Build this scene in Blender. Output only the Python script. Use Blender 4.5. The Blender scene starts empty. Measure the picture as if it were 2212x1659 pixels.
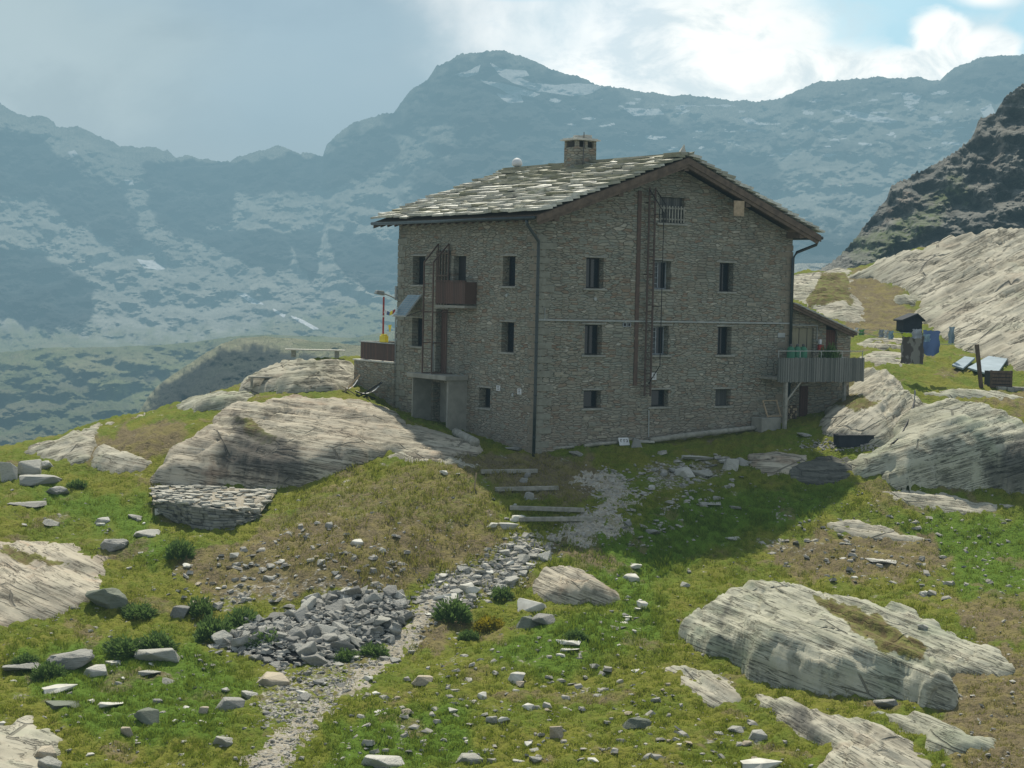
import bpy, bmesh, math, random
import numpy as np
from mathutils import Matrix, Vector
random.seed(7)
SC = bpy.context.scene
COL = SC.collection
# ------------------------------------------------------------------ camera model (metres, eye at the origin, +Y ahead)
CX, CY, FP = 1106.0, 829.5, 3870.0
PITCH, ROLL = math.atan(196.5/3870.0), 0.022
_f = np.array([0, math.cos(PITCH), -math.sin(PITCH)])
_r0 = np.array([1.0, 0, 0]); _u0 = np.array([0, math.sin(PITCH), math.cos(PITCH)])
_r = _r0*math.cos(ROLL)+_u0*math.sin(ROLL); _u = -_r0*math.sin(ROLL)+_u0*math.cos(ROLL)
def ray(px, py):
    px = np.asarray(px, float); py = np.asarray(py, float)
    return _f + ((px-CX)/FP)[..., None]*_r - ((py-CY)/FP)[..., None]*_u
def P(px, py, Y):
    d = ray(px, py); return d*(np.asarray(Y, float)/d[..., 1])[..., None]
def proj(X, Y, Z):
    dep = Y*_f[1]+Z*_f[2]
    rx = X*_r[0]+Y*_r[1]+Z*_r[2]; uy = X*_u[0]+Y*_u[1]+Z*_u[2]
    dep = np.maximum(dep, 1e-3)
    return CX+FP*rx/dep, CY-FP*uy/dep
# ------------------------------------------------------------------ noise
_rs = np.random.RandomState(11)
_perm = _rs.permutation(256); _perm = np.concatenate([_perm, _perm, _perm])
_ga = _rs.rand(256)*2*np.pi
def perlin(x, y, seed=0):
    x = np.asarray(x, float)+seed*17.31; y = np.asarray(y, float)-seed*9.77
    xi = np.floor(x).astype(int); yi = np.floor(y).astype(int)
    xf = x-xi; yf = y-yi; xi &= 255; yi &= 255
    def g(ix, iy, dx, dy):
        a = _ga[_perm[_perm[ix & 255]+(iy & 255)]]; return np.cos(a)*dx+np.sin(a)*dy
    u = xf*xf*xf*(xf*(xf*6-15)+10); v = yf*yf*yf*(yf*(yf*6-15)+10)
    a = g(xi, yi, xf, yf); b = g(xi+1, yi, xf-1, yf); c = g(xi, yi+1, xf, yf-1); d = g(xi+1, yi+1, xf-1, yf-1)
    return (a+u*(b-a)+v*((c+u*(d-c))-(a+u*(b-a))))*1.4
def fbm(x, y, oct=4, seed=0, gain=.5):
    s = 0; a = 1
    for i in range(oct):
        s = s+a*perlin(x*2**i, y*2**i, seed+i*3); a *= gain
    return s
def ridged(x, y, oct=4, seed=0):
    s = 0; a = 1
    for i in range(oct):
        s = s+a*(1-2*np.abs(perlin(x*2**i, y*2**i, seed+i*5))); a *= .5
    return s/1.9
def sstep(a, b, x):
    t = np.clip((x-a)/(b-a), 0, 1); return t*t*(3-2*t)
def inpoly(X, Y, poly):
    X = np.asarray(X); r = np.zeros(X.shape, bool); n = len(poly)
    for i in range(n):
        x1, y1 = poly[i][:2]; x2, y2 = poly[(i+1) % n][:2]
        if y1 == y2: continue
        r ^= ((y1 > Y) != (y2 > Y)) & (X < (x2-x1)*(Y-y1)/(y2-y1)+x1)
    return r
def pdist(X, Y, poly, closed=True):
    d = np.full(np.shape(X), 1e9); n = len(poly)
    for i in range(n if closed else n-1):
        x1, y1 = poly[i][:2]; x2, y2 = poly[(i+1) % n][:2]
        dx, dy = x2-x1, y2-y1; L = dx*dx+dy*dy+1e-12
        t = np.clip(((X-x1)*dx+(Y-y1)*dy)/L, 0, 1)
        d = np.minimum(d, np.hypot(X-x1-t*dx, Y-y1-t*dy))
    return d
_WC = {}
def softpoly(X, Y, poly, w=20.0, amp=12.0, sc=.03, seed=0):
    """1 inside, 0 outside, with a ragged edge"""
    key = (id(X), X.shape, sc)
    if key not in _WC:
        _WC.clear(); _WC[key] = (fbm(X*sc, Y*sc, 4, 5), fbm(X*sc, Y*sc, 4, 45), X)
    n1, n2, _ = _WC[key]; k = 1 if seed % 2 else -1
    pa = np.array([q[:2] for q in poly], float); m = w/2+abs(amp)*2.2
    sel = (X > pa[:, 0].min()-m) & (X < pa[:, 0].max()+m) & (Y > pa[:, 1].min()-m) & (Y < pa[:, 1].max()+m)
    out = np.zeros(X.shape)
    if not sel.any(): return out
    x = X[sel]+n1[sel]*amp*k; y = Y[sel]+n2[sel]*amp
    d = pdist(x, y, poly)*np.where(inpoly(x, y, poly), 1, -1)
    out[sel] = sstep(-w/2, w/2, d); return out
# ------------------------------------------------------------------ mesh helpers
def tag(o, label=None, cat=None, group=None, kind=None):
    if label: o['label'] = label
    if cat: o['category'] = cat
    if group: o['group'] = group
    if kind: o['kind'] = kind
    return o
def empty(name, loc=(0, 0, 0), rz=0.0, label=None, cat=None, group=None):
    o = bpy.data.objects.new(name, None); COL.objects.link(o); o.location = loc; o.rotation_euler = (0, 0, rz)
    o.empty_display_size = .2
    return tag(o, label, cat, group)
class MB:
    def __init__(s): s.v = []; s.f = []; s.m = []
    def add(s, vs, fs, mi=0):
        b = len(s.v); s.v += [tuple(map(float, p)) for p in vs]
        for f in fs: s.f.append([b+i for i in f]); s.m.append(mi)
        return s
    def quad(s, a, b, c, d, mi=0): return s.add([a, b, c, d], [(0, 1, 2, 3)], mi)
    def box(s, x0, x1, y0, y1, z0, z1, mi=0):
        vs = [(x0, y0, z0), (x1, y0, z0), (x1, y1, z0), (x0, y1, z0), (x0, y0, z1), (x1, y0, z1), (x1, y1, z1), (x0, y1, z1)]
        return s.hexa(vs, mi)
    def hexa(s, vs, mi=0):
        return s.add(vs, [(0, 3, 2, 1), (4, 5, 6, 7), (0, 1, 5, 4), (1, 2, 6, 5), (2, 3, 7, 6), (3, 0, 4, 7)], mi)
    def beam(s, a, b, w, h, up=(0, 0, 1), mi=0):
        a = Vector(a); b = Vector(b); d = (b-a).normalized(); up = Vector(up)
        sd = d.cross(up)
        if sd.length < 1e-4: sd = d.cross(Vector((1, 0, 0)))
        sd.normalize(); u = sd.cross(d)
        q = [(-w/2, -h/2), (w/2, -h/2), (w/2, h/2), (-w/2, h/2)]
        vs = [a+sd*i+u*j for i, j in q]+[b+sd*i+u*j for i, j in q]
        return s.add(vs, [(0, 1, 2, 3), (7, 6, 5, 4), (0, 4, 5, 1), (1, 5, 6, 2), (2, 6, 7, 3), (3, 7, 4, 0)], mi)
    def tube(s, pts, r, n=8, mi=0):
        pts = [Vector(p) for p in pts]; rs = r if isinstance(r, (list, tuple)) else [r]*len(pts); rings = []
        for i, p in enumerate(pts):
            d = (pts[min(i+1, len(pts)-1)]-pts[max(i-1, 0)]).normalized()
            a = d.cross(Vector((0, 0, 1)));
            if a.length < .05: a = d.cross(Vector((1, 0, 0)))
            a.normalize(); b = d.cross(a)
            rings.append([p+(a*math.cos(2*math.pi*k/n)+b*math.sin(2*math.pi*k/n))*rs[i] for k in range(n)])
        base = [q for R in rings for q in R]; fs = []
        for i in range(len(pts)-1):
            for k in range(n): fs.append((i*n+k, i*n+(k+1) % n, (i+1)*n+(k+1) % n, (i+1)*n+k))
        fs.append(tuple(range(n))[::-1]); fs.append(tuple((len(pts)-1)*n+k for k in range(n)))
        return s.add(base, fs, mi)
    def build(s, name, mats, parent=None, smooth=False, loc=None, bevel=0.0):
        me = bpy.data.meshes.new(name); me.from_pydata(s.v, [], s.f)
        if not isinstance(mats, (list, tuple)): mats = [mats]
        for m in mats: me.materials.append(m)
        me.polygons.foreach_set('material_index', s.m)
        if smooth: me.polygons.foreach_set('use_smooth', [True]*len(s.f))
        bm = bmesh.new(); bm.from_mesh(me); bmesh.ops.recalc_face_normals(bm, faces=bm.faces) if not getattr(s, 'keep', False) else None
        if bevel > 0:
            bmesh.ops.bevel(bm, geom=bm.edges[:], offset=bevel, segments=1, affect='EDGES', clamp_overlap=True)
        bm.to_mesh(me); bm.free(); me.update()
        o = bpy.data.objects.new(name, me); COL.objects.link(o)
        if parent: o.parent = parent
        if loc is not None: o.location = loc
        return o
def npmesh(name, V, F, mat, smooth=True, attrs=None, parent=None):
    """fast mesh from numpy verts (n,3) and faces (m,3|4)"""
    V = np.ascontiguousarray(V, dtype=np.float32); F = np.ascontiguousarray(F, dtype=np.int32)
    me = bpy.data.meshes.new(name); k = F.shape[1]
    me.vertices.add(len(V)); me.vertices.foreach_set('co', V.ravel())
    me.loops.add(F.size); me.loops.foreach_set('vertex_index', F.ravel())
    me.polygons.add(len(F)); me.polygons.foreach_set('loop_start', np.arange(0, F.size, k, dtype=np.int32))
    try: me.polygons.foreach_set('loop_total', np.full(len(F), k, dtype=np.int32))
    except Exception: pass
    me.polygons.foreach_set('use_smooth', np.full(len(F), bool(smooth)))
    me.update(calc_edges=True); me.validate()
    for an, arr in (attrs or {}).items():
        a = me.attributes.new(an, 'FLOAT_COLOR', 'POINT')
        c = np.ones((len(V), 4), np.float32); c[:, :arr.shape[1]] = arr; a.data.foreach_set('color', c.ravel())
    me.materials.append(mat)
    o = bpy.data.objects.new(name, me); COL.objects.link(o)
    if parent: o.parent = parent
    return o
def gridfaces(nr, nc, keep=None):
    i = np.arange(nr-1)[:, None]*nc+np.arange(nc-1)[None, :]
    F = np.stack([i, i+1, i+nc+1, i+nc], -1).reshape(-1, 4)
    if keep is not None:
        F = F[keep.reshape(-1)]
    return F
def compact(V, F, attrs=None):
    used = np.unique(F); mp = np.full(len(V), -1); mp[used] = np.arange(len(used))
    return V[used], mp[F], ({k: a[used] for k, a in attrs.items()} if attrs else None)
def copy_tree(o, parent=None):
    c = o.copy(); COL.objects.link(c); c.parent = parent
    for ch in list(o.children): copy_tree(ch, c)
    return c
# ------------------------------------------------------------------ materials
HAZE_COL = (0.205, 0.345, 0.410)
class NT:
    def __init__(s, name):
        s.mat = bpy.data.materials.new(name); s.mat.use_nodes = True; s.t = s.mat.node_tree; s.t.nodes.clear()
        s.geo = s.n('ShaderNodeNewGeometry')
    def n(s, ty, **kw):
        nd = s.t.nodes.new(ty)
        for k, v in kw.items():
            if k.startswith('i_'):
                key = k[2:]; key = int(key) if key.isdigit() else key.replace('_', ' ')
                s.set(nd.inputs[key], v)
            else: setattr(nd, k, v)
        return nd
    def set(s, inp, v):
        if hasattr(v, 'is_linked') or isinstance(v, bpy.types.NodeSocket): s.t.links.new(v, inp)
        else:
            if isinstance(v, (tuple, list)) and len(v) == 3 and inp.type == 'RGBA': v = (*v, 1)
            inp.default_value = v
    def math(s, op, a, b=0.0, c=None, clamp=False):
        nd = s.n('ShaderNodeMath', operation=op, use_clamp=clamp); s.set(nd.inputs[0], a); s.set(nd.inputs[1], b)
        if c is not None: s.set(nd.inputs[2], c)
        return nd.outputs[0]
    def mix(s, f, a, b, bt='MIX'):
        nd = s.n('ShaderNodeMix', data_type='RGBA', blend_type=bt); s.set(nd.inputs[0], f); s.set(nd.inputs[6], a); s.set(nd.inputs[7], b)
        return nd.outputs[2]
    def pos(s): return s.geo.outputs['Position']
    def map(s, vec, scale=(1, 1, 1), rot=(0, 0, 0), loc=(0, 0, 0)):
        return s.n('ShaderNodeMapping', i_Vector=vec, i_Scale=scale, i_Rotation=rot, i_Location=loc).outputs[0]
    def noise(s, vec, sc, det=4, rough=.55, dist=0.0, out=0):
        return s.n('ShaderNodeTexNoise', i_Vector=vec, i_Scale=sc, i_Detail=det, i_Roughness=rough, i_Distortion=dist).outputs[out]
    def ramp(s, f, stops, interp='LINEAR'):
        nd = s.n('ShaderNodeValToRGB'); s.set(nd.inputs[0], f); cr = nd.color_ramp; cr.interpolation = interp
        while len(cr.elements) < len(stops): cr.elements.new(.5)
        for e, (p, c) in zip(cr.elements, stops):
            e.position = p; e.color = (*c, 1) if isinstance(c, (tuple, list)) else (c, c, c, 1)
        return nd.outputs[0]
    def step(s, f, a, b): 
        nd = s.n('ShaderNodeMapRange', interpolation_type='SMOOTHSTEP'); s.set(nd.inputs[0], f); s.set(nd.inputs[1], a); s.set(nd.inputs[2], b)
        return nd.outputs[0]
    def attr(s, name, ch=None):
        a = s.n('ShaderNodeAttribute', attribute_name=name)
        if ch is None: return a.outputs['Color']
        sp = s.n('ShaderNodeSeparateColor'); s.t.links.new(a.outputs['Color'], sp.inputs[0]); return sp.outputs[ch]
    def bump(s, h, dist, strength=1.0, normal=None):
        b = s.n('ShaderNodeBump', i_Height=h, i_Distance=dist, i_Strength=strength)
        if normal is not None: s.set(b.inputs['Normal'], normal)
        return b.outputs[0]
    def finish(s, color, rough=.85, normal=None, spec=.25, metallic=0.0, trans=None, haze=1.0, emit=None):
        p = s.n('ShaderNodeBsdfPrincipled'); s.set(p.inputs['Base Color'], color); s.set(p.inputs['Roughness'], rough)
        s.set(p.inputs['Specular IOR Level'], spec); s.set(p.inputs['Metallic'], metallic)
        if normal is not None: s.set(p.inputs['Normal'], normal)
        sh = p.outputs[0]
        if trans is not None:
            tr = s.n('ShaderNodeBsdfTranslucent'); s.set(tr.inputs[0], trans)
            mx = s.n('ShaderNodeMixShader', i_0=.4); s.t.links.new(sh, mx.inputs[1]); s.t.links.new(tr.outputs[0], mx.inputs[2]); sh = mx.outputs[0]
        # aerial haze: thin bluish glow mixed into every surface colour, stronger with distance
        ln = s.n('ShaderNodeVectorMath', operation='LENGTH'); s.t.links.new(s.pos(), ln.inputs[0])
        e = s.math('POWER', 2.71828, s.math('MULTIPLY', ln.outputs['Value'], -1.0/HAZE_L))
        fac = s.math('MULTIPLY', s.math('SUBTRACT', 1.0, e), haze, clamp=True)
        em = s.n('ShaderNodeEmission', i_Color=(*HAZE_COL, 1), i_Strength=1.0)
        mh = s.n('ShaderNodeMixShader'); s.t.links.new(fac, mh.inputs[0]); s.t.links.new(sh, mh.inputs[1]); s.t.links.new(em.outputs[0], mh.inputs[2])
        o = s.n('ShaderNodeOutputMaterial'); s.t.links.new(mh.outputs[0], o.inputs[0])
        s.mat.cycles.emission_sampling = 'NONE'
        return s.mat
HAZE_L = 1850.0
def simple(name, c, c2=None, sc=6.0, rough=.8, spec=.25, bump=.004, stretch=(1, 1, 1), metallic=0.0, trans=None, rot=(0, 0, 0)):
    s = NT(name); v = s.map(s.pos(), stretch, rot); n1 = s.noise(v, sc, 5, .6)
    c2 = c2 or tuple(x*.6 for x in c)
    col = s.mix(s.step(n1, .3, .7), c, c2)
    nm = s.bump(n1, bump) if bump else None
    return s.finish(col, rough, nm, spec, metallic, trans)
def mat_rock(name, tint=(.265, .24, .18), pale=(.43, .40, .31), dark=(.07, .063, .05), ang=.3, green=.25, rusty=.2, moss_attr=True, scale=1.0):
    s = NT(name); p = s.pos()
    # foliation: beds dip sideways by ang; coordinates along the bed, across the bed, and into the slope
    def dot(v): nd = s.n('ShaderNodeVectorMath', operation='DOT_PRODUCT'); s.t.links.new(p, nd.inputs[0]); nd.inputs[1].default_value = v; return nd.outputs['Value']
    ca, sa = math.cos(ang), math.sin(ang); cb = s.n('ShaderNodeCombineXYZ')
    s.set(cb.inputs[0], dot((ca, .1, -sa))); s.set(cb.inputs[1], dot((sa, .12, ca))); s.set(cb.inputs[2], dot((0, 1, 0))); bv = cb.outputs[0]
    lay = s.map(bv, (.16*scale, 2.2*scale, .16*scale))
    n1 = s.noise(lay, 1.6, 8, .62, .5)
    n2 = s.noise(p, .45*scale, 5, .6)
    n3 = s.noise(p, 6*scale, 6, .68)
    col = s.mix(s.step(n1, .28, .64), tint, pale)
    col = s.mix(s.math('MULTIPLY', s.step(n2, .47, .64), green), col, (.215, .255, .17))
    col = s.mix(s.math('MULTIPLY', s.step(s.noise(p, .6*scale, 4, .6, out=0), .56, .72), rusty), col, (.37, .23, .145))
    def lines(sy, sc, w0, g0, g1, gs):
        f = s.noise(s.map(bv, (.22*scale, sy*scale, .25*scale)), sc, 4, .6, .2)
        c = s.math('SUBTRACT', 1.0, s.step(s.math('ABSOLUTE', s.math('SUBTRACT', f, .5)), .0, w0))
        return s.math('MULTIPLY', c, s.step(s.noise(p, gs*scale, 3), g0, g1))
    c1 = lines(3.2, 1.5, .020, .38, .56, .8); c2 = lines(8.5, 1.6, .035, .42, .6, 1.7)
    vx = s.n('ShaderNodeTexVoronoi', feature='DISTANCE_TO_EDGE', i_Vector=s.map(bv, (.40*scale, 1.3*scale, .30*scale), (0, 0, .5)), i_Scale=.9)
    c3 = s.math('MULTIPLY', s.step(vx.outputs[0], .022, .004), s.step(s.noise(p, .5*scale, 3), .5, .56))
    crack = s.math('MAXIMUM', c1, s.math('MAXIMUM', s.math('MULTIPLY', c2, .45), c3))
    col = s.mix(s.math('MULTIPLY', crack, .62), col, dark)
    col = s.mix(s.math('MULTIPLY', s.step(n3, .56, .74), .4), col, tuple(x*.45 for x in tint))
    col = s.mix(s.math('MULTIPLY', s.step(n3, .44, .3), .35), col, tuple(min(.62, x*1.2) for x in pale))
    if moss_attr:
        m = s.attr('mask', 0); mm = s.step(s.math('ADD', m, s.math('MULTIPLY', s.math('SUBTRACT', n3, .5), .9)), .42, .6)
        col = s.mix(mm, col, s.mix(s.step(s.noise(p, 3), .4, .6), (.13, .10, .04), (.15, .15, .04)))
        gm = s.attr('mask', 2); col = s.mix(s.math('MULTIPLY', gm, s.step(n3, .35, .6)), col, (.085, .11, .035))
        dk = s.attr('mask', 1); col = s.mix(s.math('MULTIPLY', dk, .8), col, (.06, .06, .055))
    h = s.math('ADD', s.math('MULTIPLY', n1, .30), s.math('ADD', s.math('MULTIPLY', n3, .20), s.math('MULTIPLY', crack, -.6)))
    return s.finish(col, .9, s.bump(h, .10/scale, 1.0), .15)
_RM = {}
def rock_mat(kind, ang, scale=1.0):
    key = (kind, round(ang, 2), scale)
    if key not in _RM:
        d = {'rock': dict(), 'rock_g': dict(tint=(.255, .25, .18), pale=(.415, .40, .305), green=.45, rusty=.15), 'rock_p': dict(tint=(.28, .235, .175), pale=(.44, .395, .30), green=.1, rusty=.45)}[kind]
        _RM[key] = mat_rock(kind+'_gneiss', ang=ang, scale=scale, **d)
    return _RM[key]
def mat_ground():
    s = NT('alpine_turf'); p = s.pos(); fl = s.map(p, (1, 1, .6))
    a = s.noise(fl, .55, 5, .6); b = s.noise(fl, 3.2, 5, .65); c = s.noise(fl, 14, 5, .7)
    v = s.n('ShaderNodeTexVoronoi', i_Vector=p, i_Scale=9.0, i_Randomness=1.0)
    col = s.mix(s.step(a, .38, .62), (.160, .165, .022), (.110, .148, .016))
    col = s.mix(s.math('MULTIPLY', s.step(b, .45, .7), .6), col, (.175, .155, .038))
    lush = s.attr('mask', 2); k = s.math('MULTIPLY', s.math('SUBTRACT', b, .5), .7)
    col = s.mix(s.step(s.math('ADD', lush, k), .3, 1.0), col, (.09, .152, .014))
    col = s.mix(s.math('MULTIPLY', s.step(c, .45, .75), .45), col, (.055, .062, .018))
    br = s.attr('mask', 0)
    brc = s.mix(s.step(c, .35, .65), (.19, .145, .085), (.11, .085, .05))
    brc = s.mix(s.step(s.noise(fl, 1.3, 4), .45, .62), brc, (.19, .155, .065))
    col = s.mix(s.math('MULTIPLY', s.step(s.math('ADD', br, k), .35, .75), .9), col, brc)
    g = s.attr('mask', 1); k2 = s.math('MULTIPLY', s.math('SUBTRACT', s.noise(fl, 5, 5, .7), .5), 1.1)
    vb = s.n('ShaderNodeTexVoronoi', i_Vector=p, i_Scale=5.0, feature='F1')
    sp = s.n('ShaderNodeSeparateColor'); s.t.links.new(v.outputs['Color'], sp.inputs[0])
    gr = s.mix(sp.outputs[0], (.30, .28, .23), (.46, .43, .36))
    gr = s.mix(s.step(v.outputs['Distance'], .3, .75), gr, (.16, .14, .10))
    gf = s.step(s.math('ADD', g, k2), .42, .6)
    col = s.mix(gf, col, gr)
    h = s.math('ADD', s.math('MULTIPLY', b, .6), s.math('ADD', s.math('MULTIPLY', c, .35), s.math('MULTIPLY', v.outputs['Distance'], -.3)))
    return s.finish(col, .95, s.bump(h, .12, 1.0), .1)
def mat_path():
    s = NT('trodden_path'); p = s.pos()
    a = s.noise(p, 2, 5, .6); b = s.noise(p, 18, 5, .7)
    v = s.n('ShaderNodeTexVoronoi', i_Vector=p, i_Scale=12.0); sp = s.n('ShaderNodeSeparateColor'); s.t.links.new(v.outputs['Color'], sp.inputs[0])
    col = s.mix(s.step(a, .35, .65), (.40, .355, .27), (.30, .265, .20))
    col = s.mix(s.math('MULTIPLY', s.step(sp.outputs[1], .6, .8), .7), col, (.44, .41, .35))
    col = s.mix(s.math('MULTIPLY', s.step(b, .5, .75), .6), col, (.13, .11, .07))
    col = s.mix(s.math('MULTIPLY', s.step(s.noise(p, 1.1, 5, .6), .56, .68), .6), col, (.17, .155, .06))
    return s.finish(col, .95, s.bump(s.math('ADD', b, s.math('MULTIPLY', v.outputs['Distance'], -.6)), .05), .1)
def mat_mountain():
    s = NT('hazy_mountain_rock'); p = s.pos()
    m0 = s.attr('mask', 0); m1 = s.attr('mask', 1); m2 = s.attr('mask', 2)   # dark cliff rock with its shade painted in, snow, green
    n = s.noise(p, .005, 9, .66); n2 = s.noise(s.map(p, (1, .35, 2.2), (0, .25, .3)), .018, 10, .74); n3 = s.noise(p, .16, 6, .8)
    nv = s.noise(s.map(p, (1.0, .25, .32)), .035, 8, .7, .4); nb = s.noise(s.map(p, (.25, .15, 1.6)), .022, 8, .7, .5)
    col = s.mix(s.step(n, .35, .65), (.34, .335, .285), (.50, .49, .42))
    col = s.mix(s.math('MULTIPLY', s.step(nv, .50, .66), .4), col, (.19, .19, .16))
    col = s.mix(s.math('MULTIPLY', s.step(nb, .62, .72), .4), col, (.15, .155, .125))
    col = s.mix(s.math('MULTIPLY', s.step(n3, .54, .68), .7), col, (.70, .69, .62))
    gcol = s.mix(s.step(n2, .42, .58), (.20, .225, .075), (.30, .28, .13)); gcol = s.mix(s.math('MULTIPLY', s.step(n3, .6, .7), .5), gcol, (.45, .44, .38)); gcol = s.mix(s.math('MULTIPLY', s.step(n, .45, .68), .4), gcol, (.15, .17, .075))
    col = s.mix(s.math('MULTIPLY', m2, .9), col, gcol)
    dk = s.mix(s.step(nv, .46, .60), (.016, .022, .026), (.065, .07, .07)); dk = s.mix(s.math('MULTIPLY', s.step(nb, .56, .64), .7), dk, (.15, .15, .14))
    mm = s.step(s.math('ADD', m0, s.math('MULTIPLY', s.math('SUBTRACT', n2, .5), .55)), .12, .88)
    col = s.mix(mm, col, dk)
    col = s.mix(s.step(m1, .15, .4), col, (1.0, 1.0, 1.0))
    h = s.math('ADD', s.math('ADD', nv, s.math('MULTIPLY', nb, s.math('MULTIPLY', m0, .8))), s.math('MULTIPLY', n3, .2))
    return s.finish(col, .95, s.bump(h, 24.0, 1.0), .1)
def mat_stonewall(name, warm=0.0, scale=1.0):
    """coursed rubble schist: flat irregular stones with thin mortar, coordinates in the wall's own frame"""
    s = NT(name); tc = s.n('ShaderNodeTexCoord'); sp = s.n('ShaderNodeSeparateXYZ'); s.t.links.new(tc.outputs['Object'], sp.inputs[0])
    u = s.math('ADD', sp.outputs[0], sp.outputs[1]); z = sp.outputs[2]
    cb = s.n('ShaderNodeCombineXYZ'); s.set(cb.inputs[0], u); s.set(cb.inputs[1], z)
    w = s.noise(cb.outputs[0], 1.3, 3, .6, out=1)
    wv = s.n('ShaderNodeVectorMath', operation='MULTIPLY_ADD'); s.t.links.new(w, wv.inputs[0]); wv.inputs[1].default_value = (.22, .16, 0); s.t.links.new(cb.outputs[0], wv.inputs[2])
    def vor(sx, sz, feat, rnd=.85):
        return s.n('ShaderNodeTexVoronoi', voronoi_dimensions='2D', feature=feat, i_Vector=s.map(wv.outputs[0], (sx*scale, sz*scale, 1)), i_Scale=1.0, i_Randomness=rnd)
    A = vor(3.1, 13.0, 'F1'); AE = vor(3.1, 13.0, 'DISTANCE_TO_EDGE')
    B = vor(2.4, 8.4, 'F1', .75); BE = vor(2.4, 8.4, 'DISTANCE_TO_EDGE', .75)
    sel = s.step(s.noise(cb.outputs[0], .9, 2), .52, .56)
    ca = s.n('ShaderNodeSeparateColor'); s.t.links.new(A.outputs['Color'], ca.inputs[0])
    cb2 = s.n('ShaderNodeSeparateColor'); s.t.links.new(B.outputs['Color'], cb2.inputs[0])
    def fmix(f, a, b):
        nd = s.n('ShaderNodeMix', data_type='FLOAT'); s.set(nd.inputs[0], f); s.set(nd.inputs[2], a); s.set(nd.inputs[3], b); return nd.outputs[0]
    r1 = fmix(sel, ca.outputs[0], cb2.outputs[0]); r2 = fmix(sel, ca.outputs[1], cb2.outputs[1]); r3 = fmix(sel, ca.outputs[2], cb2.outputs[2])
    ed = fmix(sel, AE.outputs[0], BE.outputs[0])
    fine = s.noise(s.map(wv.outputs[0], (5, 26, 1)), 1.0, 5, .7); big = s.noise(cb.outputs[0], .35, 4, .6)
    W = warm
    col = s.ramp(r1, [(0, (.205, .190, .148)), (.25, (.285+W, .252+W*.6, .188)), (.55, (.285, .270, .210)), (.8, (.235, .242, .195)), (1, (.345+W, .315+W*.6, .240))])
    col = s.mix(s.math('MULTIPLY', s.step(r2, .93, .97), .6), col, (.50, .46, .37))
    col = s.mix(s.math('MULTIPLY', s.step(r3, .8, .95), .6), col, (.24, .145, .085))
    col = s.mix(s.math('MULTIPLY', s.step(fine, .45, .75), .5), col, (.15, .14, .115))
    mort = s.step(ed, .085, .0)
    mc = s.mix(s.step(big, .42, .62), (.255, .235, .175), (.115, .105, .08))
    col = s.mix(s.math('MULTIPLY', mort, .6), col, mc)
    # smeared render in places, browner towards the foot
    sm = s.step(s.noise(cb.outputs[0], .55, 5, .65), .56, .68)
    col = s.mix(s.math('MULTIPLY', sm, .5), col, (.285, .27, .215))
    pz = s.step(s.noise(cb.outputs[0], .22, 3, .6), .50, .62); col = s.mix(s.math('MULTIPLY', pz, .35), col, (.15, .15, .12))
    foot = s.step(z, 3.2, -.2)
    col = s.mix(s.math('MULTIPLY', foot, .35), col, (.26, .20, .155))
    h = s.math('ADD', s.math('MULTIPLY', s.step(ed, 0.0, .12), s.math('ADD', .4, r2)), s.math('MULTIPLY', fine, .35))
    return s.finish(col, .9, s.bump(h, .045, 1.0), .15)
def mat_slate():
    s = NT('roof_slab_stone'); p = s.pos()
    a = s.noise(p, 1.1, 4, .6); b = s.noise(p, 9, 5, .7)
    r = s.n('ShaderNodeAttribute', attribute_name='mask'); sp = s.n('ShaderNodeSeparateColor'); s.t.links.new(r.outputs['Color'], sp.inputs[0])
    col = s.mix(sp.outputs[0], (.34, .325, .27), (.60, .58, .48))
    col = s.mix(s.math('MULTIPLY', s.step(b, .48, .7), .5), col, (.13, .12, .09))
    col = s.mix(s.math('MULTIPLY', s.step(a, .52, .68), .6), col, (.22, .22, .11))
    col = s.mix(s.math('MULTIPLY', sp.outputs[1], .85), col, s.mix(s.step(b, .4, .6), (.15, .15, .085), (.24, .225, .14)))
    rg = s.math('ADD', .34, s.math('ADD', s.math('MULTIPLY', sp.outputs[0], .2), s.math('MULTIPLY', sp.outputs[1], .35)))
    return s.finish(col, rg, s.bump(b, .012), .4)
def mat_planks(name, c1, c2, axis=0, w=.14, frame='Object', rough=.8):
    """weathered boards side by side along one axis of the object's frame"""
    s = NT(name); tc = s.n('ShaderNodeTexCoord'); sp = s.n('ShaderNodeSeparateXYZ'); s.t.links.new(tc.outputs[frame], sp.inputs[0])
    k = s.math('DIVIDE', sp.outputs[axis], w); fl = s.math('FLOOR', k); fr = s.math('FRACT', k)
    wn = s.n('ShaderNodeTexWhiteNoise', noise_dimensions='1D'); s.set(wn.inputs['W'], fl)
    g = s.noise(s.map(tc.outputs[frame], tuple(12 if i == axis else 1.5 for i in range(3))), 1.5, 6, .7)
    col = s.mix(wn.outputs['Value'], c1, c2); col = s.mix(s.math('MULTIPLY', s.step(g, .45, .75), .5), col, tuple(x*.4 for x in c1))
    gap = s.step(s.math('ABSOLUTE', s.math('SUBTRACT', fr, .5)), .44, .49)
    col = s.mix(gap, col, (.012, .011, .01))
    return s.finish(col, rough, s.bump(s.math('ADD', g, s.math('MULTIPLY', gap, -2.0)), .008), .2)
def mat_grass(name, c1, c2, tr):
    s = NT(name); p = s.pos(); a = s.noise(p, .5, 4); b = s.noise(p, 5, 4)
    at = s.n('ShaderNodeAttribute', attribute_name='mask'); sp = s.n('ShaderNodeSeparateColor'); s.t.links.new(at.outputs['Color'], sp.inputs[0])
    col = s.mix(s.step(b, .35, .65), c1, c2)
    col = s.mix(sp.outputs[0], col, (.22, .17, .07)); col = s.mix(sp.outputs[2], col, (.085, .15, .022))
    return s.finish(col, .7, None, .15, trans=s.mix(.5, col, tr))
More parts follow.
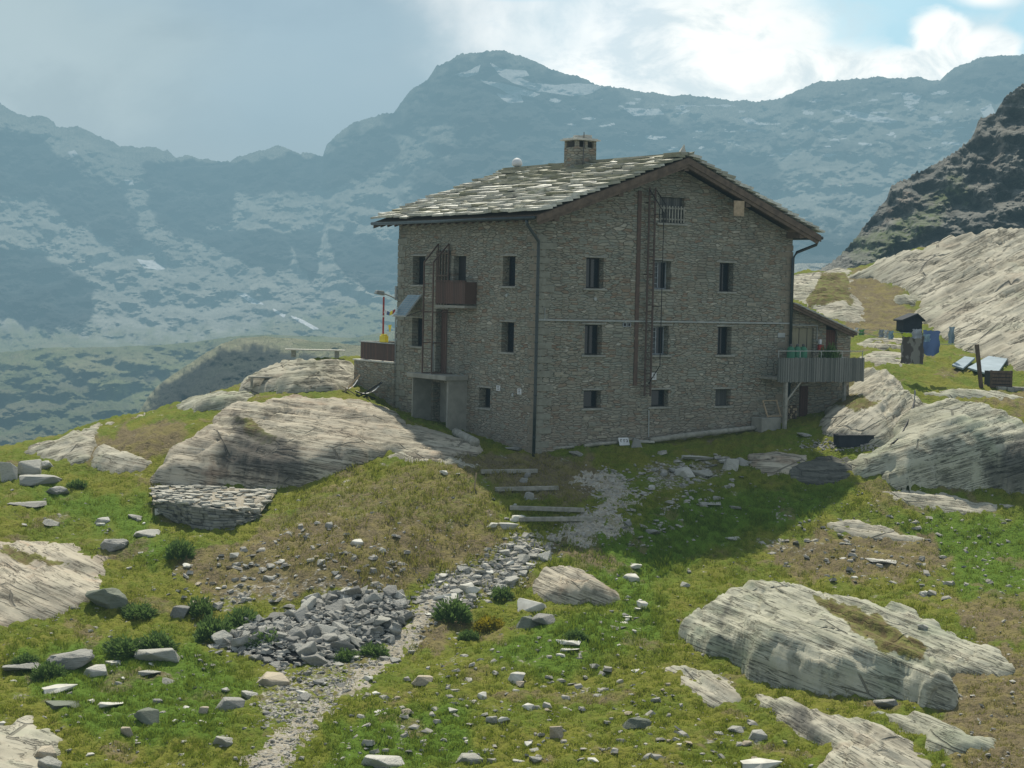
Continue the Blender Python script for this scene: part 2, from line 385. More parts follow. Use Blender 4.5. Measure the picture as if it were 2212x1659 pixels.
def mat_stone(name, c1, c2):
    s = NT(name); oi = s.n('ShaderNodeObjectInfo'); tc = s.n('ShaderNodeTexCoord')
    v = tc.outputs['Object']; a = s.noise(v, 2.2, 5, .65); b = s.noise(s.map(v, (2, 2, 9)), 3, 6, .7)
    col = s.mix(s.math('ADD', s.math('MULTIPLY', oi.outputs['Random'], .7), s.math('MULTIPLY', a, .3)), c1, c2)
    col = s.mix(s.math('MULTIPLY', s.step(b, .5, .7), .5), col, (.12, .115, .10))
    col = s.mix(s.math('MULTIPLY', s.step(a, .62, .72), .5), col, (.34, .32, .22))
    return s.finish(col, .85, s.bump(s.math('ADD', a, b), .05), .25)
M = {}
M['ground'] = mat_ground(); M['path'] = mat_path(); M['mount'] = mat_mountain()
M['wall'] = mat_stonewall('rubble_stone_masonry'); M['wall2'] = mat_stonewall('terrace_masonry', .03)
M['slate'] = mat_slate()
M['crag'] = mat_rock('dark_crag', (.10, .098, .085), (.17, .165, .14), (.02, .02, .018), ang=.6, green=.0, rusty=.2, scale=.12)
M['stone'] = mat_stone('field_stone', (.33, .32, .27), (.56, .54, .47)); M['stone_d'] = mat_stone('grey_heap_stone', (.20, .195, .175), (.43, .415, .36))
M['stone_b'] = mat_stone('ochre_stone', (.42, .35, .25), (.52, .45, .33))
M['slab'] = simple('bright_flat_slab', (.60, .58, .50), (.40, .38, .32), 3, .7)
M['wood_brown'] = simple('old_brown_timber', (.13, .09, .06), (.07, .05, .036), 3, .8, stretch=(6, 6, 1))
M['wood_roof'] = simple('roof_timber', (.16, .115, .08), (.09, .065, .047), 4, .8, stretch=(1, 1, 1))
M['wood_grey'] = simple('weathered_grey_timber', (.34, .32, .265), (.20, .19, .155), 5, .85)
M['wood_pale'] = simple('pale_timber', (.40, .30, .19), (.28, .21, .13), 5, .7)
M['board_red'] = mat_planks('red_brown_boards', (.13, .06, .042), (.075, .045, .035), 0, .12)
M['board_red_y'] = mat_planks('red_brown_boards_side', (.13, .075, .055), (.085, .058, .045), 1, .14)
M['board_grey'] = mat_planks('grey_boards', (.19, .19, .165), (.10, .105, .09), 0, .12)
M['board_beige'] = mat_planks('beige_panel_boards', (.28, .25, .16), (.25, .225, .15), 0, .45)
M['shutter'] = mat_planks('grey_louvre_boards', (.13, .125, .11), (.06, .06, .055), 0, .11)
M['glass'] = simple('dark_window_glass', (.014, .018, .024), (.008, .010, .014), 2, .12, .5, 0)
M['frame'] = simple('dark_window_frame', (.032, .026, .022), None, 8, .6)
M['frame_pale'] = simple('pale_window_frame', (.34, .36, .36), None, 8, .6)
M['concrete'] = simple('grey_concrete', (.30, .285, .235), (.22, .21, .175), 2.5, .9)
M['copper'] = simple('dark_green_metal_pipe', (.028, .040, .038), (.016, .022, .022), 5, .4, .5, 0)
M['rust'] = simple('rusty_steel', (.135, .085, .062), (.09, .062, .048), 6, .8)
M['steel'] = simple('grey_steel', (.14, .13, .12), (.08, .075, .07), 6, .6)
M['white'] = simple('white_paint', (.62, .62, .60), (.5, .5, .48), 4, .6)
M['white_pipe'] = simple('pale_conduit', (.36, .37, .34), (.28, .29, .27), 3, .6)
M['red'] = simple('red_paint', (.36, .045, .035), (.25, .03, .025), 4, .6)
M['yellow'] = simple('yellow_plastic', (.75, .60, .03), (.6, .45, .02), 4, .5)
M['blue'] = simple('blue_cloth', (.045, .075, .16), (.03, .055, .13), 2, .9, trans=(.06, .10, .2))
M['green'] = simple('green_paint', (.055, .19, .10), (.04, .14, .08), 4, .5)
M['black'] = simple('black_rubber', (.012, .013, .015), None, 4, .6)
M['dark'] = simple('dark_shed_boards', (.028, .032, .04), (.018, .02, .026), 4, .8)
M['bluegrey'] = simple('blue_grey_sheet_slate', (.27, .34, .38), (.20, .26, .29), 1.4, .6)
M['mort'] = simple('painted_shade_core', (.05, .047, .042), None, 4, .95)  # near-black colour stands for the shade in the gaps it fills
# ------------------------------------------------------------------ the house frame
HC = np.array([0.9, 68.0, -6.08]); HA = np.array([.84, .5425, 0.]); HB = np.array([-.5425, .84, 0.]); HRZ = math.atan2(.5425, .84)
HL, HD = 12.7, 10.86
def gp(px, py, off=0.0):
    """pixel -> (x, z) on the gable plane y=off of the house frame"""
    d = ray(px, py); n = HB; t = ((HC+HB*off) @ n)/(d @ n); q = d*t-HC; return float(q @ HA), float(q[2])
def lp(px, py, off=0.0):
    """pixel -> (y, z) on the plane x=off (long eave wall)"""
    d = ray(px, py); n = HA; t = ((HC+HA*off) @ n)/(d @ n); q = d*t-HC; return float(q @ HB), float(q[2])
def hw(x, y, z=0.): return HC+HA*x+HB*y+np.array([0, 0, z])
def to_h(X, Y): return (X-HC[0])*HA[0]+(Y-HC[1])*HA[1], (X-HC[0])*HB[0]+(Y-HC[1])*HB[1]
# ------------------------------------------------------------------ near terrain from surveyed points (px, py, distance)
CT = []
for x in (-500, 0, 550, 1100, 1650, 2212, 2700): CT += [(x, 2100, 31.0), (x, 1750, 38.5), (x, 1659, 41.5)]
for x in (-500, 0, 550, 1100, 1600, 2212, 2700): CT.append((x, 1500, 47.0))
CT += [(-500, 1290, 55), (0, 1300, 54.5), (430, 1300, 55), (1100, 1300, 55.2), (1700, 1300, 56), (2212, 1300, 56.5), (2700, 1310, 56.5), (1350, 1400, 50.5), (1340, 1320, 54),
 (-500, 1140, 62), (0, 1150, 61.5), (300, 1150, 61), (2212, 1150, 66), (2700, 1160, 66), (1900, 1170, 63.5), (1600, 1400, 51.5), (2000, 1400, 52),
 (650, 1290, 55.3), (850, 1290, 55.3), (700, 1200, 57.3), (850, 1150, 59.3), (850, 1060, 62.8), (760, 1075, 63), (900, 995, 66.5), (1000, 1100, 61.3), (1050, 1020, 65), (960, 1180, 58.6), (1060, 1180, 58.8),
 (1150, 1125, 61.2), (1100, 1020, 65.8), (1180, 1075, 63.3), (1240, 1140, 60.8), (1150, 1000, 67), (560, 1145, 61), (430, 1150, 61), (640, 1080, 65), (330, 1060, 66), (560, 1052, 67), (430, 1052, 67),
 (1400, 1230, 59.2), (1560, 1190, 61.8), (1880, 1070, 67), (1500, 1000, 69.3), (1350, 1010, 67.8), (1300, 1090, 63), (1550, 1080, 65.5), (1200, 1165, 59.8), (1700, 1100, 65.5),
 (100, 1050, 66.5), (0, 1000, 71), (200, 1020, 68.5), (-400, 1010, 70),
 (950, 960, 68.5), (800, 900, 71), (600, 900, 72), (700, 855, 75), (550, 855, 76), (450, 880, 74), (350, 960, 70), (300, 920, 74), (840, 885, 75.5), (780, 856, 77),
 (760, 775, 86), (620, 775, 86), (560, 800, 84), (450, 845, 80), (330, 885, 78), (200, 912, 78), (100, 950, 77), (0, 970, 76), (-400, 1005, 76), (-800, 1035, 76),
 (1700, 905, 75.3), (1760, 925, 73), (1800, 960, 71), (1830, 1000, 69.5), (1640, 985, 70.3), (1760, 1020, 69), (1800, 890, 76.5), (1870, 800, 79.5), (1905, 880, 74.5), (1950, 930, 72), (1950, 840, 77.5), (2000, 860, 76),
 (2100, 1050, 69), (2250, 1065, 69), (2150, 870, 76), (2300, 900, 75.5), (2600, 1070, 69), (2600, 890, 76),
 (1900, 725, 92), (2000, 800, 82), (2100, 838, 79.5), (2000, 745, 90), (2200, 810, 82), (2212, 850, 78.5), (1850, 700, 97), (1840, 580, 124), (2000, 705, 97), (2060, 500, 128), (2212, 487, 130),
 (2100, 712, 99), (2212, 660, 105), (2212, 780, 87), (2000, 610, 112), (2500, 490, 130), (2500, 700, 100), (2500, 840, 79.5), (1720, 590, 120), (1720, 645, 104), (1960, 530, 126), (1900, 640, 108)]
_cp = np.array([P(a, b, c) for a, b, c in CT])
_ex = []
for s_ in (0, 1.86, 4.5, 7.54, 11.4): _ex.append(hw(s_, 0)[:2].tolist()+[{0: -6.12, 1.86: -5.83, 4.5: -5.72, 7.54: -5.70, 11.4: -5.33}[s_]])
for s_, z_ in ((1.85, -5.97), (5.06, -5.62), (8.3, -5.35), (10.86, -5.05)): _ex.append(hw(0, s_)[:2].tolist()+[z_])
_ex += [[0, 86, -4.2], [9, 88, -3.2], [-4, 100, -4.5], [10, 110, -1.0], [-40, 90, -9], [-35, 60, -9.5], [-30, 40, -11.5], [35, 40, -11], [40, 65, -8.4], [45, 100, -1], [5, 78, -4.6]]
_cp = np.vstack([_cp, np.array(_ex)])
class TPS:
    def __init__(s, pts, vals, lam=.15, sc=10.0):
        s.sc = sc; s.p = pts/sc; n = len(pts)
        K = s.k(s.p[:, None, :]-s.p[None]); K += np.eye(n)*lam
        Q = np.hstack([np.ones((n, 1)), s.p]); A = np.block([[K, Q], [Q.T, np.zeros((3, 3))]])
        s.w = np.linalg.solve(A, np.concatenate([vals, np.zeros(3)]))
    @staticmethod
    def k(d):
        r2 = (d**2).sum(-1); return .5*r2*np.log(r2+1e-9)
    def __call__(s, X, Y):
        X = np.asarray(X, float); sh = X.shape; q = np.stack([X.ravel(), np.asarray(Y, float).ravel()], 1)/s.sc; out = np.empty(len(q)); n = len(s.p)
        for i in range(0, len(q), 20000):
            c = q[i:i+20000]; out[i:i+20000] = s.k(c[:, None, :]-s.p[None]) @ s.w[:n]+s.w[n]+c @ s.w[n+1:]
        return out.reshape(sh)
_tps = TPS(_cp[:, :2], _cp[:, 2], lam=.004)
# coarse cache in (u=X/Y, Y)
_gu = np.linspace(-.62, .62, 249); _gY = np.linspace(6, 215, 420)
_GU, _GY = np.meshgrid(_gu, _gY); _GZ = _tps(_GU*_GY, _GY)
def smoothz(X, Y):
    X = np.asarray(X, float); Y = np.asarray(Y, float); Yc = np.clip(Y, 6.01, 214.9); u = np.clip(X/Yc, -.619, .619)
    a = (u+.62)/1.24*248; b = (Yc-6)/209*419; i = np.clip(a.astype(int), 0, 247); j = np.clip(b.astype(int), 0, 418); fa = a-i; fb = b-j
    z = (_GZ[j, i]*(1-fa)+_GZ[j, i+1]*fa)*(1-fb)+(_GZ[j+1, i]*(1-fa)+_GZ[j+1, i+1]*fa)*fb
    # beyond the crest of the knoll the ground falls into the valley
    yb = np.interp(u, [-.6, -.30, -.18, -.10, -.08, .0, .14, .19, .6], [77, 77, 78, 86, 87.5, 98, 117, 124, 124])
    d = np.maximum(0, Y-yb); z = np.where(d > 0, np.minimum(z, z*0+3+z*0.9), z)-.35*d**1.35
    return z
def groundz(X, Y):
    X = np.asarray(X, float); Y = np.asarray(Y, float)
    z = smoothz(X, Y)
    hx, hy = to_h(X, Y)
    near = sstep(0.0, 3.0, np.hypot(np.maximum(np.maximum(-hx, hx-HL), 0), np.maximum(np.maximum(-hy, hy-HD), 0)))
    mid = fbm(X*.35, Y*.35, 3, 3)*.16+ridged(X*1.3, Y*1.3, 3, 8)*.085
    return z+mid*(.15+.85*near)
def hit(px, py, h=0.0, far=210.0):
    """where the sight line meets the ground raised by h; returns world xyz of the ground point raised by h"""
    d = ray(px, py); Y = np.arange(20, far, .12); t = Y/d[1]; X = d[0]*t; Z = d[2]*t
    g = groundz(X, Y)+h; w = np.where(Z < g)[0]
    if len(w) == 0: 
        i = int(np.argmin(Z-g))
    else: i = int(w[0])
    if i > 0 and len(w):
        a = Z[i-1]-g[i-1]; b = g[i]-Z[i]; f = a/(a+b+1e-9); y = Y[i-1]+f*.12
    else: y = Y[i]
    return np.array([d[0]*y/d[1], y, d[2]*y/d[1]])
def mpp(Y): return Y/FP
# ------------------------------------------------------------------ ground masks drawn in survey space, evaluated per vertex
PATH_A = [(515, 1700), (545, 1645), (612, 1580), (690, 1520), (770, 1455), (852, 1380), (888, 1335), (905, 1290), (945, 1268), (975, 1262), (960, 1300), (935, 1340), (908, 1375), (860, 1418), (780, 1480), (705, 1535), (650, 1592), (622, 1660), (610, 1700)]
PATH_B = [(1170, 1160), (1240, 1125), (1285, 1100), (1290, 1070), (1250, 1040), (1260, 1020), (1320, 1015), (1370, 1040), (1360, 1070), (1335, 1095), (1350, 1130), (1330, 1165), (1260, 1170), (1200, 1172)]
BROWN = [[(1720, 600), (1880, 580), (1960, 640), (2000, 700), (1900, 735), (1840, 720)], [(1960, 860), (2212, 855), (2212, 900), (2150, 870)], [(900, 985), (960, 975), (1000, 1000), (950, 1005)], [(380, 1250), (420, 1190), (560, 1150), (700, 1100), (800, 1110), (1000, 1130), (1100, 1160), (1060, 1200), (960, 1240), (880, 1275), (760, 1270), (640, 1290), (520, 1300), (430, 1290)],
         [(1640, 1190), (1760, 1150), (1900, 1140), (2020, 1160), (2060, 1220), (1960, 1255), (1820, 1250), (1700, 1240)],
         [(2000, 1440), (2150, 1400), (2300, 1420), (2300, 1700), (2060, 1660), (2020, 1560)], [(1170, 1165), (1290, 1170), (1340, 1220), (1290, 1240), (1200, 1200)],
         [(930, 1000), (1000, 975), (1280, 985), (1330, 1040), (1240, 1090), (1090, 1060)], [(2040, 1290), (2200, 1300), (2250, 1400), (2120, 1390)],
         [(160, 960), (350, 900), (420, 930), (330, 1000), (200, 1010)], [(900, 1350), (960, 1300), (1010, 1330), (960, 1400), (900, 1420)]]
GRAV = [[(900, 1300), (960, 1245), (1060, 1205), (1120, 1160), (1200, 1165), (1180, 1210), (1130, 1240), (1070, 1280), (1000, 1300), (930, 1330)],
        [(430, 1300), (520, 1250), (700, 1230), (800, 1255), (760, 1290), (640, 1300), (500, 1330)],
        [(560, 1450), (660, 1430), (850, 1400), (700, 1520), (620, 1580), (560, 1560)], [(1790, 1120), (1920, 1130), (2000, 1165), (1850, 1170)],
        [(1380, 990), (1540, 980), (1600, 1030), (1480, 1070), (1360, 1050)], [(230, 1050), (330, 1180), (300, 1160)],
        [(700, 1490), (800, 1450), (840, 1470), (740, 1520)], [(1620, 1170), (1760, 1160), (1800, 1200), (1640, 1215)]]
LUSH = [[(1180, 1180), (1300, 1150), (1500, 1060), (1850, 1040), (1800, 1110), (1560, 1190), (1440, 1240), (1420, 1400), (1200, 1470), (1040, 1420), (1150, 1330), (1320, 1310)],
        [(0, 1400), (420, 1380), (560, 1480), (460, 1620), (200, 1600), (60, 1500)], [(60, 1040), (330, 1070), (340, 1150), (500, 1180), (330, 1230), (240, 1150), (60, 1110)],
        [(1850, 1110), (2300, 1100), (2300, 1300), (2080, 1300), (2000, 1180)], [(700, 1560), (1000, 1500), (1050, 1660), (700, 1690)]]
def masks(X, Y, Z):
    px, py = proj(X, Y, Z)
    def S(pl, w, amp, seed):
        r = 0
        for i, q in enumerate(pl): r = np.maximum(r, softpoly(px, py, q, w, amp, .02, seed+i))
        return r
    br = S(BROWN, 60, 22, 1); gr = S(GRAV, 60, 26, 20)*.5; lu = S(LUSH, 90, 30, 40)
    gr = np.maximum(gr, softpoly(px, py, PATH_A, 40, 14, .02, 9)*.5); gr = np.maximum(gr, softpoly(px, py, PATH_B, 40, 14, .02, 6)*.5)
    br = np.maximum(br, .62*softpoly(px, py, [(560, 1110), (700, 1050), (850, 995), (1000, 1000), (1080, 1080), (1130, 1150), (1000, 1230), (700, 1250), (560, 1200)], 70, 26, .02, 3))
    sp = fbm(X*.9, Y*.9, 4, 77); gr = np.maximum(gr, sstep(.42, .62, sp)*.42); br = np.maximum(br, sstep(.25, .55, fbm(X*.5, Y*.5, 4, 31))*.6)
    return np.stack([br, gr, lu], -1)
def make_ground():
    nc = 900; u = np.linspace(-.46, .46, nc)
    Y = np.concatenate([np.linspace(4, 20, 24)[:-1], 20*np.exp(np.linspace(0, math.log(150/20), 620)), np.linspace(151, 212, 30)])
    U, YY = np.meshgrid(u, Y); X = U*YY; Z = groundz(X, YY)
    det = fbm(X*3.1, YY*3.1, 4, 12)*.045
    mk = masks(X, YY, Z)
    hx, hy = to_h(X, YY)
    Z = Z+det*(1+1.2*(1-mk[..., 1]))
    V = np.stack([X, YY, Z], -1).reshape(-1, 3)
    o = npmesh('ground', V, gridfaces(len(Y), nc)[:, ::1], M['ground'], True, {'mask': mk.reshape(-1, 3)})
    tag(o, kind='structure'); return o
make_ground()
EXCL = []   # world polygons where no turf grows
def drape(name, poly_px, mat, lift=.02, res=.12, kind=None, seed=0, amp=.15):
    W = np.array([hit(a, b) for a, b in poly_px])[:, :2]
    x0, y0 = W.min(0)-.3; x1, y1 = W.max(0)+.3
    xs = np.arange(x0, x1, res); ys = np.arange(y0, y1, res*1.6); X, Y = np.meshgrid(xs, ys)
    Xn = X+fbm(X*.9, Y*.9, 3, seed)*amp*2; Yn = Y+fbm(X*.9, Y*.9, 3, seed+9)*amp*2
    ins = inpoly(Xn, Yn, W); d = pdist(Xn, Yn, W)*np.where(ins, 1, -1)
    Z = groundz(X, Y)+fbm(X*3.1, Y*3.1, 4, 12)*.045+np.clip(lift*2*np.clip(d/.35+.4, -2, 1), -.1, lift*2)+fbm(X*2.5, Y*2.5, 3, seed)*.012
    keep = (ins[:-1, :-1] | ins[1:, 1:] | ins[1:, :-1] | ins[:-1, 1:])
    V, F, _ = compact(np.stack([X, Y, Z], -1).reshape(-1, 3), gridfaces(len(ys), len(xs), keep))
    o = npmesh(name, V, F, mat, True)
    if kind: tag(o, kind=kind)
    return o
drape('path', PATH_A, M['path'], kind='structure', seed=4, lift=.012, amp=.2)
drape('path', PATH_B, M['path'], kind='structure', seed=14, amp=.34, lift=.008)
# ------------------------------------------------------------------ distant relief: each sheet runs from its foot to its crest
def interp(pts, x): pts = sorted(pts); return np.interp(x, [p[0] for p in pts], [p[1] for p in pts])
Z6 = lambda L: [(x*.375, 165.9+y*.375) for x, y in L]
SKY = [(-900, 120), (-500, 170), (-200, 205)]+Z6([(0, 170), (160, 230), (240, 232), (310, 262), (322, 282), (440, 284), (540, 330), (690, 402), (780, 408), (860, 405), (940, 428), (962, 424), (1010, 465), (1080, 448), (1150, 482), (1200, 475), (1260, 490), (1310, 484), (1325, 497), (1380, 458), (1500, 430), (1600, 394), (1680, 420), (1730, 452), (1760, 440), (1800, 448), (1860, 456), (1880, 390), (1960, 318), (2050, 262)])+\
      [(825, 249), (850, 245), (862, 228), (892, 192), (925, 172), (940, 148), (985, 122), (1050, 110), (1090, 111), (1130, 126), (1200, 153), (1290, 181), (1350, 196), (1450, 204), (1550, 215), (1620, 220), (1690, 212), (1760, 181), (1800, 174), (1900, 170), (1990, 169), (2030, 176), (2060, 150), (2110, 125), (2160, 120), (2212, 118), (2500, 60), (2900, 90)]
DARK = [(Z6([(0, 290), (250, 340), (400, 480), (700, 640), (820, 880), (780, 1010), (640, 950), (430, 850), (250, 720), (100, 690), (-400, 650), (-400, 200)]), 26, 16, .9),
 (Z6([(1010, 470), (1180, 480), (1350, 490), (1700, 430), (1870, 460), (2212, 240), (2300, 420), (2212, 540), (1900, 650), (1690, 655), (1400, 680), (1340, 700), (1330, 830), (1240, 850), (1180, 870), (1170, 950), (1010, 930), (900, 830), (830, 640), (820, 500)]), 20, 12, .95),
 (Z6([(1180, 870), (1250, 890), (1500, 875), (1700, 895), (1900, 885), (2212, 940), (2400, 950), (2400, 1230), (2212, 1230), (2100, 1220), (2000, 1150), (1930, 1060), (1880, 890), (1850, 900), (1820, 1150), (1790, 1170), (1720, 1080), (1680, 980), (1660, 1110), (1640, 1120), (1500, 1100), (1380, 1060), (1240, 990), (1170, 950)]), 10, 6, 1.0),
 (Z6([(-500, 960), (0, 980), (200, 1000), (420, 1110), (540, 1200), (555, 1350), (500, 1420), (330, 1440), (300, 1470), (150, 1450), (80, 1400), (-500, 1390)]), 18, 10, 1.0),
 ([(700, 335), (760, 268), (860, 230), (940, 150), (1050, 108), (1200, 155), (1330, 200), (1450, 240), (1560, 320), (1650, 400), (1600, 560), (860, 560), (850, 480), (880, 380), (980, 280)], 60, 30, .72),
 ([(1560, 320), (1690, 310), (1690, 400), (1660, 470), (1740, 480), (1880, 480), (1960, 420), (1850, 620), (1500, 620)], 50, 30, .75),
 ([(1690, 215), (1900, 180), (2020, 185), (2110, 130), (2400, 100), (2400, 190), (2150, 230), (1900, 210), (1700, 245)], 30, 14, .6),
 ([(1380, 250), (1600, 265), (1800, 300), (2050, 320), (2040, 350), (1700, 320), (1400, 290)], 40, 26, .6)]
SNOW = [[(985, 159), (1016, 155), (1037, 143), (1030, 158), (1010, 164)], [(1065, 141), (1085, 152), (1135, 156), (1143, 166), (1120, 168), (1150, 177), (1200, 182), (1250, 178), (1292, 184), (1275, 196), (1230, 202), (1160, 192), (1110, 176), (1085, 164)],
 [(1042, 176), (1090, 184), (1162, 200), (1150, 206), (1100, 198)], [(1075, 206), (1120, 208), (1130, 218), (1100, 220)], [(299, 563), (330, 566), (355, 577), (340, 580), (310, 573)],
 [(513, 636), (530, 637), (568, 655), (545, 652)], [(590, 670), (614, 678), (612, 682), (594, 676)], [(632, 686), (650, 692), (686, 709), (676, 710), (645, 696)],
 [(1803, 240), (1850, 243), (1935, 258), (1920, 264), (1860, 254)], [(1348, 237), (1420, 238), (1432, 244), (1370, 246)], [(1600, 256), (1625, 260), (1640, 266), (1615, 264)], [(1952, 208), (1990, 208), (1985, 214), (1955, 213)], [(2120, 240), (2140, 228), (2148, 244), (2128, 250)], [(147, 331), (160, 328), (168, 334), (155, 336)], [(270, 391), (285, 392), (288, 396), (275, 396)]]
def grow(q, k=1.25, e=2.2):
    c = np.mean(q, 0); return [tuple(c+(np.array(p)-c)*k+np.sign(np.array(p)-c)*[0, e]) for p in q]
SNOW = [grow(q, 1.05, 2.4) for q in SNOW]
def relief(name, foot, crest, y0, y1, u0, u1, nu, nv, seed, amp, dark=(), snow=(), green=(), back=True, jag=3.0, pw=1.0, rock=None, nsc=1.0):
    """foot/crest: survey polylines (px,py); y0,y1: distance of foot and crest"""
    pu = np.linspace(u0, u1, nu); t = np.linspace(0, 1, nv)
    f = interp(foot, pu); c = interp(crest, pu)+fbm(pu*.02, pu*0+3, 5, seed)*jag+np.abs(fbm(pu*.11, pu*0+7, 4, seed))*-jag*.9
    PX = np.repeat(pu[None], nv, 0); T = np.repeat(t[:, None], nu, 1); PY = f+(c-f)*T
    D = y0+(y1-y0)*T**pw
    sc = nsc
    n = ridged(PX*.006*sc+PY*.003*sc, PY*.010*sc-PX*.002*sc, 7, seed)*.6+fbm(PX*.02*sc, PY*.03*sc, 5, seed+3)*.35
    D = D+amp*(n-.2)*np.minimum(1, 3*T+.1)*np.minimum(1, 4*(1-T)+.25)
    W = P(PX, PY, D)
    dk = np.zeros(PX.shape); sn = dk.copy(); gn = dk.copy()
    for i, (q, w, a, k) in enumerate(dark): dk = np.maximum(dk, softpoly(PX, PY, q, w, a, .03, seed+i)*k)
    for i, q in enumerate(snow): sn = np.maximum(sn, softpoly(PX, PY, q, 6, 2.0, .03, seed+i))
    for i, (q, w, a, k) in enumerate(green): gn = np.maximum(gn, softpoly(PX, PY, q, w, a, .03, seed+i+60)*k)
    if snow: sn = np.maximum(sn, (fbm(PX*.018, PY*.075, 5, 71) > .62)*softpoly(PX, PY, [(1150, 200), (1500, 225), (2000, 190), (2140, 215), (2100, 330), (1500, 330), (1250, 290)], 60, 20, .03, 3))
    mk = np.stack([dk, sn, gn], -1)
    if back:
        extra = []; em = []
        for k in (1, 2):
            b = W[-1].copy(); b[:, 1] += amp*k*1.5; b[:, 0] *= b[:, 1]/W[-1][:, 1]; b[:, 2] -= amp*k*.8; extra.append(b); em.append(mk[-1])
        W = np.concatenate([W, np.array(extra)]); mk = np.concatenate([mk, np.array(em)]); nv += 2
    V = W.reshape(-1, 3)
    o = npmesh(name, V, gridfaces(nv, nu), rock or M['mount'], True, {'mask': mk.reshape(-1, 3)})
    return tag(o, kind='structure')
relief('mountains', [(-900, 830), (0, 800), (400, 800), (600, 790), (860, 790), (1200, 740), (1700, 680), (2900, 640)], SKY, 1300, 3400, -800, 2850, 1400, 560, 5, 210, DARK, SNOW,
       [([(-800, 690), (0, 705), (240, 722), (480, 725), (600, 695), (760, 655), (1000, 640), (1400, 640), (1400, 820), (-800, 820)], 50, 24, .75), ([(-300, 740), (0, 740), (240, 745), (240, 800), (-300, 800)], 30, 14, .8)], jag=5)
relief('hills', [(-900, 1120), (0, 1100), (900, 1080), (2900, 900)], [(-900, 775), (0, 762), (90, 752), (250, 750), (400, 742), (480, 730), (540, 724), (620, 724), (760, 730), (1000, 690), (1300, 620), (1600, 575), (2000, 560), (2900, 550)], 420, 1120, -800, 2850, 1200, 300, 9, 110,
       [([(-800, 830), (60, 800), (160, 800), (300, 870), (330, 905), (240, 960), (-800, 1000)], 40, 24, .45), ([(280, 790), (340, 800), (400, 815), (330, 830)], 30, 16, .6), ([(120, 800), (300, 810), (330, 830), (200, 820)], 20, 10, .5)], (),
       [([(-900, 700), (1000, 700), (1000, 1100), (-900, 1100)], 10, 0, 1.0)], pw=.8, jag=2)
relief('hills', [(250, 1080), (1100, 1080)], [(250, 960), (300, 890), (325, 850), (345, 830), (400, 792), (440, 765), (480, 742), (520, 730), (560, 727), (650, 733), (760, 745), (850, 752), (1100, 770)], 220, 520, 280, 1100, 300, 160, 13, 30,
       [([(310, 900), (350, 830), (480, 752), (560, 748), (700, 765), (860, 770), (1000, 1000), (300, 1000)], 26, 12, .7)], (), [([(280, 690), (1000, 690), (1000, 1000), (250, 1000)], 5, 0, .8)], jag=2)
# crag on the right, much nearer and darker
relief('hillside_crag', [(1650, 620), (3000, 620)], [(1640, 640), (1800, 572), (1822, 548), (1845, 520), (1870, 492), (1885, 470), (1915, 436), (1925, 405), (1960, 392), (1985, 372), (2040, 345), (2065, 330), (2100, 300), (2118, 262), (2150, 246), (2170, 215), (2212, 186), (2300, 120), (2600, 40), (3000, 60)], 230, 280, 1655, 2950, 520, 260, 21, 20,
       [([(1650, 640), (1890, 470), (1930, 405), (2212, 180), (2960, 30), (2960, 640)], 5, 3, .12)], (), [([(1800, 540), (1850, 520), (1960, 470), (2060, 380), (2100, 400), (2030, 480), (1900, 560)], 30, 22, 1)], jag=9, rock=M['crag'], pw=.9, nsc=.9)
# ------------------------------------------------------------------ the stone refuge
house = empty('mountain_hut', tuple(HC), HRZ, 'large three-storey stone mountain hut with stone slab roof standing on the grassy knoll', 'house')
ZE, ZR, ZE2, XR = 9.03, 11.58, 8.78, HL/2          # roof top: left eave, ridge, right eave
OV, OG0, OG1 = .72, -.95, 11.85                    # eave overhang, gable overhangs
SL = (ZR-ZE)/(XR+OV); SR = (ZR-ZE2)/(HL+OV-XR)
def rooftop(x): return ZE+SL*(x+OV) if x <= XR else ZR-SR*(x-XR)
RT = .30                                           # thickness of deck + slabs
def clip_top(poly, x0, x1):
    out = []; n = len(poly)
    lim = lambda x: rooftop(x)-RT
    for i in range(n):
        a, b = poly[i], poly[(i+1) % n]; fa = lim(a[0])-a[1]; fb = lim(b[0])-b[1]
        if fa >= 0: out.append(a)
        if (fa > 0 > fb) or (fa < 0 < fb):
            t = fa/(fa-fb); out.append((a[0]+(b[0]-a[0])*t, a[1]+(b[1]-a[1])*t))
    return out
def wallface(mb, L, zb, zt, holes, f, depth, clip=None, extra=()):
    xs = sorted({0, L, *extra, *[h[0] for h in holes], *[h[1] for h in holes]}); zs = sorted({zb, zt, *[h[2] for h in holes], *[h[3] for h in holes]})
    for i in range(len(xs)-1):
        for j in range(len(zs)-1):
            x0, x1, z0, z1 = xs[i], xs[i+1], zs[j], zs[j+1]; cx, cz = (x0+x1)/2, (z0+z1)/2
            if any(h[0] < cx < h[1] and h[2] < cz < h[3] for h in holes): continue
            q = [(x0, z0), (x1, z0), (x1, z1), (x0, z1)]
            if clip: q = clip(q, x0, x1)
            if len(q) > 2: mb.add([f(a, b, 0) for a, b in q], [tuple(range(len(q)))])
    for (x0, x1, z0, z1) in holes:
        for a, b, c, d in (((x0, z0), (x1, z0), 0, 0), ((x1, z0), (x1, z1), 0, 0), ((x1, z1), (x0, z1), 0, 0), ((x0, z1), (x0, z0), 0, 0)):
            mb.add([f(a[0], a[1], 0), f(b[0], b[1], 0), f(b[0], b[1], depth), f(a[0], a[1], depth)], [(0, 1, 2, 3)])
def rect_g(x0, x1, y0, y1):   # opening on gable wall from four survey readings
    a = gp(x0, (y0+y1)/2)[0]; b = gp(x1, (y0+y1)/2)[0]; c = (x0+x1)/2; return (a, b, gp(c, y1)[1], gp(c, y0)[1])
